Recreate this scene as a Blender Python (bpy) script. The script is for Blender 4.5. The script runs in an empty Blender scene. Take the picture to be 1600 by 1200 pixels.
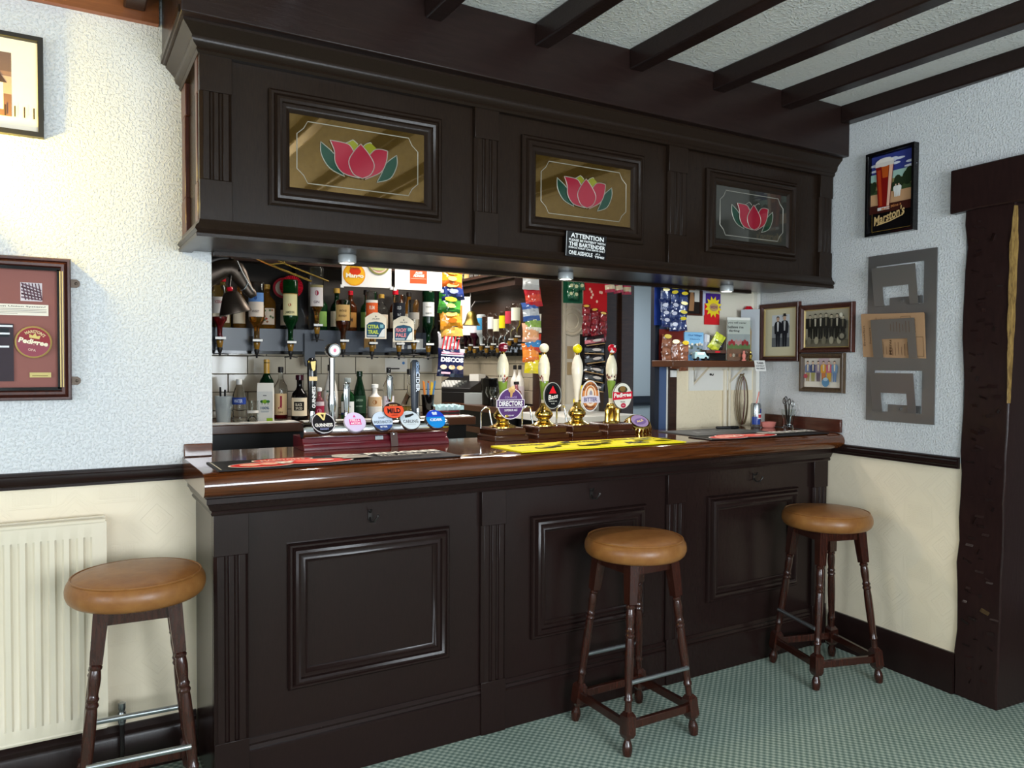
import bpy, bmesh, math, random
from mathutils import Matrix, Vector, Euler
from math import sin, cos, pi, radians, sqrt, atan2
random.seed(7)
S = bpy.context.scene
COL = S.collection

# ------------------------------------------------------------------ camera
cam_d = bpy.data.cameras.new('camera')
cam_d.sensor_fit = 'HORIZONTAL'; cam_d.sensor_width = 36.0
cam_d.lens = 1202.0 / 1600.0 * 36.0
cam_d.clip_start = 0.05; cam_d.clip_end = 60
cam = bpy.data.objects.new('camera', cam_d); COL.objects.link(cam)
cam.matrix_world = Matrix(((0.8622901, 0.0088462, -0.5063374, -0.4154374),
                           (-0.5063892, 0.0250987, -0.8619397, -2.5715615),
                           (0.0050836, 0.9996458, 0.026122, 1.43), (0, 0, 0, 1)))
S.camera = cam
# ------------------------------------------------------------------ light and exposure
S.view_settings.view_transform = 'Standard'
S.view_settings.look = 'None'
S.view_settings.gamma = 1.0
S.view_settings.use_curve_mapping = False
S.view_settings.exposure = 0.0
W = bpy.data.worlds.new('daylight'); S.world = W; W.use_nodes = True
bg = W.node_tree.nodes['Background']
bg.inputs['Color'].default_value = (0.72, 0.84, 1.0, 1); bg.inputs['Strength'].default_value = 1.5
def lamp(name, kind, loc, energy, color, rot=(0, 0, 0), size=None, size_y=None, spot=None, blend=0.5, radius=None, spread=None):
    d = bpy.data.lights.new(name, kind); d.energy = energy; d.color = color
    if kind == 'AREA':
        d.shape = 'RECTANGLE'; d.size = size; d.size_y = size_y or size
        if spread: d.spread = spread
    if kind == 'SPOT':
        d.spot_size = spot; d.spot_blend = blend
    if radius is not None and kind != 'AREA': d.shadow_soft_size = radius
    o = bpy.data.objects.new(name, d); COL.objects.link(o); o.location = loc; o.rotation_euler = rot
    return o
DAY = (0.85, 0.935, 1.0)
lamp('window_daylight', 'AREA', (-1.9, -5.05, 1.55), 58, DAY, (radians(90), 0, 0), 1.7, 1.4)
lamp('window_daylight', 'AREA', (0.9, -5.05, 1.55), 172, DAY, (radians(90), 0, 0), 1.7, 1.4)
lamp('window_daylight', 'AREA', (-3.55, -2.2, 1.55), 55, DAY, (radians(90), 0, radians(-90)), 1.6, 1.4)
lamp('bar_room_light', 'AREA', (1.6, 1.05, 2.36), 32, (1.0, 0.93, 0.84), (0, 0, 0), 0.9, 0.3)
lamp('bar_room_light', 'AREA', (1.9, 2.7, 2.36), 34, (1.0, 0.95, 0.88), (0, 0, 0), 0.6, 1.2)
lamp('passage_light', 'AREA', (4.3, 2.6, 2.36), 30, (0.86, 0.93, 1.0), (0, 0, 0), 0.8, 0.8)

# ------------------------------------------------------------------ helpers
def lin(h):
    h = h.lstrip('#'); out = []
    for i in (0, 2, 4):
        c = int(h[i:i + 2], 16) / 255.0
        out.append(c / 12.92 if c <= 0.04045 else ((c + 0.055) / 1.055) ** 2.4)
    return tuple(out)

def nodes(m): return m.node_tree.nodes, m.node_tree.links
def mat(name, color, rough=0.5, metal=0.0, spec=0.5, coat=0.0, trans=0.0, ior=1.45, emit=None, estr=0.0, alpha=1.0, coat_rough=0.08):
    m = bpy.data.materials.new(name); m.use_nodes = True
    b = m.node_tree.nodes['Principled BSDF']
    c = lin(color) if isinstance(color, str) else color
    b.inputs['Base Color'].default_value = (*c, 1); b.inputs['Roughness'].default_value = rough
    b.inputs['Metallic'].default_value = metal; b.inputs['Specular IOR Level'].default_value = spec
    b.inputs['Coat Weight'].default_value = coat; b.inputs['Coat Roughness'].default_value = coat_rough
    b.inputs['Transmission Weight'].default_value = trans; b.inputs['IOR'].default_value = ior
    b.inputs['Alpha'].default_value = alpha
    if emit:
        b.inputs['Emission Color'].default_value = (*(lin(emit) if isinstance(emit, str) else emit), 1)
        b.inputs['Emission Strength'].default_value = estr
    return m
def N(m, t, **kw):
    n = m.node_tree.nodes.new(t)
    for k, v in kw.items(): setattr(n, k, v)
    return n
def L(m, a, b): m.node_tree.links.new(a, b)
def coords(m, scale=(1, 1, 1), kind='Object', rot=(0, 0, 0)):
    tc = N(m, 'ShaderNodeTexCoord'); mp = N(m, 'ShaderNodeMapping')
    mp.inputs['Scale'].default_value = scale; mp.inputs['Rotation'].default_value = rot
    L(m, tc.outputs[kind], mp.inputs['Vector']); return mp.outputs['Vector']
def noise(m, vec, scale, detail=2, rough=0.5, dist=0.0):
    n = N(m, 'ShaderNodeTexNoise'); n.inputs['Scale'].default_value = scale; n.inputs['Detail'].default_value = detail
    n.inputs['Roughness'].default_value = rough; n.inputs['Distortion'].default_value = dist
    L(m, vec, n.inputs['Vector']); return n.outputs['Fac']
def ramp(m, fac, stops):
    r = N(m, 'ShaderNodeValToRGB'); e = r.color_ramp.elements
    while len(e) < len(stops): e.new(0.5)
    for x, (p, c) in zip(e, stops):
        x.position = p; c = lin(c) if isinstance(c, str) else c; x.color = (*c, 1)
    L(m, fac, r.inputs['Fac']); return r.outputs['Color']
def bump(m, h, strength=0.3, dist=0.002, normal=None):
    b = N(m, 'ShaderNodeBump'); b.inputs['Strength'].default_value = strength; b.inputs['Distance'].default_value = dist
    L(m, h, b.inputs['Height'])
    if normal: L(m, normal, b.inputs['Normal'])
    return b.outputs['Normal']
def bsdf(m): return m.node_tree.nodes['Principled BSDF']
def math_(m, op, a, b=None, c=None):
    n = N(m, 'ShaderNodeMath', operation=op)
    for i, x in enumerate((a, b, c)):
        if x is None: continue
        if isinstance(x, (int, float)): n.inputs[i].default_value = x
        else: L(m, x, n.inputs[i])
    return n.outputs[0]

MT = {}
def wood(name, c0, c1, rough, gscale=(14, 14, 1.2), bstr=0.12, coat=0.0, axis=None, scale=9):
    m = mat(name, c0, rough, coat=coat, spec=(0.22 if name.startswith('canopy') else 0.3) if name.endswith('paint') else 0.5); v = coords(m, gscale)
    f = noise(m, v, scale, 5, 0.6, 0.6); L(m, ramp(m, f, [(0.3, c0), (0.7, c1)]), bsdf(m).inputs['Base Color'])
    L(m, bump(m, f, bstr, 0.002), bsdf(m).inputs['Normal'])
    MT[name] = m; return m
wood('bar_paint', '1f1412', '251816', 0.22, (30, 30, 2.0), 0.10, scale=12)
wood('canopy_lit_paint', '1c130e', '271c14', 0.23, (34, 34, 2.2), 0.22, scale=13)  # the bar's dark paint with warm light tinted into the brown
wood('beam_paint', '1f1412', '271a17', 0.28, (2.0, 14, 14), 0.35, scale=4)
wood('post_paint', '241716', '2c1c1a', 0.2, (14, 14, 3), 0.25, scale=4)
wood('mahogany', '401f0d', '5f3113', 0.11, (1.0, 16, 16), 0.05, coat=0.5, scale=7)
wood('mahogany_dark', '3a1a12', '55281a', 0.2, (1.2, 16, 16), 0.05, coat=0.3, scale=7)
wood('stool_wood', '28110b', '3f1e15', 0.2, (22, 22, 2.0), 0.06, coat=0.3, scale=6)
wood('frame_wood', '3a1d17', '50291f', 0.28, (20, 20, 3), 0.05, scale=6)
wood('frame_bronze', '3f2f22', '5e4a35', 0.35, (20, 20, 3), 0.05, scale=6)
wood('pump_wood', '33180e', '4e2a18', 0.2, (3, 20, 20), 0.05, coat=0.4, scale=6)
wood('back_wood', '2b1a14', '3d271c', 0.3, (2, 14, 14), 0.08, scale=6)
wood('wall_plate_wood', '6a3a1e', '7c4826', 0.35, (2, 16, 16), 0.06, scale=6)

def speck_wall(name, c, amp=0.9, sc=120, rough=0.75):
    m = mat(name, c, rough, spec=0.25); v = coords(m)
    f = noise(m, v, sc, 3, 0.55)
    r = N(m, 'ShaderNodeMapRange'); r.inputs['From Min'].default_value = 0.48; r.inputs['From Max'].default_value = 0.72
    L(m, f, r.inputs['Value'])
    L(m, bump(m, r.outputs['Result'], amp, 0.004), bsdf(m).inputs['Normal'])
    MT[name] = m; return m
speck_wall('woodchip_paint', (0.70, 0.71, 0.72), 0.75, 120)
speck_wall('artex', (0.76, 0.745, 0.72), 0.8, 85)
speck_wall('plain_cream', (0.76, 0.70, 0.58), 0.1, 60)
speck_wall('warm_cream', (0.80, 0.69, 0.49), 0.4, 60)
speck_wall('plain_bluegrey', (0.34, 0.39, 0.43), 0.1, 60)
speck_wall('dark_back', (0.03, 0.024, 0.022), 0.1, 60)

# embossed (anaglypta) dado wallpaper: diamonds, dotted fields, parallel lines
m = mat('embossed_paper', (0.86, 0.745, 0.56), 0.5, spec=0.3); MT['embossed_paper'] = m
tc = N(m, 'ShaderNodeTexCoord'); sp = N(m, 'ShaderNodeSeparateXYZ'); L(m, tc.outputs['Object'], sp.inputs[0])
def fr(x, p, off=0.0): return math_(m, 'SUBTRACT', math_(m, 'FRACT', math_(m, 'ADD', math_(m, 'DIVIDE', x, p), off)), 0.5)
ux, uz = fr(sp.outputs['X'], 0.25), fr(sp.outputs['Z'], 0.25)
vx, vz = fr(sp.outputs['X'], 0.25, 0.5), fr(sp.outputs['Z'], 0.25, 0.5)
dm = math_(m, 'ADD', math_(m, 'ABSOLUTE', ux), math_(m, 'ABSOLUTE', uz))
rings = math_(m, 'MULTIPLY', math_(m, 'GREATER_THAN', math_(m, 'SINE', math_(m, 'MULTIPLY', dm, 95.0)), 0.2), math_(m, 'LESS_THAN', math_(m, 'ABSOLUTE', math_(m, 'SUBTRACT', dm, 0.42)), 0.10))
ros = math_(m, 'MULTIPLY', math_(m, 'GREATER_THAN', math_(m, 'SINE', math_(m, 'MULTIPLY', dm, 60.0)), 0.3), math_(m, 'LESS_THAN', dm, 0.22))
bx_ = math_(m, 'MAXIMUM', math_(m, 'ABSOLUTE', vx), math_(m, 'MULTIPLY', math_(m, 'ABSOLUTE', vz), 1.3))
dots = math_(m, 'MULTIPLY', math_(m, 'GREATER_THAN', math_(m, 'MULTIPLY', math_(m, 'SINE', math_(m, 'MULTIPLY', math_(m, 'ADD', sp.outputs['X'], sp.outputs['Z']), 390.0)), math_(m, 'SINE', math_(m, 'MULTIPLY', math_(m, 'SUBTRACT', sp.outputs['X'], sp.outputs['Z']), 390.0))), 0.15), math_(m, 'LESS_THAN', bx_, 0.22))
brd = math_(m, 'LESS_THAN', math_(m, 'ABSOLUTE', math_(m, 'SUBTRACT', bx_, 0.27)), 0.015)
h = math_(m, 'MAXIMUM', math_(m, 'MAXIMUM', rings, ros), math_(m, 'MAXIMUM', dots, brd))
L(m, bump(m, h, 1.0, 0.004), bsdf(m).inputs['Normal'])

# carpet: small green diaper weave
m = mat('carpet', (0.1, 0.17, 0.15), 0.95, spec=0.1); MT['carpet'] = m
tc = N(m, 'ShaderNodeTexCoord'); sp = N(m, 'ShaderNodeSeparateXYZ')
mp = N(m, 'ShaderNodeMapping'); mp.inputs['Rotation'].default_value = (0, 0, radians(4)); L(m, tc.outputs['Object'], mp.inputs[0]); L(m, mp.outputs[0], sp.inputs[0])
k = 2 * pi / 0.030
sx = math_(m, 'SINE', math_(m, 'MULTIPLY', sp.outputs['X'], k)); sy = math_(m, 'SINE', math_(m, 'MULTIPLY', sp.outputs['Y'], k))
pr = math_(m, 'MULTIPLY', sx, sy)
dg = math_(m, 'SINE', math_(m, 'MULTIPLY', math_(m, 'ADD', sp.outputs['X'], sp.outputs['Y']), k * 1.0))
pat = math_(m, 'ADD', math_(m, 'MULTIPLY', pr, 0.28), math_(m, 'MULTIPLY', dg, 0.10))
fz = noise(m, tc.outputs['Object'], 260, 2)
ls = noise(m, tc.outputs['Object'], 2.2, 3)
tot = math_(m, 'ADD', math_(m, 'ADD', math_(m, 'ADD', pat, 0.5), math_(m, 'MULTIPLY', math_(m, 'SUBTRACT', fz, 0.5), 0.7)), math_(m, 'MULTIPLY', math_(m, 'SUBTRACT', ls, 0.5), 0.25))
L(m, ramp(m, tot, [(0.22, '65786f'), (0.5, '8b9e93'), (0.8, 'c2cbbd')]), bsdf(m).inputs['Base Color'])
L(m, bump(m, fz, 0.6, 0.003), bsdf(m).inputs['Normal'])

# tan vinyl
m = mat('tan_vinyl', '7a5028', 0.36); MT['tan_vinyl'] = m
v = coords(m); f = noise(m, v, 26, 4, 0.6); f2 = noise(m, v, 300, 2)
L(m, ramp(m, f, [(0.3, '7e4f26'), (0.7, '906132')]), bsdf(m).inputs['Base Color'])
L(m, bump(m, math_(m, 'ADD', f, math_(m, 'MULTIPLY', f2, 0.25)), 0.18, 0.004), bsdf(m).inputs['Normal'])
# brushed steel
m = mat('brushed_steel', '8d8a88', 0.36, metal=0.72); MT['brushed_steel'] = m
f = noise(m, coords(m, (2, 2, 260)), 3, 2); L(m, bump(m, f, 0.08, 0.0005), bsdf(m).inputs['Normal'])
# stained glass: amber backed glass
m = mat('amber_glass', '6a4d1c', 0.035, metal=0.75, coat=0.6, coat_rough=0.02); MT['amber_glass'] = m
f = noise(m, coords(m), 55, 3, 0.6, 0.8); L(m, ramp(m, f, [(0.3, '6a4f1e'), (0.75, '755a28')]), bsdf(m).inputs['Base Color'])
L(m, bump(m, f, 0.012, 0.002), bsdf(m).inputs['Normal'])
MT['dim_reflection_glass'] = mat('dim_reflection_glass', '4b4a44', 0.06, metal=0.5, coat=0.6, coat_rough=0.02)  # third pane: a darker reflection put into the glass colour
MT['red_glass'] = mat('red_glass', '9a1f33', 0.12, metal=0.25, coat=0.6)
MT['green_glass_leaf'] = mat('green_glass_leaf', '123d2c', 0.12, metal=0.25, coat=0.6)
MT['lime_glass'] = mat('lime_glass', '8a8a20', 0.12, metal=0.25, coat=0.6)
MT['lead'] = mat('lead', '9d998e', 0.4, metal=0.3)
MT['lead_came'] = MT['lead']
for nm, c, r, me in [('brass', 'd6b866', 0.16, 1.0), ('chrome', 'd9dcdf', 0.08, 1.0), ('steel', 'a9aeb0', 0.25, 0.9), ('dull_brass', '75622f', 0.32, 0.9), ('iron', '3a3634', 0.3, 0.7),
                     ('gilt', 'c9b078', 0.4, 0.5), ('bronze_bell', '4a4038', 0.38, 0.8)]:
    MT[nm] = mat(nm, c, r, metal=me)
for nm, c, r in [('black_gloss', '0c0b0c', 0.12), ('black', '121011', 0.5), ('white_plastic', 'e6e5e0', 0.35), ('white_paint', 'e2dfd6', 0.4), ('cream_paint', 'dcd1ba', 0.35), ('ceramic', 'e9e0c4', 0.12),
                 ('ceramic_white', 'efe8da', 0.12), ('maroon', '5e1a22', 0.22), ('leather_brown', '4a322a', 0.45), ('slate_blue', '2f3540', 0.3), ('cork', 'b08a52', 0.7), ('foil_gold', 'b58d3a', 0.3),
                 ('yellow_gloss', 'f0dc14', 0.2), ('red_gloss', 'c3182a', 0.2), ('burgundy_gloss', '7d1327', 0.15), ('pink_plastic', 'd98478', 0.4), ('cloth_white', 'dcd9d2', 0.9), ('cloth_teal', 'a9c9cf', 0.9),
                 ('blue_paint', '46597c', 0.35), ('navy_paint', '1d222c', 0.3), ('kraft', 'b38a64', 0.8), ('amber_liquid', '8a6422', 0.1), ('dark_red', '5d1a1e', 0.4), ('tile_glaze', 'b3a68f', 0.12),
                 ('grout', '2c2723', 0.8), ('rail_metal', 'c4bfae', 0.3), ('rust_card', '5f241b', 0.5), ('shelf_brown', '4e2f1e', 0.3), ('green_stem', '1f4a2a', 0.5), ('grey_mat', '4c4d4c', 0.5), ('coax', '7d6a4c', 0.5), ('pale_grey', 'b4b8bd', 0.4)]:
    MT[nm] = mat(nm, c, r)
MT['tile_glaze'] = mat('tile_glaze', 'beb29c', 0.10)
for nm, c, tr, r in [('clear_glass', 'f4f8f6', 1.0, 0.02), ('green_glass', '1f6a35', 0.85, 0.04), ('dark_green_glass', '10331d', 0.6, 0.05), ('amber_bottle', 'd99a3a', 0.9, 0.03), ('brown_bottle', '6b3312', 0.7, 0.04),
                     ('black_bottle', '0c0a0a', 0.0, 0.08), ('pale_gold', 'e9c873', 0.9, 0.03), ('pink_glass', 'd98a93', 0.8, 0.05), ('red_liquid', '8c1f22', 0.5, 0.05), ('plum_bottle', '3a1420', 0.3, 0.06),
                     ('frosted', 'dfe6e6', 0.6, 0.35), ('olive_oil', 'b7a03a', 0.8, 0.04)]:
    MT[nm] = mat(nm, c, r, trans=tr, ior=1.3)
MT['thin_glass'] = mat('thin_glass', 'f4f8f8', 0.03, trans=1.0, ior=1.12)
MT['silver_paint'] = mat('silver_paint', 'c4c8ca', 0.3, metal=0.35)
wood('bare_wood', '5a4020', 'b08e50', 0.45, (40, 40, 8), 0.2, scale=3)
MT['white_bottle'] = mat('white_bottle', 'e4dfd6', 0.2)
MT['picture_glass'] = mat('picture_glass', 'ffffff', 0.02, trans=1.0, ior=1.05)
MT['bulb'] = mat('bulb', 'fff0c8', 0.4, emit=(1.0, 0.72, 0.35), estr=25)
MT['spot_lens'] = mat('spot_lens', 'ffffff', 0.3, emit=(1.0, 0.95, 0.86), estr=9)
def printmat(name, rough, coat=0.0):
    m = mat(name, 'ffffff', rough, coat=coat, spec=0.4 if coat else 0.15); a = N(m, 'ShaderNodeAttribute'); a.attribute_name = 'Col'
    L(m, a.outputs['Color'], bsdf(m).inputs['Base Color']); MT[name] = m; return m
printmat('print', 0.5); printmat('print_gloss', 0.18, 0.3); printmat('foil_print', 0.16, 0.7)

# ------------------------------------------------------------------ mesh builder
_fc = {}
def text_mesh(s, bold):
    key = (s, bold)
    if key not in _fc:
        c = bpy.data.curves.new('t', 'FONT'); c.body = s; c.size = 1; c.offset = bold; c.resolution_u = 2
        o = bpy.data.objects.new('t', c)
        me = bpy.data.meshes.new_from_object(o)
        _fc[key] = ([v.co.copy() for v in me.vertices], [tuple(p.vertices) for p in me.polygons])
        bpy.data.objects.remove(o); bpy.data.curves.remove(c); bpy.data.meshes.remove(me)
    return _fc[key]

class MB:
    def __init__(s):
        s.v = []; s.f = []; s.m = []; s.c = []; s.M = Matrix.Identity(4); s.lay = 0.0; s.mat = 0; s.col = (1, 1, 1)
    def add(s, vs, fs, col=None):
        b = len(s.v); s.v += [s.M @ Vector(p) for p in vs]
        for f in fs:
            s.f.append([b + i for i in f]); s.m.append(s.mat); s.c.append(col or s.col)
        return s
    def box(s, a, b, col=None):
        x0, y0, z0 = a; x1, y1, z1 = b
        return s.add([(x0, y0, z0), (x1, y0, z0), (x1, y1, z0), (x0, y1, z0), (x0, y0, z1), (x1, y0, z1), (x1, y1, z1), (x0, y1, z1)],
                     [(0, 3, 2, 1), (4, 5, 6, 7), (0, 1, 5, 4), (1, 2, 6, 5), (2, 3, 7, 6), (3, 0, 4, 7)], col)
    def frustum(s, a0, b0, z0, a1, b1, z1):
        # rectangle (x0,y0)-(x1,y1) at z0 to rectangle at z1
        (x0, y0), (x1, y1) = a0, b0; (p0, q0), (p1, q1) = a1, b1
        return s.add([(x0, y0, z0), (x1, y0, z0), (x1, y1, z0), (x0, y1, z0), (p0, q0, z1), (p1, q0, z1), (p1, q1, z1), (p0, q1, z1)],
                     [(0, 3, 2, 1), (4, 5, 6, 7), (0, 1, 5, 4), (1, 2, 6, 5), (2, 3, 7, 6), (3, 0, 4, 7)])
    def prism(s, poly, y0, y1, col=None):
        # polygon in local xz extruded along y, y0 front
        n = len(poly); vs = [(x, y0, z) for x, z in poly] + [(x, y1, z) for x, z in poly]
        fs = [tuple(range(n)), tuple(range(2 * n - 1, n - 1, -1))] + [(i, i + n, (i + 1) % n + n, (i + 1) % n) for i in range(n)]
        return s.add(vs, fs, col)
    def prismz(s, poly, z0, z1, col=None):
        n = len(poly); vs = [(x, y, z0) for x, y in poly] + [(x, y, z1) for x, y in poly]
        fs = [tuple(range(n - 1, -1, -1)), tuple(range(n, 2 * n))] + [(i, (i + 1) % n, (i + 1) % n + n, i + n) for i in range(n)]
        return s.add(vs, fs, col)
    def lathe(s, prof, seg=16, c=(0, 0, 0), axis='z', col=None, sx=1, sy=1, cap=True):
        vs = []; fs = []; n = len(prof)
        for r, z in prof:
            for k in range(seg):
                a = 2 * pi * k / seg; p = (r * cos(a) * sx, r * sin(a) * sy, z)
                if axis == 'y': p = (p[0], -p[2], p[1])     # z of profile goes toward -y
                if axis == 'x': p = (p[2], p[0], p[1])
                vs.append((p[0] + c[0], p[1] + c[1], p[2] + c[2]))
        for i in range(n - 1):
            for k in range(seg):
                k2 = (k + 1) % seg; fs.append((i * seg + k, i * seg + k2, (i + 1) * seg + k2, (i + 1) * seg + k))
        if cap:
            if prof[0][0] > 1e-6: fs.append(tuple(range(seg - 1, -1, -1)))
            if prof[-1][0] > 1e-6: fs.append(tuple((n - 1) * seg + k for k in range(seg)))
        return s.add(vs, fs, col)
    def tube(s, pts, r, seg=8, col=None, closed=False):
        pts = [Vector(p) for p in pts]; n = len(pts); vs = []; fs = []
        up = Vector((0, 0, 1)); prevu = None
        for i, p in enumerate(pts):
            if closed: d = pts[(i + 1) % n] - pts[i - 1]
            else: d = pts[min(i + 1, n - 1)] - pts[max(i - 1, 0)]
            d.normalize()
            u = prevu - d * prevu.dot(d) if prevu else (up.cross(d) if abs(d.z) < 0.95 else Vector((1, 0, 0)).cross(d))
            if u.length < 1e-6: u = Vector((1, 0, 0)).cross(d)
            u.normalize(); w = d.cross(u); prevu = u
            rr = r[i] if isinstance(r, (list, tuple)) else r
            for k in range(seg):
                a = 2 * pi * k / seg; vs.append(p + u * (rr * cos(a)) + w * (rr * sin(a)))
        for i in range(n if closed else n - 1):
            j = (i + 1) % n
            for k in range(seg):
                k2 = (k + 1) % seg; fs.append((i * seg + k, i * seg + k2, j * seg + k2, j * seg + k))
        if not closed: fs += [tuple(range(seg - 1, -1, -1)), tuple((n - 1) * seg + k for k in range(seg))]
        return s.add(vs, fs, col)
    def loft(s, rings, col=None):
        # rings: list of (center, (ax vec), (bx vec)) ellipses
        seg = 16; vs = []; fs = []
        for c, a, b in rings:
            c, a, b = Vector(c), Vector(a), Vector(b)
            for k in range(seg): vs.append(c + a * cos(2 * pi * k / seg) + b * sin(2 * pi * k / seg))
        n = len(rings)
        for i in range(n - 1):
            for k in range(seg):
                k2 = (k + 1) % seg; fs.append((i * seg + k, i * seg + k2, (i + 1) * seg + k2, (i + 1) * seg + k))
        fs += [tuple(range(seg - 1, -1, -1)), tuple((n - 1) * seg + k for k in range(seg))]
        return s.add(vs, fs, col)
    def sweep(s, path, prof, outs):
        # mitred profile: path points (x,y), outs: outward offset dirs per point, prof: list of (o,z)
        n = len(prof); vs = []; fs = []
        for (x, y), (ox, oy) in zip(path, outs):
            for o, z in prof: vs.append((x + ox * o, y + oy * o, z))
        for i in range(len(path) - 1):
            for k in range(n - 1): fs.append((i * n + k, i * n + k + 1, (i + 1) * n + k + 1, (i + 1) * n + k))
        fs.append(tuple(range(n))); fs.append(tuple((len(path) - 1) * n + k for k in range(n - 1, -1, -1)))
        return s.add(vs, fs)
    def frame(s, x0, x1, z0, z1, y, prof):
        # rectangular picture-frame moulding, prof: (inward distance, height toward -y)
        vs = []; fs = []; n = len(prof)
        for d, h in prof:
            vs += [(x0 + d, y - h, z0 + d), (x1 - d, y - h, z0 + d), (x1 - d, y - h, z1 - d), (x0 + d, y - h, z1 - d)]
        for i in range(n - 1):
            for k in range(4):
                k2 = (k + 1) % 4; fs.append((i * 4 + k, i * 4 + k2, (i + 1) * 4 + k2, (i + 1) * 4 + k))
        return s.add(vs, fs)
    # ---- flat print in local xz, facing -y; each call lies a hair above the last
    def flat(s, poly, col, y=0.0):
        s.lay += 0.00035; yy = y - s.lay
        return s.add([(x, yy, z) for x, z in poly], [tuple(range(len(poly)))], lin(col) if isinstance(col, str) else col)
    def rect(s, x0, z0, x1, z1, col): return s.flat([(x0, z0), (x1, z0), (x1, z1), (x0, z1)], col)
    def oval(s, cx, cz, rx, rz, col, n=24, a0=0.0, a1=2 * pi): return s.flat([(cx + rx * cos(a0 + (a1 - a0) * k / n), cz + rz * sin(a0 + (a1 - a0) * k / n)) for k in range(n if a1 - a0 > 6.2 else n + 1)], col)
    def text(s, t, cx, cz, w=None, h=None, col='ffffff', bold=0.02, shear=0.0, rot=0.0, arc=None, wrap=None):
        # fitted into a w by h box centred on (cx,cz); arc=(radius, up) bends it; wrap=R wraps it on a cylinder
        vs, fs = text_mesh(t, bold)
        if not vs: return s
        xs = [v.x for v in vs]; zs = [v.y for v in vs]; bw = max(xs) - min(xs); bh = max(zs) - min(zs)
        sx = (w / bw) if w else None; sz = (h / bh) if h else None
        if sx is None: sx = sz
        if sz is None: sz = sx
        mx, mz = (max(xs) + min(xs)) / 2, (max(zs) + min(zs)) / 2
        s.lay += 0.00035; out = []
        for v in vs:
            x, z = (v.x - mx) * sx, (v.y - mz) * sz; x += shear * z
            if arc:
                R, up = arc
                a = x / R
                if up: x, z = (R + z) * sin(a), (R + z) * cos(a) - R
                else: x, z = (R - z) * sin(a), R - (R - z) * cos(a)
            if rot: x, z = x * cos(rot) - z * sin(rot), x * sin(rot) + z * cos(rot)
            x += cx; z += cz
            if wrap: out.append(((wrap + s.lay) * sin(x / wrap), -(wrap + s.lay) * cos(x / wrap), z))
            else: out.append((x, -s.lay, z))
        return s.add(out, fs, lin(col) if isinstance(col, str) else col)
    def wraprect(s, R, a0, a1, z0, z1, col, n=10, lift=None):
        # band of a cylinder label centred on -y
        s.lay += 0.00035; r = R + s.lay
        vs = []; fs = []
        for k in range(n + 1):
            a = a0 + (a1 - a0) * k / n
            vs += [(r * sin(a), -r * cos(a), z0), (r * sin(a), -r * cos(a), z1)]
        for k in range(n): fs.append((2 * k, 2 * k + 2, 2 * k + 3, 2 * k + 1))
        return s.add(vs, fs, lin(col) if isinstance(col, str) else col)
    def build(s, name, mats, parent=None, bev=0.0, angle=40, kind=None, label=None):
        me = bpy.data.meshes.new(name); me.from_pydata([tuple(v) for v in s.v], [], s.f)
        if isinstance(mats, str): mats = [mats]
        for x in mats: me.materials.append(MT[x])
        me.polygons.foreach_set('material_index', s.m)
        if any(x.startswith(('print', 'foil_print')) for x in mats):
            a = me.color_attributes.new('Col', 'FLOAT_COLOR', 'CORNER'); buf = []
            for p, c in zip(s.f, s.c): buf += [c[0], c[1], c[2], 1.0] * len(p)
            a.data.foreach_set('color', buf)
        me.polygons.foreach_set('use_smooth', [True] * len(me.polygons))
        me.update()
        me.set_sharp_from_angle(angle=radians(angle))
        o = bpy.data.objects.new(name, me); COL.objects.link(o)
        if parent: o.parent = parent
        if bev:
            b = o.modifiers.new('bevel', 'BEVEL'); b.width = bev; b.segments = 2; b.limit_method = 'ANGLE'; b.angle_limit = radians(40); b.harden_normals = False
        if kind: o['kind'] = kind
        if label: o['label'] = label
        return o

def tag(o, label, cat, group=None):
    o['label'] = label; o['category'] = cat
    if group: o['group'] = group
    return o
def thing(name, label, cat, loc=(0, 0, 0), rz=0.0, group=None, rot=None):
    o = bpy.data.objects.new(name, None); COL.objects.link(o); o.empty_display_size = 0.05
    o.location = loc; o.rotation_euler = rot if rot else (0, 0, rz)
    return tag(o, label, cat, group)
def struct(o): o['kind'] = 'structure'; return o
def copy_tree(o, parent=None):
    c = o.copy(); COL.objects.link(c); c.parent = parent
    for ch in o.children: copy_tree(ch, c)
    return c
# the right-hand wall leans away by four degrees; things on it share this turn
WALL_RZ = radians(-94.05)
def on_right(y, z, off=0.0):  # a point on the right wall at depth y, off metres proud of it
    return (2.992 + 0.0708 * y - off * 0.9975, y + off * 0.0706, z)
# ================================================================== THE ROOM
# floor
mb = MB(); mb.box((-3.6, -5.1, -0.06), (5.6, 5.2, 0.0)); struct(mb.build('floor', 'carpet'))
# ceilings
mb = MB(); mb.box((-3.6, -5.1, 2.71), (4.4, 0.40, 2.80)); struct(mb.build('ceiling', 'artex'))
mb = MB(); mb.box((-0.3, 0.53, 2.40), (5.6, 5.2, 2.50)); struct(mb.build('ceiling_bar_room', 'plain_cream'))
# left wall: painted woodchip above the dado, embossed paper below
mb = MB(); mb.box((-3.6, 0.40, 1.03), (0.062, 0.53, 2.72)); wl = struct(mb.build('wall_left', 'woodchip_paint'))
mb = MB(); mb.box((-3.6, 0.40, 0.0), (0.03, 0.53, 1.03)); mb.build('embossed_wallpaper', 'embossed_paper', wl)
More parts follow.
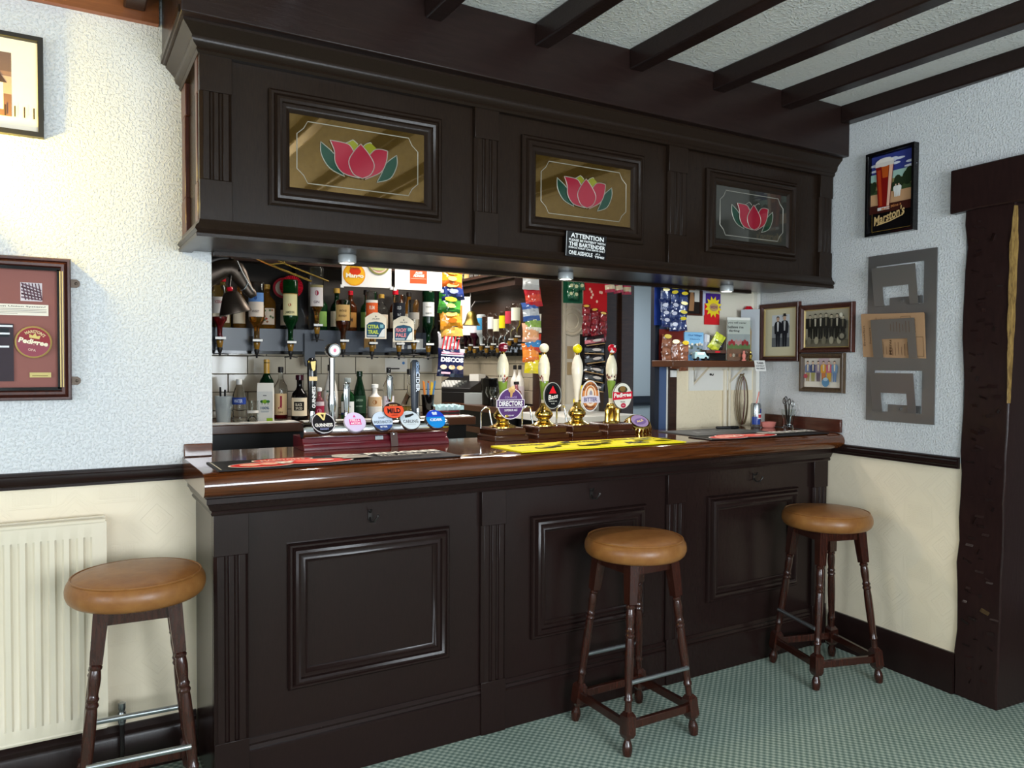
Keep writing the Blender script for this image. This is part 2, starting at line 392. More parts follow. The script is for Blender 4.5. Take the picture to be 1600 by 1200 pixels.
# wall over the bar opening (behind the canopy)
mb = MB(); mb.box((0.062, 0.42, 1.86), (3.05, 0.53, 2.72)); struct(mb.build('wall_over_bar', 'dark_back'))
def rail_profile(t, z0, z1):
    h = z1 - z0
    return [(0, z0), (t * .55, z0), (t * .55, z0 + h * .18), (t * .8, z0 + h * .28), (t, z0 + h * .5), (t, z0 + h * .68), (t * .6, z0 + h * .8), (t * .6, z0 + h * .92), (t * .35, z1), (0, z1)]
mb = MB(); mb.sweep([(-3.6, 0.40), (-0.035, 0.40)], rail_profile(0.028, 1.012, 1.066), [(0, -1)] * 2)
struct(mb.build('trim_dado_left', 'bar_paint'))
mb = MB(); mb.sweep([(-3.6, 0.40), (0.0, 0.40)], [(0, 0), (0.022, 0), (0.022, 0.125), (0.016, 0.135), (0.019, 0.15), (0.008, 0.168), (0, 0.168)], [(0, -1)] * 2)
struct(mb.build('baseboard_left', 'bar_paint'))
# timber plate along the top of the left wall
mb = MB(); mb.box((-3.6, 0.372, 2.598), (-0.11, 0.40, 2.71)); struct(mb.build('trim_plate_left', 'wall_plate_wood'))
# right wall, in its own turned frame (local x runs along the wall towards the viewer)
RW = Matrix.Translation(on_right(0, 0)) @ Matrix.Rotation(WALL_RZ, 4, 'Z')
def rw_struct(mb, name, m, parent=None, bev=0):
    o = mb.build(name, m, parent, bev=bev)
    if parent is None: o.matrix_world = RW; struct(o)
    return o
mb = MB(); mb.box((-0.52, 0, 1.01), (0.70, 0.12, 2.72)); mb.box((0.70, 0, 2.18), (2.0, 0.12, 2.72)); mb.box((2.0, 0, 0), (4.6, 0.12, 2.72))
wr = rw_struct(mb, 'wall_right', 'woodchip_paint')
mb = MB(); mb.box((-0.52, 0, 0), (0.70, 0.12, 1.01)); mb.build('embossed_wallpaper', 'embossed_paper', wr)
mb = MB(); mb.sweep([(0.03, 0), (0.692, 0)], rail_profile(0.028, 0.985, 1.035), [(0, -1)] * 2); rw_struct(mb, 'trim_dado_right', 'bar_paint')
mb = MB(); mb.sweep([(0.02, 0), (0.692, 0)], [(0, 0), (0.022, 0), (0.022, 0.15), (0.012, 0.178), (0, 0.178)], [(0, -1)] * 2); rw_struct(mb, 'baseboard_right', 'bar_paint')
# hewn timber post and lintel of the doorway in the right wall
rng = random.Random(3)
def hewn(x0, x1, y0, y1, z0, z1, n, along='z', wob=0.008, lean=0.0):
    mb = MB(); rings = []
    for i in range(n + 1):
        t = i / n
        w = [rng.uniform(-wob, wob) * (0.2 if i in (0, n) else 1) for _ in range(4)]
        if along == 'z':
            z = z0 + (z1 - z0) * t; rings.append([(x0 + w[0] + lean * .35 * t, y0 + w[1] * .4, z), (x1 + w[2] * .3 + lean * t, y0 + w[1] * .4, z), (x1 + w[2] * .3 + lean * t, y1, z), (x0 + w[0] + lean * .35 * t, y1, z)])
        else:
            x = x0 + (x1 - x0) * t; rings.append([(x, y0 + w[1] * .5, z0 + w[0]), (x, y0 + w[1] * .5, z1 + w[2]), (x, y1, z1 + w[2]), (x, y1, z0 + w[0])])
    vs = [p for r in rings for p in r]; fs = [(0, 1, 2, 3), tuple(4 * n + k for k in (3, 2, 1, 0))]
    for i in range(n):
        for k in range(4): fs.append((i * 4 + k, (i + 1) * 4 + k, (i + 1) * 4 + (k + 1) % 4, i * 4 + (k + 1) % 4))
    mb.add(vs, fs); return mb
post = rw_struct(hewn(0.692, 0.877, -0.012, 0.42, 0.0, 2.13, 22, lean=0.034), 'trim_post', 'post_paint', bev=0.006)
lint = rw_struct(hewn(0.645, 2.1, -0.035, 0.16, 2.087, 2.275, 12, 'x', 0.006), 'trim_lintel', 'post_paint', bev=0.006)
# adze cuts on the post and lintel
mb = MB()
for i in range(78):
    z = 0.08 + 1.98 * (i + rng.random()) / 78; x = rng.uniform(0.730, 0.862) + .012 * z / 2.0; a = rng.choice([0, 0, 0.15, -0.3, 1.2, 3.1, 3.3, 2.8]); w = rng.uniform(0.016, 0.04); d = rng.uniform(0.006, 0.016)
    c, s_ = cos(a), sin(a); q = [(-w / 2, 0), (w / 2, 0), (w / 2, -d), (-w / 2, -d)]
    P = [(x + u * c - v * s_, z + u * s_ + v * c) for u, v in q]
    mb.add([(P[0][0], -0.0125, P[0][1]), (P[1][0], -0.0125, P[1][1]), (P[2][0], -0.0190, P[2][1]), (P[3][0], -0.0190, P[3][1]),
            (P[0][0], -0.009, P[0][1]), (P[1][0], -0.009, P[1][1]), (P[2][0], -0.009, P[2][1]), (P[3][0], -0.009, P[3][1])],
           [(0, 1, 2, 3), (3, 2, 6, 7), (0, 3, 7, 4), (1, 5, 6, 2)])
mb.build('adze_cut', 'post_paint', post, kind='stuff')
mb = MB()
vs = []; n = 16
for i in range(n + 1):
    z = 1.28 + 0.80 * i / n; w = 0.003 + 0.015 * sin(pi * (i / n) ** 1.6) * rng.uniform(0.6, 1.2); xe = 0.877 + 0.034 * z / 2.13
    vs += [(xe - w, -0.0165, z), (xe + .002, -0.0150, z), (xe + .003, -0.004 + w, z)]
mb.add(vs, [f for i in range(n) for f in ((3 * i, 3 * i + 1, 3 * i + 4, 3 * i + 3), (3 * i + 1, 3 * i + 2, 3 * i + 5, 3 * i + 4))])
mb.build('worn_edge', 'bare_wood', post, label='bare golden wood along the worn corner')
# far walls behind the viewer and around, with window openings
def wall_with_windows(name, x0, x1, y, t, wins, m='woodchip_paint', H=2.72):
    mb = MB(); xs = [x0] + [v for w in wins for v in w[:2]] + [x1]
    for i in range(0, len(xs), 2): mb.box((xs[i], y, 0), (xs[i + 1], y + t, H))
    for a, b, z0, z1 in wins: mb.box((a, y, 0), (b, y + t, z0)); mb.box((a, y, z1), (b, y + t, H))
    return mb
o = struct(wall_with_windows('wall_front', -3.6, 4.4, -5.1, 0.1, [(-2.75, -1.05, 0.85, 2.25), (0.05, 1.75, 0.85, 2.25)]).build('wall_front', 'woodchip_paint'))
mbw = wall_with_windows('wall_side', -5.1, 0.53, 0, 0.1, [(-3.0, -1.4, 0.85, 2.25)])
o = struct(mbw.build('wall_side', 'woodchip_paint')); o.matrix_world = Matrix.Translation((-3.6, 0, 0)) @ Matrix.Rotation(radians(90), 4, 'Z')
for k, (cx, cy, rz, w) in enumerate([(-1.9, -5.05, 0, 1.7), (0.9, -5.05, 0, 1.7), (-3.65, -2.2, pi / 2, 1.6)]):
    f = MB(); f.frame(-w / 2, w / 2, 0.85, 2.25, 0.03, [(0, 0), (0, 0.06), (0.05, 0.06), (0.05, 0)]); f.box((-0.02, -0.02, 0.9), (0.02, 0.02, 2.2)); f.box((-w / 2, -0.02, 1.7), (w / 2, 0.02, 1.74))
    wo = f.build('window_%d' % (k + 1), 'white_paint'); wo.location = (cx, cy, 0); wo.rotation_euler = (0, 0, rz); struct(wo)
mb = MB(); mb.box((4.3, -5.1, 0), (4.4, 0.30, 2.72)); mb.box((3.10, 0.2, 0), (4.4, 0.30, 2.72)); struct(mb.build('wall_passage', 'woodchip_paint'))
# ---- bar room behind
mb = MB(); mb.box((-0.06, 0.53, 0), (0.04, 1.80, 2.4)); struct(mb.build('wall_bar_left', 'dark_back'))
mb = MB(); mb.box((0.04, 1.71, 0), (1.60, 1.80, 2.4)); wb = struct(mb.build('wall_back', 'grout'))
# glazed brick tiles, each one a piece
tm = None
def tile(parent, x0, x1, z0, z1, y, m='tile_glaze', ax='x', x_=0):
    mb = MB(); g = 0.0016
    if ax == 'x': mb.box((x0 + g, y - 0.008, z0 + g), (x1 - g, y, z1 - g))
    else: mb.box((x_ - 0.008, x0 + g, z0 + g), (x_, x1 - g, z1 - g))
    return mb.build('tile', m, parent, bev=0.002)
for r, (z0, z1) in enumerate([(1.135, 1.175), (1.175, 1.273), (1.273, 1.369), (1.369, 1.466), (1.466, 1.56)]):
    off = 0.051 if r % 2 else 0.151; x = off - 0.2
    while x < 1.598:
        a, b = max(x, 0.045), min(x + 0.2, 1.598)
        if b - a > 0.03: tile(wb, a, b, z0, z1, 1.71)
        x += 0.2
mb = MB(); mb.box((2.60, 2.17, 0), (2.70, 5.1, 2.4)); ws = struct(mb.build('wall_bar_side', 'grout'))
for r in range(4):
    z0 = 1.13 + 0.1 * r; y = 2.2 - (0.1 if r % 2 else 0)
    while y < 3.9:
        a, b = max(y, 2.2), min(y + 0.2, 3.9)
        if b - a > 0.03: tile(ws, a, b, z0, z0 + 0.1, 0, ax='y', x_=2.60)
        y += 0.2
mb = MB(); mb.box((2.575, 2.13, 0), (2.765, 2.22, 2.4)); struct(mb.build('trim_post_bar', 'back_wood'))
mb = MB(); mb.box((2.765, 2.20, 0), (3.07, 2.28, 2.4)); wc = struct(mb.build('wall_cream', 'plain_cream'))
mb = MB(); mb.box((2.80, 2.185, 1.02), (3.06, 2.20, 1.13)); mb.build('cable_trunking', 'white_paint', wc)
for xx, r in ((2.785, 0.016), (2.815, 0.009), (2.83, 0.006)):
    mb = MB(); mb.tube([(xx, 2.18, 0.0), (xx, 2.18, 2.38)], r, 8); mb.build('pipe', 'cream_paint', wc)
mb = MB(); mb.box((3.06, 2.0, 0), (3.20, 2.06, 2.4)); mb.box((3.20, 1.97, 0), (3.315, 2.06, 2.4)); struct(mb.build('door_2', 'back_wood'))
mb = MB(); mb.box((3.2, 3.70, 0), (5.5, 3.80, 2.4)); we = struct(mb.build('wall_passage_back', 'plain_bluegrey'))
mb = MB(); mb.box((3.2, 3.675, 1.0), (5.5, 3.70, 1.10)); mb.box((3.2, 3.665, 1.03), (5.5, 3.70, 1.07)); mb.build('dado_rail', 'navy_paint', we)
mb = MB(); mb.box((5.5, 0.3, 0), (5.6, 3.8, 2.4)); struct(mb.build('wall_passage_side', 'plain_bluegrey'))
mb = MB(); mb.box((0.0, 5.1, 0), (3.3, 5.2, 2.4)); mb.box((3.2, 2.28, 0), (3.3, 5.1, 2.4)); mb.box((-0.1, 1.8, 0), (0.0, 5.2, 2.4)); struct(mb.build('wall_bar_back', 'plain_cream'))
# wall beside the bar (right return) with its corner strip
mb = MB(); mb.box((2.415, 0.52, 0), (3.06, 0.60, 1.40)); wd = struct(mb.build('wall_return', 'warm_cream'))
mb = MB(); mb.box((2.415, 0.52, 1.40), (3.06, 0.60, 2.42)); mb.build('wall_upper', 'plain_cream', wd)
for xx, r in ((2.765, 0.012), (2.80, 0.008)):
    mb = MB(); mb.tube([(xx, 0.51, 1.05), (xx, 0.51, 1.405)], r, 8); mb.build('pipe', 'cream_paint', wd)
mb = MB(); mb.box((2.995, 0.495, 1.09), (3.022, 0.52, 2.30)); mb.build('corner_strip', 'white_paint', wd)
mb = MB(); mb.box((2.50, 0.512, 1.29), (2.98, 0.521, 1.40)); mb.build('wall_panel', 'white_paint', wd)
mb = MB(); mb.box((2.362, 0.515, 0), (2.415, 0.58, 2.4)); dj = struct(mb.build('door_1', 'back_wood'))
mb = MB(); mb.box((2.349, 0.525, 0), (2.362, 0.55, 2.4)); mb.build('edge_highlight', 'white_paint', dj)  # white strip standing in for the highlight along the door edge
mb = MB(); mb.box((2.292, 0.522, 0), (2.349, 0.55, 2.4)); mb.build('door_leaf', 'blue_paint', dj)
mb = MB(); mb.box((2.262, 0.515, 0), (2.292, 0.55, 2.4)); mb.build('door_stop', 'navy_paint', dj)
mb = MB(); mb.box((2.368, 0.508, 1.365), (2.408, 0.516, 1.40)); mb.build('strike_plate', 'white_plastic', dj)
# ---- ceiling timbers
mb = MB(); mb.box((-0.098, -0.09, 2.47), (2.985, 0.415, 2.71)); mbeam = mb.build('trim_main_beam', 'beam_paint', bev=0.004); struct(mbeam)
jx = [-2.97, -2.52, -2.07, -1.60, -1.13, -0.67, -0.22, 0.23, 0.683, 1.132, 1.586, 2.052, 2.488, 2.915]
for k, x in enumerate(jx):
    back = 0.372 if x < -0.2 else -0.088
    mb = MB(); mb.box((x, -5.0, 2.628), (x + 0.07, back, 2.712))
    rg = random.Random(k)
    for v in mb.v: v.x += rg.uniform(-.003, .003); v.z += rg.uniform(-.002, .002)
    struct(mb.build('trim_joist_%d' % (k + 1), 'beam_paint', bev=0.006))

# ================================================================== BAR FRONT
bar = thing('bar_counter', 'dark brown panelled bar front with fluted pilasters', 'bar')
P_W = 0.108
PIL = [0.0, 0.966, 1.90, 2.875]
mb = MB(); mb.box((0.0, 0.022, 0.0), (2.985, 0.06, 1.012)); mb.build('front_board', 'bar_paint', bar)
mb = MB(); mb.box((0.004, 0.06, 0.0), (0.03, 0.398, 1.012)); mb.build('side_board', 'bar_paint', bar)
def pilaster(x, w, z0, z1, f0, f1, y0, y1, m, parent, name='pilaster'):
    # flat pilaster with two round-ended flutes and stopped chamfers, modelled as strips
    p = MB(); ch = 0.010; fw = 0.013; fx = [x + w * .30 , x + w * .58]
    edges = [x + ch]
    for a in fx: edges += [a, a + fw]
    edges += [x + w - ch]
    def slab(xa, xb, za, zb, yy=y0): p.box((xa, yy, za), (xb, y1, zb))
    slab(x, x + w, z0, f0); slab(x, x + w, f1, z1)
    for i in range(0, len(edges), 2): slab(edges[i], edges[i + 1], f0, f1)
    for a in fx:  # flute channel
        d = 0.007; n = 5
        vs = []
        for zz in (f0, f1):
            for k in range(n + 1):
                t = pi * k / n; vs.append((a + fw / 2 - fw / 2 * cos(t), y0 + d * sin(t), zz))
        fs = [(k, k + 1, n + 2 + k, n + 1 + k) for k in range(n)]
        p.add(vs, fs)
        for zz in (f0, f1): p.add([(a + fw / 2 - fw / 2 * cos(pi * k / n), y0 + d * sin(pi * k / n), zz) for k in range(n + 1)], [tuple(range(n + 1))])
    for xa, xb in ((x + ch, x), (x + w - ch, x + w)):  # chamfered corners
        p.add([(xa, y0, f0), (xa, y0, f1), (xb, y0 + ch, f1), (xb, y0 + ch, f0), (xb, y1, f1), (xb, y1, f0), (xb, y0, f0), (xb, y0, f1)],
              [(0, 1, 2, 3), (3, 2, 4, 5)])
    return p.build(name, m, parent, bev=0.0015)
for x in PIL: pilaster(x, P_W if x < 2.8 else 0.105, 0.0, 0.95, 0.205, 0.81, 0.0, 0.03, 'bar_paint', bar)
# side pilaster edge on the return
pilaster_prof = [(0, 0), (0.004, 0.010), (0.004, 0.018), (0.012, 0.024), (0.016, 0.03)]
PANEL = [(0, 0), (0, 0.012), (0.006, 0.020), (0.012, 0.020), (0.016, 0.016), (0.022, 0.030), (0.030, 0.034), (0.038, 0.030), (0.041, 0.020), (0.047, 0.020), (0.055, 0.024), (0.060, 0.014), (0.068, 0.010), (0.068, 0)]
for a, b in ((0.236, 0.834), (1.195, 1.782), (2.150, 2.766)):
    mb = MB(); mb.frame(a, b, 0.328, 0.823, 0.022, PANEL); mb.build('panel_moulding', 'bar_paint', bar)
    mb = MB(); mb.box((a + 0.06, 0.016, 0.388), (b - 0.06, 0.024, 0.763)); mb.build('field_panel', 'bar_paint', bar)
bays = [(P_W, 0.966), (1.074, 1.90), (2.008, 2.875)]
for a, b in bays:
    mb = MB(); mb.sweep([(a, 0.022), (b, 0.022)], [(0, 0), (0.014, 0), (0.014, 0.150), (0.009, 0.155), (0.016, 0.163), (0.010, 0.172), (0.013, 0.180), (0.004, 0.192), (0, 0.192)], [(0, -1)] * 2)
    mb.build('plinth', 'bar_paint', bar)
mb = MB()
mb.sweep([(0, 0.398), (0, 0), (2.985, 0)], [(0, 0.943), (0.006, 0.943), (0.010, 0.950), (0.006, 0.957), (0.014, 0.966), (0.020, 0.980), (0.024, 0.984), (0.024, 1.000), (0.03, 1.004), (0.03, 1.012), (-0.03, 1.012)], [(-1, 0), (-1, -1), (0, -1)])
mb.build('frieze_moulding', 'bar_paint', bar)
# coat hooks under the top
for x in (0.526, 1.493, 2.460):
    mb = MB(); y = 0.022; z = 0.888
    mb.box((x - 0.007, y - 0.004, z - 0.012), (x + 0.007, y, z + 0.022))
    mb.tube([(x, y - 0.003, z - 0.004), (x - 0.004, y - 0.022, z - 0.016), (x + 0.004, y - 0.035, z - 0.014), (x + 0.016, y - 0.04, z + 0.002)], 0.0035, 8)
    mb.tube([(x, y - 0.003, z + 0.014), (x - 0.002, y - 0.02, z + 0.018), (x - 0.004, y - 0.026, z + 0.028)], 0.0035, 8)
    mb.lathe([(0, -0.006), (0.005, -0.003), (0.006, 0.001), (0.004, 0.005), (0, 0.006)], 8, (x + 0.016, y - 0.04, z + 0.005))
    mb.build('coat_hook', 'iron', bar, label='small dark metal coat hook')

# countertop
top = thing('countertop', 'long varnished mahogany counter top with rounded nosing', 'counter top')
prof = [(0.560, 1.015), (0.02, 1.015), (-0.055, 1.013), (-0.068, 1.014), (-0.082, 1.022), (-0.090, 1.036), (-0.092, 1.050), (-0.088, 1.066), (-0.076, 1.080), (-0.060, 1.087), (-0.045, 1.089), (0.02, 1.090), (0.560, 1.090)]
def xprism(mb, prof, x0, x1):
    n = len(prof); mb.add([(x0, y, z) for y, z in prof] + [(x1, y, z) for y, z in prof], [tuple(range(n)), tuple(range(2 * n - 1, n - 1, -1))] + [(i, n + i, n + (i + 1) % n, (i + 1) % n) for i in range(n)])
mb = MB(); xprism(mb, prof, -0.04, 2.36); xprism(mb, [(min(y, 0.512), z) for y, z in prof], 2.36, 2.984); mb.build('top_slab', 'mahogany', top)
mb = MB(); mb.box((-0.036, 0.384, 1.091), (0.060, 0.399, 1.137)); tag(mb.build('counter_upstand', 'mahogany', bev=0.003), 'short wooden upstand at the left end of the counter', 'upstand')
mb = MB(); mb.box((0.076, -0.018, 1.091), (-0.44, -0.001, 1.158)); o = mb.build('counter_upstand', 'mahogany_dark', bev=0.003); o.matrix_world = RW; tag(o, 'wooden upstand along the right wall behind the tumbler', 'upstand')

# ================================================================== CANOPY
can = thing('bar_canopy', 'dark panelled overhead canopy with three stained glass panes', 'canopy', (0, 0, 1.828))
def cz(mb):
    mb.M = Matrix.Translation((0, 0, -1.828)); return mb
XL, XR = -0.035, 2.985
mb = cz(MB()); mb.box((XL + 0.01, 0.022, 1.840), (XR, 0.05, 2.47)); mb.build('front_board', 'canopy_lit_paint', can)
mb = cz(MB()); mb.box((XL + 0.012, 0.05, 1.840), (XL + 0.035, 0.398, 2.47)); mb.build('side_board', 'canopy_lit_paint', can)
mb = cz(MB()); mb.box((XL, 0.03, 1.828), (XR, 0.385, 1.842)); mb.box((XL + 0.1, 0.36, 1.815), (2.80, 0.395, 1.835)); mb.build('soffit', 'canopy_lit_paint', can)
for x, w in ((XL, 0.097), (0.930, 0.104), (1.886, 0.112), (2.890, 0.095)):
    p = pilaster(x, w, 1.86, 2.42, 2.003, 2.277, 0.0, 0.03, 'canopy_lit_paint', can); p.location = (0, 0, -1.828)
# pilaster on the left side of the canopy
for ya, yb in ((0.031, 0.085), (0.30, 0.398)):
    mb = cz(MB()); mb.box((XL - 0.002, ya, 1.86), (XL + 0.014, yb, 2.0)); mb.box((XL - 0.002, ya + 0.012, 2.0), (XL + 0.014, yb - 0.012, 2.28)); mb.box((XL - 0.002, ya, 2.28), (XL + 0.014, yb, 2.42)); mb.build('side_pilaster', 'frame_wood', can, bev=0.003)
mb = cz(MB())
mb.sweep([(XL, 0.398), (XL, 0), (XR, 0)], [(-0.02, 2.388), (0.004, 2.388), (0.010, 2.396), (0.008, 2.404), (0.020, 2.414), (0.024, 2.424), (0.024, 2.432), (0.040, 2.450), (0.052, 2.462), (0.052, 2.470), (0.068, 2.474), (0.068, 2.496), (0.055, 2.498), (-0.02, 2.498)], [(-1, 0), (-1, -1), (0, -1)])
mb.build('cornice', 'canopy_lit_paint', can)
mb = cz(MB())
mb.sweep([(XL, 0.398), (XL, 0), (XR, 0)], [(-0.03, 1.822), (0.012, 1.822), (0.014, 1.832), (0.010, 1.838), (0.018, 1.846), (0.014, 1.856), (0.004, 1.866), (0.002, 1.878), (-0.03, 1.878)], [(-1, 0), (-1, -1), (0, -1)])
mb.build('base_moulding', 'canopy_lit_paint', can)
WIN = [(0.178, 0.797), (1.141, 1.752), (2.118, 2.725)]
CP = [(0, 0), (0, 0.014), (0.007, 0.020), (0.014, 0.020), (0.017, 0.016), (0.024, 0.028), (0.032, 0.030), (0.040, 0.026), (0.043, 0.018), (0.052, 0.018), (0.060, 0.012), (0.068, 0.006), (0.068, -0.006)]
for k, (a, b) in enumerate(WIN):
    z0, z1 = 1.945, 2.324
    mb = cz(MB()); mb.frame(a, b, z0, z1, 0.022, CP); fr_ = mb.build('window_frame', 'canopy_lit_paint', can)
    ga, gb, g0, g1 = a + 0.066, b - 0.066, z0 + 0.066, z1 - 0.066
    mb = cz(MB()); mb.box((ga, 0.016, g0), (gb, 0.0215, g1)); gl = mb.build('glass_pane', 'dim_reflection_glass' if k == 2 else 'amber_glass', can, label='pane coloured as a darker reflection, with a leaded red tulip' if k == 2 else 'amber pane with a leaded red tulip')
    cx, c0 = (ga + gb) / 2, (g0 + g1) / 2
    sc = 1.06
    F = lambda u, v: (cx + u * sc, c0 + v * sc)
    def bend(sides):
        # closed outline from smooth sides that meet in corners
        out = []
        for sd in sides:
            P = [((x - 964) * 0.00076, -(y - 0.145 * (x - 964) - 740) * 0.0007) for x, y in sd]; P = [P[0]] + P + [P[-1]]
            for q in range(1, len(P) - 2):
                p0, p1, p2, p3 = P[q - 1:q + 3]
                for t in (0, .25, .5, .75):
                    out.append(tuple(.5 * (2 * p1[d] + (p2[d] - p0[d]) * t + (2 * p0[d] - 5 * p1[d] + 4 * p2[d] - p3[d]) * t * t + (3 * p1[d] - p0[d] - 3 * p2[d] + p3[d]) * t ** 3) for d in (0, 1)))
        return [F(u, v) for u, v in out]
    shapes = [('leaf', 'green_glass_leaf', bend([[(793, 658), (796, 715), (832, 778), (896, 816)], [(896, 816), (872, 765), (850, 712), (793, 658)]])),
              ('leaf', 'green_glass_leaf', bend([[(1132, 718), (1133, 768), (1102, 828), (1040, 846)], [(1040, 846), (1064, 800), (1084, 755), (1132, 718)]])),
              ('petal', 'lime_glass', bend([[(900, 664), (932, 648)], [(932, 648), (950, 664), (962, 684)], [(962, 684), (930, 712), (900, 664)]])), ('petal', 'lime_glass', bend([[(972, 686), (988, 668), (1010, 660)], [(1010, 660), (1040, 690)], [(1040, 690), (1005, 724), (972, 686)]])),
              ('petal', 'red_glass', bend([[(832, 652), (850, 700), (854, 752), (888, 802), (960, 826)], [(960, 826), (950, 760), (934, 700)], [(934, 700), (915, 672), (880, 660), (832, 652)]])),
              ('petal', 'red_glass', bend([[(1088, 700), (1082, 750), (1056, 800), (985, 832)], [(985, 832), (1000, 780), (1008, 716)], [(1008, 716), (1030, 694), (1060, 692), (1088, 700)]])),
              ('petal', 'red_glass', bend([[(965, 668), (1000, 712), (1026, 765), (1010, 810), (972, 828)], [(972, 828), (932, 806), (912, 750), (935, 702), (965, 668)]]))]
    for i, (nm, mm, poly) in enumerate(shapes):
        yb = 0.0145 - i * 0.0010
        if k == 2 and mm == 'lime_glass': mm = 'dim_reflection_glass'
        mb = cz(MB()); mb.prism(poly, yb, 0.0165); mb.build(nm, mm, gl)
        mb = cz(MB()); 
        cut = len(poly) if nm == 'leaf' or i == 6 else None
        if mm in ('lime_glass',) or (nm == 'petal' and k == 2 and i in (2, 3)): mb.tube([(x, yb, z) for x, z in poly[:10]], 0.0017, 6)
        elif i == 4: mb.tube([(x, yb, z) for x, z in poly[24:] + poly[:17]], 0.0017, 6)
        elif i == 5: mb.tube([(x, yb, z) for x, z in poly[20:] + poly[:13]], 0.0017, 6)
        else: mb.tube([(x, yb, z) for x, z in poly], 0.0017, 6, closed=True)
        mb.build('lead_line', 'lead', gl)
    e = 0.026; q = 0.045
    xa, xb, za, zb = ga + e, gb - e, g0 + e * .8, g1 - e * .8
    pl = []
    for (px, pz, sx_, sz_) in ((xa, za, 1, 1), (xb, za, -1, 1), (xb, zb, -1, -1), (xa, zb, 1, -1)):
        p0, p1 = (px, pz + sz_ * q), (px + sx_ * q * .8, pz); mid = (px + sx_ * q * .50, pz + sz_ * q * .55)
        seq = [p0, mid, p1]
        if (sx_, sz_) in ((-1, 1), (1, -1)): seq = seq[::-1]
        pl += seq
    mb = cz(MB()); mb.tube([(x, 0.0155, z) for x, z in pl], 0.0017, 6, closed=True); mb.build('lead_line', 'lead', gl)
# spotlights under the canopy
for i, (x, y) in enumerate(((0.50, 0.19), (1.48, 0.20), (2.47, 0.22))):
    t = thing('spotlight', ('small round chrome spotlight under the canopy, nearest the left wall', 'small round chrome spotlight under the middle of the canopy', 'small round chrome spotlight under the canopy, nearest the right wall')[i], 'spotlight', (x, y, 1.828), group='spotlights under the canopy')
    mb = MB(); mb.lathe([(0.030, 0), (0.033, -0.004), (0.033, -0.028), (0.030, -0.031), (0.026, -0.031), (0.026, -0.027)], 24); mb.build('housing', 'silver_paint', t)
    mb = MB(); mb.lathe([(0.0, -0.0285), (0.026, -0.0285), (0.026, -0.026), (0.0, -0.026)], 20); mb.build('lens', 'spot_lens', t)
    lamp('spot_beam', 'SPOT', (x, y, 1.79), 7, (1.0, 0.90, 0.76), spot=radians(115), blend=0.8, radius=0.025)
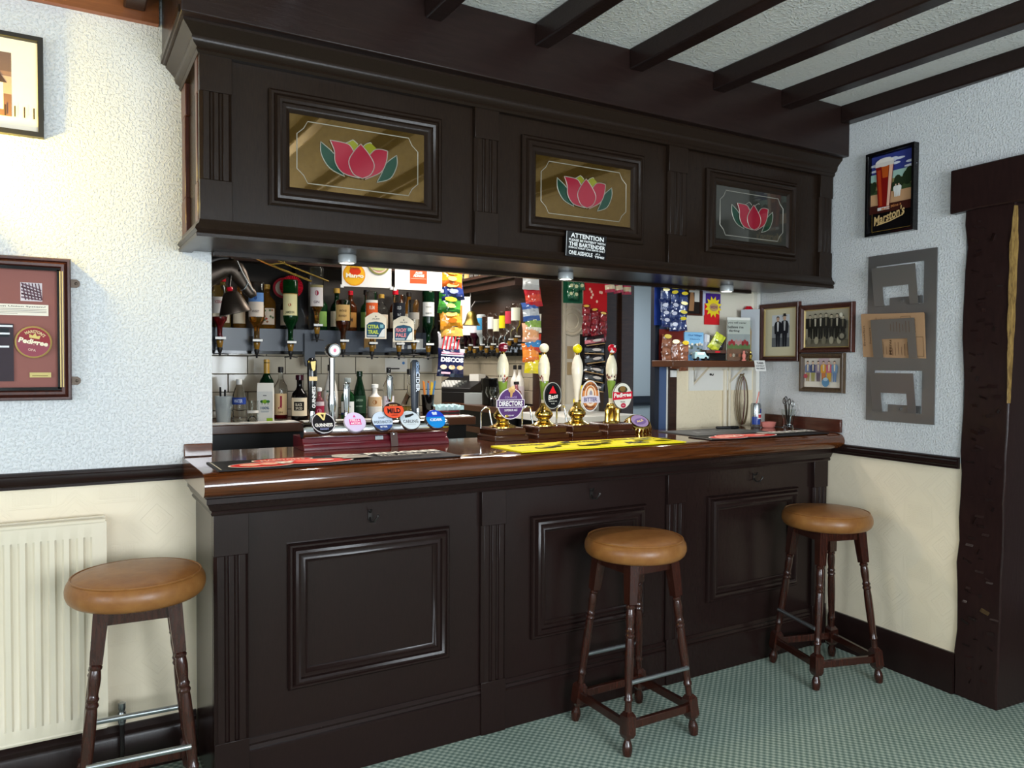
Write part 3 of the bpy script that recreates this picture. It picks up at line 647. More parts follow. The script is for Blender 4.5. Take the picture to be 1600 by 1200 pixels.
# ================================================================== BAR STOOLS
def frame_from(p, d):
    d = d.normalized(); x = Vector((1, 0, 0)); x = (x - d * x.dot(d)).normalized(); y = d.cross(x)
    return Matrix(((x.x, y.x, d.x, p.x), (x.y, y.y, d.y, p.y), (x.z, y.z, d.z, p.z), (0, 0, 0, 1)))
def make_stool(label):
    t = thing('bar_stool', label, 'stool')
    # padded seat
    mb = MB()
    mb.lathe([(0.0, 0.662), (0.165, 0.662), (0.182, 0.667), (0.192, 0.676), (0.1975, 0.690), (0.198, 0.702), (0.195, 0.716), (0.188, 0.727), (0.180, 0.7325), (0.170, 0.7365), (0.140, 0.743), (0.09, 0.7475), (0.04, 0.749), (0.0, 0.7495)], 56)
    seat = mb.build('seat', 'tan_vinyl', t, angle=80)
    mb = MB(); n = 48; mb.tube([(0.1835 * cos(2 * pi * k / n), 0.1835 * sin(2 * pi * k / n), 0.7325) for k in range(n)], 0.0028, 6, closed=True); mb.build('piping', 'tan_vinyl', seat)
    TOPZ, r0, r1 = 0.663, 0.098, 0.165
    def at(sx, sy, z):
        k = r1 + (r0 - r1) * z / TOPZ; return Vector((sx * k, sy * k, z))
    for sx, sy in ((-1, -1), (1, -1), (1, 1), (-1, 1)):
        p = at(sx, sy, 0); q = at(sx, sy, TOPZ); d = q - p; Ln = d.length
        mb = MB(); mb.M = frame_from(p, d)
        f = lambda fr: Ln * (1 - fr)
        mb.frustum((-0.017, -0.017), (0.017, 0.017), f(0.215), (-0.021, -0.021), (0.021, 0.021), f(0.0))
        mb.lathe([(0.010, f(0.222)), (0.0165, f(0.212))], 14)
        pr = [(0.010, 0.0), (0.015, 0.003), (0.019, f(0.968)), (0.0195, f(0.955)), (0.0175, f(0.938)), (0.012, f(0.916)), (0.012, f(0.908)), (0.015, f(0.90))]
        mb.lathe(pr, 14)
        mb.frustum((-0.015, -0.015), (0.015, 0.015), f(0.905), (-0.021, -0.021), (0.021, 0.021), f(0.885)); mb.box((-0.021, -0.021, f(0.885)), (0.021, 0.021, f(0.79)))
        mb.frustum((-0.021, -0.021), (0.021, 0.021), f(0.79), (-0.012, -0.012), (0.012, 0.012), f(0.770))
        mb.lathe([(0.014, f(0.79)), (0.0135, f(0.765)), (0.013, f(0.73)), (0.0135, f(0.72)), (0.0165, f(0.715)), (0.0165, f(0.703)), (0.0140, f(0.697)), (0.0145, f(0.66)), (0.0165, f(0.58)), (0.0172, f(0.50)), (0.0165, f(0.42)), (0.0150, f(0.392)),
                  (0.0170, f(0.388)), (0.0185, f(0.380)), (0.0165, f(0.372)), (0.0145, f(0.368)), (0.0165, f(0.362)), (0.0180, f(0.354)), (0.0150, f(0.346)), (0.0142, f(0.335)), (0.0165, f(0.305)), (0.0175, f(0.275)), (0.0160, f(0.250)), (0.0148, f(0.240)),
                  (0.0175, f(0.236)), (0.0185, f(0.228)), (0.0165, f(0.222)), (0.012, f(0.215))], 14, cap=False)
        mb.build('leg', 'stool_wood', t, angle=35)
    for k in range(4):
        s0 = ((-1, -1), (1, -1), (1, 1), (-1, 1))[k]; s1 = ((1, -1), (1, 1), (-1, 1), (-1, -1))[k]
        for nm, z, hh, tt in (('stretcher', 0.105, 0.030, 0.018), ('apron', 0.640, 0.040, 0.016)):
            a, b = at(*s0, z), at(*s1, z); d = (b - a); ln = d.length; ang = atan2(d.y, d.x)
            mb = MB(); mb.M = Matrix.Translation((a + b) / 2) @ Matrix.Rotation(ang, 4, 'Z'); mb.box((-ln / 2 + 0.015, -tt / 2, -hh / 2), (ln / 2 - 0.015, tt / 2, hh / 2)); mb.build(nm, 'stool_wood', t, bev=0.002)
    for sy in (-1, 1):
        a, b = at(-1, sy, 0.255), at(1, sy, 0.255); mb = MB(); mb.tube([a + Vector((0, sy * 0.014, 0)), b + Vector((0, sy * 0.014, 0))], 0.0085, 10); mb.build('foot_rail', 'steel', t, label='bright metal foot rail')
    return t
st = make_stool('tan vinyl bar stool standing in front of the middle bar panel')
st.location = (1.52, -0.235, 0); st.scale = (1, 1, 1.033); st.rotation_euler = (0, 0, radians(0)); st['group'] = 'bar stools'
s2 = copy_tree(st); s2.location = (2.645, -0.25, 0); s2.rotation_euler = (0, 0, radians(74)); 
for c_ in list(s2.children):
    if c_.name.startswith('foot_rail') and c_.data.vertices[0].co.y < 0: bpy.data.objects.remove(c_)
s2['label'] = 'tan vinyl bar stool in the corner by the right wall'
s3 = copy_tree(st); s3.location = (-0.215, 0.055, 0); s3.rotation_euler = (0, 0, radians(-3)); s3.scale = (1.0, 1.0, 1.06); s3['label'] = 'tan vinyl bar stool in front of the cream radiator'

# ================================================================== RADIATOR
rad = thing('radiator', 'cream ribbed panel radiator on the left wall', 'radiator', (-0.29, 0.395, 0))
mb = MB(); x0, x1, z0, z1, yf = -1.15, 0.0, 0.198, 0.912, -0.085
# pressed sheet with vertical ribs
xs = [(x0, 0.0), (x0 + 0.03, 0.0)]; x = x1 - 0.035; ribs = []
while x > x0 + 0.05: ribs.append(x); x -= 0.0405
ribs = ribs[::-1]; prof = [(x0, 0)]
for r in ribs: prof += [(r - 0.030, 0), (r - 0.024, 0.011), (r - 0.010, 0.011), (r - 0.004, 0)]
prof += [(x1, 0)]
za, zb = z0 + 0.055, z1 - 0.06
vs = []
for zz, fl in ((z0 + 0.012, 0), (za, 0), (za + 0.02, 1), (zb - 0.02, 1), (zb, 0), (z1 - 0.012, 0)):
    for px, d in prof: vs.append((px, yf + (d if fl else 0.0), zz))
n = len(prof); mb.add(vs, [(i * n + k, i * n + k + 1, (i + 1) * n + k + 1, (i + 1) * n + k) for i in range(5) for k in range(n - 1)])
mb.box((x0, yf + 0.012, z0 + 0.012), (x1, yf + 0.020, z1 - 0.012)); mb.build('front_panel', 'cream_paint', rad)
mb = MB(); mb.tube([(x0, yf + 0.008, z1 - 0.012), (x1, yf + 0.008, z1 - 0.012)], 0.010, 8); mb.tube([(x0, yf + 0.008, z0 + 0.012), (x1, yf + 0.008, z0 + 0.012)], 0.010, 8); mb.box((x1 - 0.004, yf - 0.001, z0 + 0.012), (x1 + 0.003, yf + 0.02, z1 - 0.012)); mb.build('edge_seam', 'cream_paint', rad)
mb = MB(); mb.box((x0, -0.045, z0), (x1, -0.030, z1)); mb.box((x0 + .1, -0.03, 0.3), (x0 + .14, 0.0, 0.85)); mb.box((x1 - .14, -0.03, 0.3), (x1 - .10, 0.0, 0.85)); mb.build('back_panel', 'cream_paint', rad)
mb = MB(); mb.tube([(0.0, -0.06, 0.222), (0.046, -0.06, 0.222)], 0.009, 8); mb.lathe([(0.010, 0.195), (0.013, 0.205), (0.013, 0.235), (0.009, 0.24), (0.012, 0.25), (0.012, 0.268), (0.004, 0.272)], 12, (0.046, -0.06, 0)); mb.build('valve', 'steel', rad, label='small grey metal valve')
mb = MB(); mb.tube([(0.046, -0.06, 0.198), (0.046, -0.06, 0.0)], 0.0075, 8); mb.build('pipe', 'iron', rad)

# ================================================================== PICTURES AND SIGNS
def person(mb, cx, z0, h, coat='2b2a2c', shirt='d8d8d6', skin='c9a58c', trousers=None, hat=None, w=0.26):
    mb.flat([(cx - w * h * .42, z0 + h * .50), (cx + w * h * .42, z0 + h * .50), (cx + w * h * .30, z0), (cx + w * h * .06, z0), (cx, z0 + h * .4), (cx - w * h * .06, z0), (cx - w * h * .30, z0)], trousers or coat)
    mb.flat([(cx - w * h * .55, z0 + h * .42), (cx + w * h * .55, z0 + h * .42), (cx + w * h * .62, z0 + h * .70), (cx + w * h * .45, z0 + h * .80), (cx, z0 + h * .84), (cx - w * h * .45, z0 + h * .80), (cx - w * h * .62, z0 + h * .70)], coat)
    mb.flat([(cx - w * h * .10, z0 + h * .5), (cx + w * h * .10, z0 + h * .5), (cx + w * h * .16, z0 + h * .80), (cx - w * h * .16, z0 + h * .80)], shirt)
    mb.oval(cx, z0 + h * .90, h * .062, h * .085, skin, 10)
    if hat: mb.flat([(cx - h * .12, z0 + h * .95), (cx + h * .12, z0 + h * .95), (cx + h * .06, z0 + h * .97), (cx + h * .05, z0 + h * 1.04), (cx - h * .05, z0 + h * 1.04), (cx - h * .06, z0 + h * .97)], hat)
    else: mb.flat([(cx - h * .07, z0 + h * .91), (cx - h * .055, z0 + h * .97), (cx, z0 + h * .995), (cx + h * .055, z0 + h * .97), (cx + h * .07, z0 + h * .91), (cx + h * .04, z0 + h * .95), (cx - h * .04, z0 + h * .95)], '2a2320')
def picture(label, loc, rz, w, h, fw, depth, m, art, prof=None, slip=None, cat='picture', group=None, name='framed_picture'):
    # local: x right, z up, picture centred, back on y=0, front toward -y
    t = thing(name, label, cat, loc, rz, group)
    mb = MB(); p = prof or [(0, 0), (0, depth * .75), (fw * .15, depth), (fw * .4, depth * .92), (fw * .55, depth * .98), (fw * .8, depth * .7), (fw, depth * .55), (fw, depth * .3)]
    mb.frame(-w / 2, w / 2, -h / 2, h / 2, 0, p); mb.box((-w / 2 + .002, -depth * .3, -h / 2 + .002), (w / 2 - .002, 0, h / 2 - .002)); mb.build('frame', m, t)
    if slip:
        mb = MB(); mb.frame(-w / 2 + fw * .92, w / 2 - fw * .92, -h / 2 + fw * .92, h / 2 - fw * .92, 0, [(0, depth * .55), (0.0015, depth * .62), (0.006, depth * .5), (0.006, depth * .3)]); mb.build('slip', slip, t, label='gilt inner slip')
    mb = MB(); mb.M = Matrix.Translation((0, -depth * .3, 0)); art(mb, w - 2 * fw, h - 2 * fw); mb.build('print', 'print', t)
    return t
# photograph of a white inn, upper left, cut by the frame edge
def art_inn(mb, w, h):
    mb.rect(-w / 2, -h / 2, w / 2, h / 2, 'efe6d4'); a, b = -w / 2 + .055, w / 2 - .072; c, d = -h / 2 + .042, h / 2 - .045
    mb.rect(a, c, b, d, '8d6f62'); mb.rect(a, d - .06, b, d, '6f5a55')
    mb.rect(a, d - .14, b, d - .075, 'b79a88'); mb.flat([(a, c), (b, c), (b, c + .07), (a, c + .07)], '7a5a4e')
    mb.flat([(b - .16, c + .02), (b - .022, c + .02), (b - .022, c + .11), (b - .16, c + .11)], 'e9dfd2')
    mb.flat([(b - .18, c + .105), (b - .012, c + .105), (b - .05, c + .16), (b - .16, c + .16)], '4a3a38')
    mb.rect(b - .056, c + .15, b - .044, c + .20, '4a3a38')
    for k in range(3): mb.rect(b - .15 + k * .042, c + .06, b - .13 + k * .042, c + .09, '3c302e')
    mb.rect(b - .12, c + .02, b - .10, c + .055, '3c302e')
    for k in range(9): mb.rect(a + .01 + k * .026, c, a + .014 + k * .026, c + .035, '3c302e')
picture('black framed sepia photograph of an inn, above the wall light', (-0.600, 0.40, 2.3175), 0, 0.292, 0.321, 0.016, 0.028, 'black', art_inn, prof=[(0, 0), (0, 0.028), (0.014, 0.028), (0.016, 0.026), (0.016, 0.008)])
# memorabilia case, left
def art_case(mb, w, h):
    mb.rect(-w / 2, -h / 2, w / 2, h / 2, '8e5a52')
    rx = w / 2
    mb.rect(rx - .108, .090, rx - .048, .150, 'd8cdd0')
    for k in range(5): mb.flat([(rx - .106, .100 + k * .011), (rx - .050, .092 + k * .008), (rx - .050, .096 + k * .008), (rx - .106, .106 + k * .011)], '4a3038' if k % 2 else '77606a')
    for k in range(6): mb.flat([(rx - .104 + k * .009, .148), (rx - .101 + k * .009, .148), (rx - .092 + k * .009, .094), (rx - .096 + k * .009, .094)], '5a3a44')
    mb.rect(rx - .30, .043, rx - .031, .079, 'e9e0d0')
    mb.text('Why use the Burton Union System?', rx - .166, .0715, .255, .006, '2a2420', 0.015)
    for k in range(4): mb.rect(rx - .295, .063 - k * .005, rx - .036 - (k == 3) * .08, .0645 - k * .005, '8a8078')
    mb.rect(rx - .26, -.17, rx - .128, .015, '3a3036'); mb.rect(rx - .26, -.028, rx - .140, .0, '23282c')
    for k, (z, l) in enumerate(((.004, .13), (-.02, .138), (-.062, .14))): mb.rect(rx - .26, z, rx - l, z + .006, 'dfe0e2')
    mb.rect(rx - .172, -.055, rx - .168, -.024, 'dfe0e2')
    mb.rect(rx - .085, -.158, rx - .025, -.142, 'c9b878'); mb.rect(rx - .078, -.154, rx - .034, -.151, '8a7a48')
case = picture('brown framed memorabilia case with a brewery badge, beside the radiator', (-0.600, 0.40, 1.536), 0, 0.436, 0.466, 0.034, 0.042, 'frame_wood', art_case, prof=[(0, 0), (0, 0.03), (0.004, 0.036), (0.010, 0.036), (0.012, 0.030), (0.020, 0.042), (0.028, 0.040), (0.034, 0.03), (0.034, 0.012)], cat='display case', name='display_case')
mb = MB(); mb.box((0.178, -0.036, -0.195), (0.190, -0.014, 0.195)); mb.box((-0.19, -0.036, -0.20), (0.19, -0.014, -0.19)); mb.box((-0.19, -0.036, 0.19), (0.19, -0.014, 0.20)); mb.build('inner_border', 'black_gloss', case)
mb = MB(); mb.tube([(0.187, -0.040, -0.19), (0.187, -0.040, 0.19)], 0.0025, 8); mb.tube([(0.194, -0.040, -0.19), (0.194, -0.040, 0.19)], 0.0025, 8); mb.build('brass_trim', 'gilt', case)
mb = MB(); mb.M = Matrix.Translation((0.111, -0.016, -0.043)) @ Matrix.Rotation(radians(10), 4, 'Y'); mb.mat = 0
mb.lathe([(0.052, 0), (0.052, 0.010), (0.048, 0.014), (0.0, 0.014)], 32, axis='y', col=lin('b89a5a')); mb.lay = 0.0145
mb.oval(0, 0, .047, .047, '8a1420'); mb.oval(0, 0, .047, .047, '8d3a48', 24, pi, 2 * pi); mb.text('MARSTON\'S', 0, .034, .060, .010, 'e6cf9a', .02, arc=(.04, True)); mb.flat([(-.014, .012), (.014, .012), (.016, .024), (.006, .02), (0, .03), (-.006, .02), (-.016, .024)], 'd8c070')
mb.text('Pedigree', 0, -.002, .082, .022, 'f1e6c8', .04, .1); mb.text('OPA', 0, -.026, .022, .008, 'd8b0a0', .02); mb.build('badge', 'print_gloss', case, label='round red brewery badge')
for z in (0.155, -0.170):
    mb = MB(); mb.prism([(0.215, z - .014), (0.235, z - .014), (0.243, z - .008), (0.245, z), (0.243, z + .008), (0.235, z + .014), (0.215, z + .014)], -0.005, 0.0); mb.lathe([(0.005, 0.0), (0.005, 0.007), (0.002, 0.008)], 10, (0.233, 0, z), 'y'); mb.build('mounting_lug', 'bronze_bell', case)
# wall light below the inn photograph: just outside the frame, only its glow shows
wlmp = thing('wall_light', 'brass wall light with glowing frosted shade on left wall', 'wall light', (-0.69, 0.40, 1.86))
mb = MB(); mb.lathe([(0.045, 0), (0.045, 0.012), (0.02, 0.018), (0.012, 0.02)], 20, axis='y'); mb.tube([(0, -0.015, 0), (0, -0.06, -0.01), (0, -0.09, 0.01), (0, -0.09, 0.03)], 0.006, 8); mb.build('bracket', 'brass', wlmp)
mb = MB(); mb.lathe([(0.02, 0.03), (0.045, 0.05), (0.05, 0.09), (0.058, 0.115), (0.055, 0.115), (0.047, 0.09), (0.042, 0.055), (0.018, 0.036)], 20, (0, -0.09, 0), cap=False); mb.build('shade', 'frosted', wlmp)
mb = MB(); mb.lathe([(0.0, 0.04), (0.016, 0.05), (0.022, 0.07), (0.014, 0.09), (0, 0.094)], 14, (0, -0.09, 0)); mb.build('bulb', 'bulb', wlmp)
lamp('wall_light_glow', 'POINT', (-0.69, 0.285, 2.04), 22, (1.0, 0.72, 0.10), radius=0.03)

# right wall pictures
def art_two(mb, w, h):
    mb.rect(-w / 2, -h / 2, w / 2, h / 2, 'd9cfae'); a, b, c, d = -w * .26, w * .30, -h * .30, h * .36
    mb.rect(a, c, b, d, '9a9c9e'); mb.rect(a, d - .06, b, d, 'd5d8dc'); mb.rect(a, c, b, c + .05, '6c6e70')
    person(mb, a + .045, c, .17, '23242a', 'dcdcdc'); person(mb, a + .095, c, .175, '26262c', 'b8b8b8', hat='2a2624')
def art_group(mb, w, h):
    mb.rect(-w / 2, -h / 2, w / 2, h / 2, '8c8676'); mb.rect(-w / 2, h * .18, w / 2, h / 2, 'a8a08c'); mb.rect(-w / 2, 0, -w * .34, h * .28, '2c2a26'); mb.rect(-w / 2, -h / 2, w / 2, -h * .30, '6f6858')
    r = random.Random(5)
    for k in range(7): person(mb, -w * .38 + k * w * .128, -h * .28, h * (.60 + r.random() * .1), r.choice(['2a2824', '3a362e', '24221e']), r.choice(['b8b09c', '6a6454']), 'b8ab94', w=.3)
    for k in range(5): mb.oval(-w * .36 + k * w * .17, -h * .32, w * .05, h * .10, r.choice(['9c947e', '77705e', 'b4ab94']), 12)
    mb.oval(w * .38, -h * .22, w * .085, h * .12, '3a3730', 14); mb.oval(w * .38, -h * .22, w * .05, h * .07, '8a8474', 12); mb.oval(w * .36, h * .32, w * .035, h * .06, 'd8d2c0', 10)
def art_colour(mb, w, h):
    mb.rect(-w / 2, -h / 2, w / 2, h / 2, 'd8cfc4'); mb.rect(-w / 2, -h / 2, w / 2, -h * .32, 'e6ddcf'); mb.rect(-w * .1, h * .1, w * .2, h / 2, 'c8b0b4')
    r = random.Random(8); cols = [('7a84a0', 'b09a6a'), ('4c5478', 'a8a060'), ('9a8a9a', '6a5a6a'), ('d8a040', 'c87a4a'), ('c86a78', 'd0a040'), ('7a94b0', '6a84a8')]
    for k, (a, b) in enumerate(cols): person(mb, -w * .40 + k * w * .155, -h * .30, h * .72, a, 'e0d0b0', 'd8b49a', b, w=.3)
    mb.oval(w * .14, -h * .32, w * .10, h * .16, '5f8aac', 14); mb.oval(w * .14, -h * .22, w * .07, h * .06, 'a8c0d0', 12); mb.oval(-w * .42, -h * .12, w * .06, h * .08, 'b8505a', 10)
picture('brown framed photograph of two suited men on cream mount', on_right(0.342, 1.6115), WALL_RZ, 0.284, 0.322, 0.028, 0.024, 'frame_wood', art_two, slip='gilt', group='framed photographs on the right wall')
picture('brown framed black and white photograph of a seated team', on_right(0.025, 1.622), WALL_RZ, 0.338, 0.252, 0.028, 0.026, 'frame_wood', art_group, slip='gilt', group='framed photographs on the right wall')
picture('bronze framed colour group photograph, lowest of the three', on_right(0.051, 1.392), WALL_RZ, 0.284, 0.203, 0.026, 0.024, 'frame_bronze', art_colour, group='framed photographs on the right wall')
# poster with a pint
def art_pint(mb, w, h):
    mb.rect(-w / 2, -h / 2, w / 2, h / 2, '0f0c0d')
    for q in ((-w / 2 + .004, -h / 2 + .004, w / 2 - .004, -h / 2 + .0055), (-w / 2 + .004, -h / 2 + .004, -w / 2 + .0055, h / 2 - .15), (w / 2 - .0055, -h / 2 + .004, w / 2 - .004, h / 2 - .15)): mb.rect(*q, 'a8843f')
    b = h / 2 - .235; mb.rect(-w / 2, b, w / 2, h / 2, 'c9b878'); mb.rect(-w / 2, h / 2 - .085, w / 2, h / 2, '363f86')
    r = random.Random(2)
    for k in range(12): mb.oval(r.uniform(-w * .45, w * .45), h / 2 - r.uniform(.01, .08), r.uniform(.02, .045), .006, 'd9dce8', 12)
    mb.rect(-w / 2, h / 2 - .12, w / 2, h / 2 - .085, '9fc0b4'); mb.rect(-w / 2, b, w / 2, b + .055, 'c79a72'); mb.flat([(-w / 2, b + .055), (w / 2, b + .055), (w / 2, b + .075), (0, b + .085), (-w / 2, b + .07)], '3f5030')
    for x, z, rr in ((.035, .100, .020), (.055, .092, .016), (.085, .105, .026), (.097, .125, .022), (.015, .08, .013), (-.10, .085, .02), (-.09, .10, .013)): mb.oval(x, b + z, rr, rr * 1.3, '25321e', 12)
    for x in (.028, .045): person(mb, x, b + .025, .062, 'e6e6e2', 'e6e6e2', 'd8b49a', w=.36)
    mb.rect(-w / 2, b - .038, w / 2, b, '3f1a14')
    g0, g1 = b - .015, h / 2 - .050
    mb.flat([(-.062, g0), (-.002, g0), (.018, g1), (-.078, g1)], '7d1410'); mb.flat([(-.055, g0 + .01), (-.040, g0 + .01), (-.052, g1 - .02), (-.070, g1 - .02)], 'b03a1a'); mb.flat([(-.040, g1 - .06), (-.012, g1 - .06), (-.006, g1), (-.048, g1)], 'b8521c')
    mb.flat([(-.016, g0 + .005), (-.003, g0 + .005), (.016, g1), (-.004, g1)], 'e8b8a0'); mb.oval(-.030, g1 + .012, .050, .020, 'e6dfd6', 20); mb.flat([(-.080, g1 - .006), (.020, g1 - .006), (.020, g1 + .012), (-.080, g1 + .012)], 'd8d0c8'); mb.flat([(-.064, g0 - .012), (0, g0 - .012), (0, g0 + .002), (-.064, g0 + .002)], 'd8d4d2')
    mb.text('Make Mine a', .010, -h / 2 + .108, .105, .013, 'c07a4a', 0.02, .15, radians(6)); mb.text("Marston's", .0, -h / 2 + .068, .165, .044, 'cfae78', 0.025, .25, radians(12))
    mb.flat([(-.068, -h / 2 + .028), (.0, -h / 2 + .038), (.072, -h / 2 + .058), (.074, -h / 2 + .063), (.0, -h / 2 + .044), (-.066, -h / 2 + .034)], 'cfae78')
picture('black framed poster of a red pint glass', on_right(-0.341, 2.2475), WALL_RZ, 0.256, 0.396, 0.018, 0.034, 'black_gloss', art_pint, prof=[(0, 0), (0, 0.034), (0.012, 0.034), (0.018, 0.022), (0.018, 0.008)], cat='poster', name='framed_poster')

# ---- steel leaflet rack on the right wall (local x toward viewer, so left edge of rack is at world y -0.218)
rack = thing('leaflet_rack', 'brushed steel three pocket leaflet rack on the right wall', 'rack', on_right(-0.396, 1.562), WALL_RZ)
RWD, RH = 0.356, 0.79
def yy(y): return (-0.396 - y) / 0.9975
mb = MB()
hx0, hx1 = yy(-0.262), yy(-0.512); zo = 1.562
wins_ = [(1.715 - zo, 1.905 - zo), (1.468 - zo, 1.66 - zo), (1.213 - zo, 1.408 - zo)]
xL_, xR_ = -RWD / 2, RWD / 2; y0_, y1_ = -0.010, -0.006
mb.box((xL_, y0_, -RH / 2), (hx0, y1_, RH / 2)); mb.box((hx1, y0_, -RH / 2), (xR_, y1_, RH / 2))
zs = [-RH / 2] + [v for w_ in wins_[::-1] for v in w_] + [RH / 2]
for i in range(0, len(zs), 2): mb.box((hx0, y0_, zs[i]), (hx1, y1_, zs[i + 1]))
mb.box((xL_ + .03, -0.006, -RH / 2 + .03), (xL_ + .035, 0, RH / 2 - .03)); mb.box((xR_ - .035, -0.006, -RH / 2 + .03), (xR_ - .03, 0, RH / 2 - .03))
mb.build('back_plate', 'brushed_steel', rack)
for i, (za, zb) in enumerate(wins_):
    mb = MB(); d0, d1 = 0.012, 0.040    # bottom stands off less, top leans out
    px0, px1 = hx0 + 0.004, hx1 - 0.018; hz = (za + (zb - za) * 0.46); qx0, qx1 = yy(-0.318), yy(-0.452)
    def pt(x, z): t_ = (z - za) / (zb - za); return -0.010 - d0 - (d1 - d0) * t_
    def pane(xa, xb, z0_, z1_):
        mb.add([(xa, pt(0, z0_), z0_), (xb, pt(0, z0_), z0_), (xb, pt(0, z1_), z1_), (xa, pt(0, z1_), z1_), (xa, pt(0, z0_) + .002, z0_), (xb, pt(0, z0_) + .002, z0_), (xb, pt(0, z1_) + .002, z1_), (xa, pt(0, z1_) + .002, z1_)],
               [(0, 1, 2, 3), (7, 6, 5, 4), (0, 4, 5, 1), (1, 5, 6, 2), (2, 6, 7, 3), (3, 7, 4, 0)])
    zt = zb - 0.012
    pane(px0, qx0, za, hz); pane(qx1, px1, za, hz); pane(px0, px1, hz, zt)
    for xa, xb in ((px0, qx0), (qx1, px1)): mb.box((xa, pt(0, za), za - 0.002), (xb, -0.008, za + 0.001))
    pk = mb.build('pocket', 'brushed_steel', rack)
    if i != 1:
        mb = MB(); mb.box((qx0 + .02, -0.009, za), (hx1 - .01, -0.003, za + .035)); mb.lathe([(0.009, 0), (0.009, 0.003), (0.004, 0.004), (0.004, 0.001)], 14, ((qx0 + qx1) / 2 + .02, -0.009, za + .018), 'y'); mb.build('fixing_tab', 'brushed_steel', pk)
# kraft menus in the middle pocket
def menu(label, dx, dy, rot):
    t = thing('menu_card', label, 'menu', on_right(-0.368 - dx, 1.571, 0.016 + dy), WALL_RZ, 'kraft menus in the steel rack')
    t.rotation_euler = (radians(-6), 0, WALL_RZ) if False else (0, 0, WALL_RZ)
    mb = MB(); mb.M = Matrix.Rotation(radians(8), 4, 'X') @ Matrix.Rotation(rot, 4, 'Y')
    w, h = .330, .208; mb.box((-w / 2, 0, -h / 2), (w / 2, .0012, h / 2), lin('b58f6c'))
    mb.text('Breakfast', -w / 2 + .012, 0, .10, .011, '6a4f3c', .01, 0, radians(90)); mb.text('Starters', -w / 2 + .045, 0, .08, .009, '6a4f3c', .01, 0, radians(90))
    for xx, zz, ww, hh in ((w / 2 - .09, .075, .05, .03), (w / 2 - .025, -.05, .036, .09)):
        for q in ((xx - ww / 2, zz - hh / 2, xx + ww / 2, zz - hh / 2 + .0015), (xx - ww / 2, zz + hh / 2 - .0015, xx + ww / 2, zz + hh / 2), (xx - ww / 2, zz - hh / 2, xx - ww / 2 + .0015, zz + hh / 2), (xx + ww / 2 - .0015, zz - hh / 2, xx + ww / 2, zz + hh / 2)): mb.rect(*q, '5a4230')
    mb.text('Desserts', w / 2 - .045, .045, .06, .008, '5a4230', .01, 0, radians(90)); mb.text('Menu', -.01, -.055, .07, .014, '5a4230', .02, 0, radians(90))
    r = random.Random(int(dx * 1000) + 4)
    for k in range(26):
        x = -w / 2 + .07 + (k % 13) * .016; z = (-.09 if k < 13 else .02) + r.uniform(-.004, .004); mb.rect(x, z, x + .0022, z + r.uniform(.03, .065), '7a5c46')
    mb.build('card', 'print', t)
menu('brown kraft menu card at the front of the steel rack', 0.0, 0.010, radians(1.5)); menu('second brown kraft menu card behind the front menu', -0.004, 0.002, radians(2.5))

# ---- notice on the canopy
nt = thing('notice_sign', 'black notice with white capitals fixed under the middle pane', 'sign', (1.437, 0.0, 1.911))
mb = MB(); mb.M = Matrix.Translation((0, -0.010, 0)) @ Matrix.Rotation(radians(2.5), 4, 'Y'); w, h = .202, .102
mb.box((-w / 2, 0, -h / 2), (w / 2, .006, h / 2), lin('131214'))
mb.rect(-w / 2 + .002, -h / 2 + .002, -w / 2 + .0035, h / 2 - .002, 'd8d8d8')
for tx, z, tw, th in (('ATTENTION', .036, .165, .019), ('PLEASE BE PATIENT WITH', .0175, .182, .0095), ('THE BARTENDER', .001, .182, .016), ('EVEN A TOILET CAN SERVE ONLY', -.0135, .182, .0075)): mb.text(tx, .004, z, tw, th, 'e9e9e7', .03)
mb.text('ONE ASSHOLE', -.027, -.034, .118, .017, 'e9e9e7', .03); mb.text('AT A', .058, -.0275, .024, .007, 'e9e9e7', .03); mb.text('TIME!', .066, -.039, .050, .0095, 'e9e9e7', .03)
mb.build('board', 'print_gloss', nt)

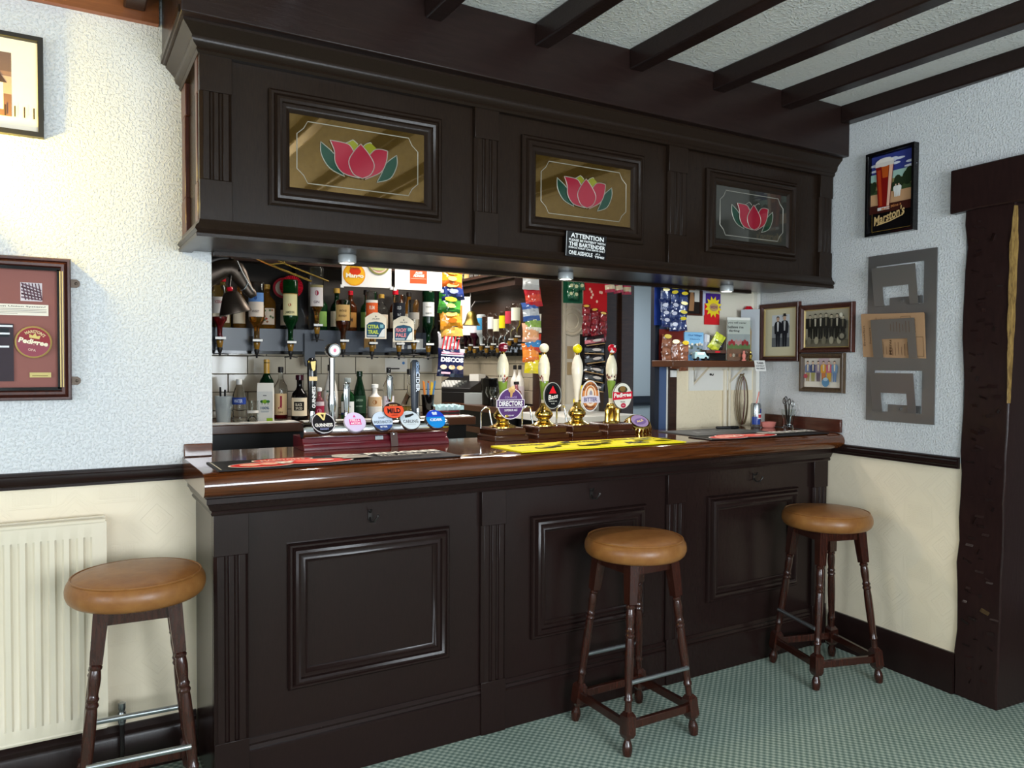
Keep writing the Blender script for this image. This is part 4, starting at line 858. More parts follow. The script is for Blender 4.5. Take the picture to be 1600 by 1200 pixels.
# ================================================================== COUNTER THINGS
CT = 1.090
def bar_mat(label, corners, draw, base, name='bar_runner', m='print', group='rubber bar runners'):
    # a flat rubber runner lying on the counter; art drawn in its own xz and laid flat
    (x0, y0), w, d, rz = corners
    t = thing(name, label, 'bar mat', (x0, y0, CT), rz, group)
    mb = MB(); mb.M = Matrix.Rotation(radians(-90), 4, 'X') @ Matrix.Translation((0, -0.004, 0))
    mb.box((0, 0, 0), (w, 0.004, d), lin(base)); draw(mb, w, d); mb.build('printed_mat', m, t, bev=0)
    return t
def red_mat(mb, w, d):
    mb.rect(.008, .008, .012, d - .008, 'b8b4ac')
    def ring(cx, cz, rx, rz): mb.oval(cx, cz, rx, rz, 'f0e6e0', 28); mb.oval(cx, cz, rx * .94, rz * .90, 'd32f2c', 28)
    ring(.24, d * .76, .105, .042); mb.text("MARSTON'S", .24, d * .76, .15, .034, 'e9d2c4', .03)
    ring(.15, d * .30, .11, .062); ring(.33, d * .34, .13, .062); mb.oval(.11, d * .30, .035, .03, 'f0b0a0', 16); mb.oval(.17, d * .30, .03, .03, 'f0b0a0', 16); mb.oval(.31, d * .36, .05, .035, 'ef6b60', 16); mb.oval(.36, d * .34, .03, .02, 'f0c8bc', 12)
    mb.flat([(.20, d * .42), (.25, d * .30), (.235, d * .22), (.19, d * .36)], 'f2ece4'); mb.flat([(.25, d * .44), (.26, d * .40), (.21, d * .2), (.20, d * .25)], 'f2ece4')
    mb.oval(.46, d * .64, .055, .045, 'cfcac2', 14); mb.oval(.45, d * .74, .04, .03, 'b0aaa0', 10); mb.oval(.49, d * .52, .04, .03, '8d8880', 10); mb.flat([(.42, d * .3), (.53, d * .3), (.52, d * .5), (.43, d * .5)], 'a8a29a')
    mb.text('PEDIGREE', w * .80, d * .66, .285, .055, 'f0ece6', .035); mb.text('THE AMBER ALE', w * .80, d * .36, .24, .022, 'e0dcd4', .03); mb.rect(w * .66, d * .22, w * .95, d * .235, 'a8a29a')
bar_mat('black bar runner with red roundels at the left end of the counter', ((0.006, -0.058), 0.842, 0.232, radians(0)), red_mat, '1d1c1e')
bar_mat('black bar runner with red roundels at the right end of the counter', ((2.105, -0.052), 0.790, 0.150, radians(-1.0)), red_mat, '1d1c1e')
def yellow_mat(mb, w, d):
    r = random.Random(4)
    mb.rect(.006, .006, w - .006, .009, 'c9b81c')
    mb.text('BURTON', .14, d * .78, .16, .036, '1c1b10', .04); mb.text('BREWERY', .42, d * .80, .20, .034, '1c1b10', .04); mb.text('ALES', .62, d * .30, .12, .06, '1c1b10', .05); mb.text('FINE BEERS', .70, d * .80, .22, .034, '1c1b10', .04)
    for cx, cz, rx in ((.16, .32, .05), (.22, .42, .03), (.37, .30, .06), (.46, .40, .04), (.50, .62, .05), (.71, .58, .05), (.78, .36, .05), (.30, .66, .03)):
        mb.oval(cx, d * cz, rx, .026, '2b2a14', 14); mb.oval(cx - .006, d * cz + .003, rx * .72, .017, 'e8d820', 14); mb.oval(cx + rx * .1, d * cz - .004, rx * .4, .009, '2b2a14', 10)
bar_mat('bright yellow bar runner with black print in front of the handpumps', ((1.105, -0.060), 0.842, 0.245, 0), yellow_mat, 'eadb1e')
def grey_mat(mb, w, d):
    mb.rect(.01, .01, w - .01, d - .01, '55575a'); mb.text('ALE', w * .4, d * .5, .2, .08, '7c7f82', .02); mb.oval(w * .75, d * .5, .08, .05, '6c6f72', 18)
bar_mat('dark grey drip mat beside the gold bottle cap', ((2.18, 0.115), 0.50, 0.28, 0), grey_mat, '3f4142', name='drip_mat', group='')
pen = thing('pen', 'black marker pen lying on the grey drip mat', 'pen', (2.60, 0.330, CT + 0.0125), radians(-18))
mb = MB(); mb.lathe([(0.003, -.065), (0.007, -.06), (0.007, 0.02)], 12, axis='x'); mb.build('barrel', 'black', pen)
mb = MB(); mb.lathe([(0.008, 0.02), (0.008, 0.06), (0.006, 0.065)], 12, axis='x'); mb.build('cap', 'black_gloss', pen)

# ---- handpumps
def clip_directors(mb):
    mb.oval(0, 0, .067, .070, 'e6dcea', 32); mb.oval(0, 0, .063, .066, '55306f', 32); mb.rect(-.072, -.017, .072, .019, 'e6dcea'); mb.rect(-.069, -.014, .069, .016, '4d2a66')
    mb.text('COURAGE', 0, .029, .062, .010, 'a58cc0', .02); mb.text('DIRECTORS', 0, .001, .122, .023, 'f4f0f4', .035); mb.text('SUPERIOR ALE', 0, -.028, .066, .010, 'ece4f0', .02); mb.text('4.8% ABV', 0, -.052, .032, .006, 'ece4f0', .02)
    mb.oval(.004, .062, .018, .014, 'd8b070', 12); mb.oval(.010, .073, .010, .008, 'e6c890', 10); mb.flat([(-.004, .03), (.004, .03), (.012, .06), (-.006, .06)], 'c89a60')
def clip_bass(mb):
    mb.oval(0, 0, .049, .062, '9a9a94', 32); mb.oval(0, 0, .045, .058, '17181a', 32); mb.oval(0, 0, .040, .052, '2b2d2e', 32); mb.oval(0, 0, .038, .050, '141517', 32)
    mb.flat([(-.020, .010), (.020, .010), (.0, .046)], 'e0202c'); mb.text('Bass', .002, -.005, .052, .022, 'e9e6e0', .02, .25, radians(10)); mb.text('PREMIUM ALE', 0, -.026, .045, .006, 'b8b8b0', .02); mb.text('4.4%', 0, -.037, .02, .006, 'b8b8b0', .02)
def clip_bridge(mb):
    mb.oval(0, .004, .054, .074, 'f2ece8', 32); mb.oval(0, .004, .049, .069, '4d3d52', 32); mb.oval(0, .005, .047, .066, 'd98a4e', 32); mb.oval(0, .006, .034, .050, 'f0d8c0', 28); mb.oval(0, .010, .028, .042, 'c9793e', 24)
    mb.oval(0, .014, .020, .030, 'ecdcc8', 20); mb.oval(.002, .014, .009, .017, '9a92a0', 14); mb.text('BURTON BRIDGE', 0, .060, .105, .012, '5a2e2a', .03, arc=(.043, True))
    mb.flat([(-.057, -.028), (.057, -.028), (.052, .002), (.0, .010), (-.052, .002)], 'd9d0dc'); mb.text('BITTER', 0, -.012, .078, .020, '5f5a86', .03); mb.text('BREWERY', 0, -.050, .060, .012, '5a2e2a', .03, arc=(.05, False))
def clip_pedigree(mb):
    mb.oval(0, 0, .060, .066, '4a443c', 32); mb.oval(0, 0, .056, .062, 'e9e6da', 32); mb.oval(0, .030, .030, .018, '4c4a34', 14); mb.oval(0, .034, .018, .014, '8a6a3a', 12)
    mb.flat([(-.060, -.020), (.060, -.014), (.060, .022), (.0, .016), (-.060, .020)], 'd0243a'); mb.text('Pedigree', 0, .001, .106, .028, 'fbf5f0', .035, .12, radians(3)); mb.oval(.004, -.047, .016, .012, 'c0304a', 14); mb.text('OPA', .004, -.047, .015, .006, 'f0d0d0', .02)
    mb.text('4.5%', 0, -.029, .03, .006, '6a6458', .02)
pump_defs = [('directors', 1.300, 'handpump with maroon ball knob and purple round pump clip', 'burgundy_gloss', clip_directors, (.018, 1.252), True, True),
             ('bass', 1.520, 'handpump with cream ball knob and black oval pump clip', 'ceramic', clip_bass, (.022, 1.285), True, True),
             ('bridge', 1.708, 'handpump with yellow ball knob and white oval pump clip', 'yellow_gloss', clip_bridge, (.048, 1.275), False, True),
             ('pedigree', 1.912, 'handpump with red and white knob and cream pump clip', 'red_gloss', clip_pedigree, (.038, 1.277), True, False)]
for key, px, label, ballm, clip, (cdx, cz_), hunt, hoop in pump_defs:
    t = thing('handpump', label, 'beer pump', (px, 0.43, CT), group='handpumps on the counter')
    mb = MB(); mb.box((-.085, -.085, 0), (.085, .085, .020)); mb.frustum((-.085, -.085), (.085, .085), .020, (-.076, -.076), (.076, .076), .026); mb.box((-.076, -.076, .026), (.076, .076, .050)); mb.frustum((-.076, -.076), (.076, .076), .050, (-.070, -.070), (.070, .070), .056)
    mb.build('plinth', 'pump_wood', t, bev=0.002)
    mb = MB()
    if key != 'pedigree': mb.lathe([(.060, .056), (.060, .060), (.050, .064), (.036, .070), (.028, .078), (.026, .084), (.034, .090), (.042, .102), (.042, .112), (.036, .122), (.026, .134), (.020, .142), (.018, .150), (.014, .16)], 28)
    else:
        mb.lathe([(.040, .056), (.038, .062), (.024, .066), (.022, .12), (.026, .126), (.024, .14), (.016, .15)], 24)
        for sx in (-1, 1): mb.lathe([(.013, .06), (.011, .10), (.013, .12), (.009, .13)], 12, (sx * .032, -.01, 0))
    mb.build('brass_body', 'brass', t, angle=50)
    hb = MB(); hp = [(.012, .150), (.013, .175), (.016, .215), (.022, .262), (.0265, .295), (.0275, .320), (.025, .345), (.019, .365), (.013, .378), (.011, .384)]
    for i in range(len(hp) - 1):
        z = (hp[i][1] + hp[i + 1][1]) / 2
        if hunt: c = lin('7f9a3a') if z < .262 and z > .175 else lin('ece2c6')
        else: c = lin('ece2d0')
        hb.lathe([hp[i], hp[i + 1]], 20, col=c, cap=False)
    if hunt:
        r = random.Random(px)
        for k in range(34):
            a = r.uniform(0, 2 * pi); z = r.uniform(.252, .285); rr = .0225 + (z - .262) * .14 + .0006
            for zz, col in ((z, r.choice(['7d2a1c', '5a3a24', '9a3a24', '3a2a1c'])),):
                x, y = rr * cos(a), rr * sin(a); u = (-sin(a) * .004, cos(a) * .004)
                hb.add([(x - u[0], y - u[1], zz), (x + u[0], y + u[1], zz), (x + u[0] * .4, y + u[1] * .4, zz + .012), (x - u[0] * .6, y - u[1] * .6, zz + .009)], [(0, 1, 2, 3)], lin(col))
    hb.build('handle', 'print_gloss', t, angle=80, label='glazed pottery handle with a painted hunting scene' if hunt else 'plain cream pottery handle')
    mb = MB(); mb.lathe([(.011, .384), (.008, .390), (.012, .394)], 14); mb.build('collar', 'brass', t)
    mb = MB()
    if key == 'pedigree': mb.M = Matrix.Translation((.004, 0, .415)) @ Matrix.Rotation(radians(35), 4, 'Y'); prof = [(0, -.024)] + [(.026 * cos(a), .022 * sin(a)) for a in [-1.2, -.8, -.4, 0, .4, .8, 1.2]] + [(0, .024)]; mb.lathe(prof, 20, (0, 0, 0), sy=.6)
    else: mb.lathe([(.006, .393)] + [(.0225 * cos(a), .4135 + .0225 * sin(a)) for a in [-1.2, -.8, -.4, 0, .4, .8, 1.2]] + [(0, .436)], 20)
    kn = mb.build('knob', ballm, t, angle=80)
    if key == 'pedigree':
        mb = MB(); mb.M = Matrix.Translation((.004, -.0135, .415)); mb.flat([(-.026, -.016), (.0, -.018), (.012, .018), (.004, .018), (-.012, .0)], 'f2efe8'); mb.build('knob_print', 'print_gloss', kn)
    if key == 'directors':
        mb = MB(); mb.M = Matrix.Translation((0, -.0215, .4135)); mb.oval(0, .006, .008, .003, 'f0d8dc', 10); mb.rect(-.009, -.006, .009, -.001, 'f0d8dc'); mb.build('knob_print', 'print_gloss', kn)
    # clip
    mb = MB(); mb.M = Matrix.Translation((cdx, -.040, cz_ - CT)); 
    back = {'directors': (.067, .070), 'bass': (.049, .062), 'bridge': (.054, .074), 'pedigree': (.060, .066)}[key]
    mb.lathe([(1, 0), (1, .004)], 32, (0, .0045, .004 if key == 'bridge' else 0), axis='y', sx=1, col=lin('2a2624')) if False else None
    n = 32; mb.prism([(back[0] * cos(2 * pi * k / n), back[1] * sin(2 * pi * k / n) + (.004 if key == 'bridge' else 0)) for k in range(n)], 0, .005, lin('cfc8c0'))
    if key == 'directors': mb.prism([(-.072, -.017), (.072, -.017), (.072, .019), (-.072, .019)], -.0002, .005, lin('e6dcea'))
    clip(mb); cl = mb.build('pump_clip', 'print_gloss', t, label={'directors': 'purple round pump clip', 'bass': 'black oval pump clip with red triangle', 'bridge': 'white and orange oval pump clip', 'pedigree': 'cream pump clip with red banner'}[key])
    mb = MB(); mb.tube([(0, -.012, cz_ - CT - .02), (cdx * .6, -.03, cz_ - CT - .01), (cdx, -.036, cz_ - CT)], .004, 8); mb.build('clip_bracket', 'dull_brass', t)
    if hoop:
        mb = MB(); hx = -.062 if key != 'bass' else -.066; mb.tube([(hx - .028, .04, .05), (hx - .027, .04, .12)] + [(hx - .006 - .021 * cos(a), .04 - .01 * sin(a), .12 + .024 * sin(a)) for a in [pi * k / 8 for k in range(1, 8)]] + [(hx + .017, .03, .10), (hx + .022, .02, .056)], .0042, 10); mb.build('sparkler_spout', 'chrome', t)
# ---- gold bottle-cap shaped badge
bc = thing('bottle_cap_badge', 'large gold crown cap leaning beside the fourth handpump', 'badge', (2.062, 0.40, CT + 0.001), 0)
mb = MB(); n = 42; mb.M = Matrix.Translation((0, .0, .045)) @ Matrix.Rotation(radians(-11), 4, 'Y') @ Matrix.Rotation(radians(36), 4, 'X')
rings_ = []
vs = []; 
for z, rr, wv in ((-.020, .068, .006), (-.004, .062, .004), (.012, .056, .0), (.017, .050, 0), (.018, 0.0, 0)):
    for k in range(n * 2): a = 2 * pi * k / (n * 2); q = rr + (wv if (k // 2) % 2 else -wv); vs.append((q * cos(a), q * sin(a), z))
m2 = n * 2; mb.add(vs, [(i * m2 + k, i * m2 + (k + 1) % m2, (i + 1) * m2 + (k + 1) % m2, (i + 1) * m2 + k) for i in range(4) for k in range(m2)]); mb.build('crown', 'brass', bc)
mb = MB(); mb.M = Matrix.Translation((0, .0, .045)) @ Matrix.Rotation(radians(-11), 4, 'Y') @ Matrix.Rotation(radians(36), 4, 'X') @ Matrix.Translation((0, 0, .0185)) @ Matrix.Rotation(radians(-90), 4, 'X')
mb.oval(0, 0, .044, .044, '8d7aa0', 28); mb.oval(0, -.004, .034, .022, '6d5a8c', 20); mb.text('ALE', 0, 0, .04, .014, 'd8c08a', .03); mb.build('disc', 'print_gloss', bc)

# ---- lager font: maroon base, chrome bar, five lenses
fo = thing('lager_font', 'maroon and chrome beer font with five round lenses', 'beer tap', (0.695, 0.46, CT))
mb = MB(); pf = [(-.085, 0), (.075, 0), (.075, .052), (-.050, .052), (-.062, .046), (-.066, .030), (-.080, .022), (-.085, .012)]
x0, x1 = -.305, .312; n = len(pf); 
mb.add([(x0, y, z) for y, z in pf] + [(x1, y, z) for y, z in pf], [tuple(range(n)), tuple(range(2 * n - 1, n - 1, -1))] + [(i, n + i, n + (i + 1) % n, (i + 1) % n) for i in range(n)]); mb.build('base', 'maroon', fo, bev=0.002)
mb = MB(); mb.lathe([(.020, -.305), (.030, -.305), (.034, -.297), (.034, .302), (.031, .312), (.020, .312)], 28, (0, -.052, .074), 'x'); mb.build('chrome_bar', 'chrome', fo)
lens = [(-.228, 'black', 'GUINNESS'), (-.100, 'stella', ''), (.015, 'white', ''), (.136, 'carl', ''), (.252, 'cider', '')]
for dx, key, _ in lens:
    R_ = .045 if key != 'black' else .047
    mb = MB(); mb.M = Matrix.Translation((dx, -.088, .098)) @ Matrix.Rotation(radians(38), 4, 'X')
    mb.M = Matrix.Translation((dx, -.080, .106)) @ Matrix.Rotation(radians(-34), 4, 'X')
    mb.lathe([(R_ * .86, -.022), (R_ * .98, -.016), (R_, -.006), (R_, -.001), (R_ * .95, .0005)], 30, (0, 0, 0), 'y', col=lin({'black': '1a1416', 'stella': 'a8a2b0', 'white': '3a3434', 'carl': '3a2c28', 'cider': '3a2c28'}[key]))
    mb.lay = .0008
    if key == 'black':
        mb.oval(0, 0, R_ * .97, R_ * .97, 'd6d3da', 30); mb.oval(0, 0, R_ * .91, R_ * .91, '16161c', 30); mb.text('GUINNESS', 0, -.010, .070, .015, 'f2f0ec', .025); mb.rect(-.030, -.0205, .030, -.0195, '8c8ca0'); mb.text('DRAUGHT', 0, -.028, .034, .007, '9aa4d8', .02)
        mb.flat([(-.012, .046), (.014, .044), (.018, .05), (.006, .012), (.0, .010), (-.014, .032), (-.024, .04)], 'e2cf8a'); mb.flat([(-.006, .038), (.007, .037), (.002, .018)], '2a2218')
    if key == 'stella': mb.oval(0, 0, R_ * .96, R_ * .96, 'cfc2e2', 30); mb.rect(-.024, -.014, .024, .012, 'd8488e'); mb.text('STELLA', 0, .006, .04, .009, 'fbeef4', .03); mb.text('ARTOIS', 0, -.007, .04, .009, 'fbeef4', .03); mb.flat([(-.006, .02), (.006, .02), (0, .032)], 'd8488e')
    if key == 'white': mb.oval(0, 0, R_ * .96, R_ * .96, 'c4d4ea', 30); mb.oval(0, 0, R_ * .96, R_ * .96, '38508c', 16, pi * 1.14, pi * 1.86); mb.text('WORTHINGTON', 0, -.006, .078, .014, '4a5a68', .02); mb.text('Draught', 0, .014, .03, .012, '4a5a68', .01, .2, radians(10)); mb.text('BITTER', 0, -.028, .03, .008, 'e4ecf6', .03)
    if key == 'carl': mb.oval(0, 0, R_ * .96, R_ * .96, 'd2dde6', 30); mb.text('CARLING', 0, -.007, .066, .016, '3c4046', .015); mb.flat([(-.02, .010), (.0, .013), (.022, .024), (.018, .030), (-.012, .024), (-.02, .022)], '2c2c2e'); mb.rect(-.02, -.022, .02, -.0205, '8c949a')
    if key == 'cider': mb.oval(0, 0, R_ * .96, R_ * .96, '1f8ada', 30); mb.oval(0, 0, R_ * .96, R_ * .96, '2348c8', 16, .25, pi - .25); mb.text('CIDER', 0, -.004, .056, .013, 'f2f6fa', .03); mb.rect(-.010, .020, .010, .027, 'd6e4f4'); mb.oval(-.007, .029, .006, .005, 'd6e4f4', 10); mb.oval(.005, .029, .006, .005, 'd6e4f4', 10)
    mb.build('lens', 'print_gloss', fo, label={'black': 'black lens with gold harp', 'stella': 'lilac lens with pink label', 'white': 'pale blue lens', 'carl': 'white lens', 'cider': 'bright blue lens'}[key])
# leather strap with the orange badge
mb = MB(); sx = .063; mb.tube([(sx, -.052, .125), (sx, -.07, .10)], .004, 6)
mb.add([(sx - .015, -.060, .118), (sx + .015, -.060, .118), (sx + .015, -.074, .085), (sx - .015, -.074, .085), (sx + .015, -.092, .02), (sx - .015, -.092, .02), (sx + .015, -.093, .002), (sx - .015, -.093, .002)], [(0, 1, 2, 3), (3, 2, 4, 5), (5, 4, 6, 7)]); mb.build('strap', 'leather_brown', fo, label='brown leather strap with a stud')
mb = MB(); mb.lathe([(.005, 0), (.004, .003), (0, .004)], 10, (sx, -.083, .05), 'y'); mb.build('stud', 'steel', fo)
mb = MB(); mb.M = Matrix.Translation((sx + .002, -.078, .148)) @ Matrix.Rotation(radians(-20), 4, 'X'); n = 28; mb.prism([(.044 * cos(2 * pi * k / n), .034 * sin(2 * pi * k / n)) for k in range(n)], 0, .006, lin('2a1c18'))
mb.oval(0, 0, .043, .033, 'e2502e', 28); mb.oval(0, 0, .043, .033, '2a1c18', 14, .55, pi - .55); mb.text('BANKS\'S', 0, .0215, .034, .007, 'e8a060', .02); mb.text('MILD', 0, -.002, .058, .022, '32181a', .035); mb.text('AMBER', 0, -.021, .03, .005, '7a2418', .02); mb.build('oval_badge', 'print_gloss', fo, label='orange oval badge reading mild')
mb = MB(); mb.box((-.012, -.0705, .018 + .012), (.022, -.066, .038 + .006)); mb.build('maker_plate', 'steel', fo)
# tap handles rising from the bar
def handle(x, z0, z1, r0, r1, m, name, flat=0.6, y=-.01, label=None):
    mb = MB(); rr = [(x, y, z0), (r0 * .7, 0, 0), (0, r0 * .7 * flat, 0)], [(x, y, z0 + (z1 - z0) * .12), (r0, 0, 0), (0, r0 * flat, 0)], [(x, y, z0 + (z1 - z0) * .7), (r1, 0, 0), (0, r1 * flat, 0)], [(x, y, z1 - r1 * .6), (r1, 0, 0), (0, r1 * flat, 0)], [(x, y, z1), (r1 * .5, 0, 0), (0, r1 * flat * .5, 0)]
    mb.loft(list(rr)); return mb.build(name, m, fo, label=label, angle=50)
for x, z in ((-.255, .15), (-.115, .14), (.110, .15), (.195, .15)):
    mb = MB(); mb.lathe([(.016, .095), (.016, .105), (.011, .112), (.011, z)], 14, (x, -.02, 0)); mb.build('tap_stem', 'chrome', fo)
handle(-.255, .135, .36, .015, .019, 'black_gloss', 'tap_handle', .8, -.02, 'tall black tap handle with gold harp')
mb = MB(); mb.M = Matrix.Translation((-.255, -.0365, .325)); mb.flat([(-.010, .020), (.010, .022), (.008, -.012), (.0, -.018), (-.006, -.006)], 'd8c070'); mb.M = Matrix.Translation((-.255, -.036, .278)); mb.flat([(-.016, -.008), (.016, -.008), (.016, .008), (-.016, .008)], 'cdb27a'); mb.M = Matrix.Translation((-.253, -.036, .205)); mb.text('GUINNESS', 0, 0, .085, .013, 'e6e4e0', .025, 0, radians(90)); mb.build('handle_print', 'print_gloss', fo)
mb = MB(); mb.M = Matrix.Translation((-.175, -.02, 0)); mb.lathe([(.013, .09), (.015, .11), (.012, .14), (.017, .17), (.015, .20), (.012, .22), (.012, .36)], 16); mb.lathe([(.026, -.022), (.028, -.016), (.028, .024), (.025, .030)], 20, (.002, 0, .39), 'y'); mb.build('chrome_tower', 'chrome', fo, label='tall chrome tap with a round head')
mb = MB(); mb.M = Matrix.Translation((-.173, -.0515, .39)); mb.oval(0, 0, .020, .020, 'd8d6dc', 18); mb.oval(0, 0, .006, .008, 'c86a8a', 10); mb.build('tower_disc', 'print_gloss', fo)
handle(-.115, .12, .262, .010, .014, 'chrome', 'tap_handle', .7, -.02); handle(.110 - .04, .18, .292, .011, .014, 'chrome', 'tap_handle', .7, -.02)
o = handle(.182, .13, .355, .017, .020, 'slate_blue', 'tap_handle', .6, -.02, 'dark blue tap handle'); 
mb = MB(); mb.M = Matrix.Translation((.182, -.0335, 0)); mb.text('CIDER', .008, .262, .085, .017, 'e8ecf4', .03, 0, radians(-90)); mb.text('ORCHARD', .006, .320, .05, .014, '9fb8dc', .03, 0, radians(-90)); mb.build('handle_print', 'print_gloss', fo)
# ---- small things at the right end
cn = thing('drink_can', 'slim silver and blue drink can with pink straw', 'can', (2.835, 0.350, CT))
mb = MB(); mb.lathe([(.024, 0), (.0275, .006), (.0275, .122), (.024, .132), (.0235, .134), (.022, .132), (.0, .131)], 24); cb = mb.build('body', 'steel', cn)
mb = MB(); mb.wraprect(.0277, -1.6, .1, .02, .062, '27408c', 10); mb.wraprect(.0277, .1, 1.7, .062, .105, '27408c', 10); mb.wraprect(.0278, -.5, .5, .05, .08, 'd8dce0', 8); mb.wraprect(.0279, -.35, .35, .056, .074, 'c0323c', 6); mb.build('label_print', 'print_gloss', cb)
sw = thing('drinking_straw', 'pink drinking straw standing in the slim can', 'straw', (2.835, 0.350, CT + 0.134)); mb = MB(); mb.tube([(.0, .0, -.012), (.03, .005, .062)], .0032, 8); mb.build('straw', 'pink_plastic', sw)
ds = thing('soap_dish', 'shallow pink plastic dish beside the slim can', 'dish', (2.915, 0.335, CT)); mb = MB(); mb.lathe([(.034, 0), (.040, .004), (.046, .026), (.048, .030), (.045, .030), (.040, .012), (.0, .008)], 28, sx=1.1, sy=.7); mb.build('bowl', 'pink_plastic', ds)
gs = thing('glass_tumbler', 'clear fluted glass holding pens at the right end of counter', 'glass', (2.945, 0.225, CT)); mb = MB(); mb.lathe([(.0, .0), (.026, 0), (.028, .006), (.024, .02), (.026, .05), (.036, .085), (.038, .105), (.036, .105), (.034, .085), (.024, .052), (.022, .022), (.0, .010)], 20); mb.build('bowl', 'clear_glass', gs)
for k, (dx, dy, hh, m) in enumerate(((-.012, 0, .175, 'iron'), (.010, .006, .16, 'iron'), (.004, -.012, .15, 'steel'), (-.004, .012, .165, 'bronze_bell'))):
    t = thing('bottle_opener', ['dark looped bottle opener leaning left in the fluted glass', 'dark opener leaning right in the fluted glass', 'bright steel stirrer in the front of the fluted glass', 'brown handled opener at the back of the fluted glass'][k], 'opener', (2.945, 0.225, CT), group='openers in the fluted glass')
    mb = MB(); p0 = Vector((dx * .5, dy * .5, .025)); p1 = Vector((dx * 2.0, dy * 2.0, hh)); mb.tube([p0, p0.lerp(p1, .75)], .0035, 8)
    c = p0.lerp(p1, .88); mb.tube([c + Vector((.010 * cos(a), 0, .016 * sin(a))) for a in [2 * pi * i / 14 for i in range(14)]], .0026, 6, closed=True); mb.build('shaft', m, t)
# ================================================================== BACK BAR (behind the opening)
bc_ = thing('back_counter', 'dark wooden back counter under the bottles', 'counter', (0.05, 1.22, 0))
mb = MB(); mb.box((0, 0, 1.092), (1.53, 0.478, 1.135)); mb.build('worktop', 'shelf_brown', bc_, bev=0.004)
mb = MB(); mb.box((0.0, 0.06, 0.0), (1.50, 0.478, 1.092)); mb.build('carcass', 'black', bc_)
BZ = 1.137
def cloth(label, x0, x1, y0, y1, z, m, seed, th=0.006):
    t = thing('bar_towel', label, 'towel', ((x0 + x1) / 2, (y0 + y1) / 2, z), group='cloths on the back bar'); r = random.Random(seed); n, k = 22, 6; hw, hd = (x1 - x0) / 2, (y1 - y0) / 2
    vs = []; fs = []
    for j in range(k + 1):
        for i in range(n + 1):
            e = 0.006 * sin(i * 1.9 + seed) if j == 0 else 0
            vs.append((-hw + 2 * hw * i / n, -hd + 2 * hd * j / k + e, th * (0.6 + 0.5 * sin(i * 1.3 + j) * .4 + .3 * r.random())))
    for j in range(k):
        for i in range(n): a = j * (n + 1) + i; fs.append((a, a + 1, a + n + 2, a + n + 1))
    b = len(vs); vs += [(v[0], v[1], 0) for v in vs]
    for i in range(n): fs.append((i, b + i, b + i + 1, i + 1))
    for j in range(k): a = j * (n + 1) + n; fs.append((a, b + a, b + a + n + 1, a + n + 1))
    mb = MB(); mb.add(vs, fs); mb.build('cloth', m, t); return t
cloth('white bar towel along the left end of the back counter', 0.10, 0.60, 1.225, 1.34, 1.1355, 'cloth_white', 1)
cloth('white bar towel along the middle of the back counter', 0.62, 1.20, 1.225, 1.30, 1.1355, 'cloth_white', 5)
cloth('white bar towel at the right end of the back counter', 1.25, 1.57, 1.225, 1.33, 1.1355, 'cloth_white', 9)

def bottle_profile(kind, h, r):
    if kind == 'round': return [(0, .004), (r * .9, 0), (r, .008), (r, h * .58), (r * .92, h * .64), (r * .55, h * .72), (r * .36, h * .78), (r * .33, h * .93), (r * .40, h * .935), (r * .40, h * .955), (r * .33, h * .96)]
    if kind == 'squat': return [(0, .004), (r * .92, 0), (r, .01), (r, h * .50), (r * .85, h * .60), (r * .45, h * .68), (r * .34, h * .74), (r * .34, h * .90), (r * .42, h * .91), (r * .40, h * .95)]
    if kind == 'slope': return [(0, .004), (r * .9, 0), (r, .01), (r * .98, h * .38), (r * .80, h * .58), (r * .48, h * .76), (r * .36, h * .84), (r * .36, h * .95)]
    if kind == 'carafe': return [(0, .004), (r * .95, 0), (r, .01), (r * .95, h * .26), (r * .55, h * .42), (r * .30, h * .52), (r * .26, h * .95)]
    if kind == 'pet': return [(0, .004), (r * .8, 0), (r, .015)] + [(r * (1 - .05 * (i % 2)), .02 + i * h * .045) for i in range(8)] + [(r, h * .5), (r * .95, h * .64), (r * .6, h * .80), (r * .36, h * .88), (r * .36, h * .94)]
def bottle(label, x, y, z, h, r, kind='round', glass='clear_glass', capm='black', liquid=None, fill=.6, lab=None, labz=(.14, .46), art=None, flip=False, neck=None, cat='bottle', name='spirit_bottle', group=None, rz=0.0, seg=20, capl=None, fi=1.1):
    t = thing(name, label, cat, (x, y, z), rz, group)
    pr = bottle_profile(kind, h, r); top_z = pr[-1][1]
    fz = (lambda p: [(a, h - b) for a, b in p][::-1]) if flip else (lambda p: p)
    mb = MB(); mb.lathe(fz(pr), seg); mb.build('glass_body', glass, t, angle=60)
    if capm and not flip:
        rn = pr[-1][0]; mb = MB(); c0 = top_z - h * .07 if neck is None else top_z - neck
        mb.lathe([(rn * 1.02, c0), (rn * 1.22, c0 + .002), (rn * 1.22, h - .002), (rn * .9, h), (0, h)], 14); mb.build('cap', capm, t)
    if liquid:
        lp = []
        for a, b in pr:
            if b <= h * fill: lp.append((max(a * .93, 0), max(b, .006)))
        lp.append((lp[-1][0], h * fill)); lp.append((0, h * fill))
        if flip:  # liquid runs to the neck
            k = [(a * .93, h - b) for a, b in pr][::-1]; lz = h * fill; lp = [(0, k[0][1])] + [p for p in k if p[1] < lz]; lp += [(lp[-1][0], lz), (0, lz)]
        mb = MB(); mb.lathe(lp, seg); mb.build('liquid', liquid, t, angle=60)
    if lab:
        mb = MB(); R = r * 1.012; z0, z1 = h * labz[0], h * labz[1]
        if flip: z0, z1 = h - h * labz[1], h - h * labz[0]
        mb.wraprect(R, -fi, fi, z0, z1, lab, 12)
        if art: art(mb, R, z0, z1)
        mb.build('label', 'print', t)
    return t
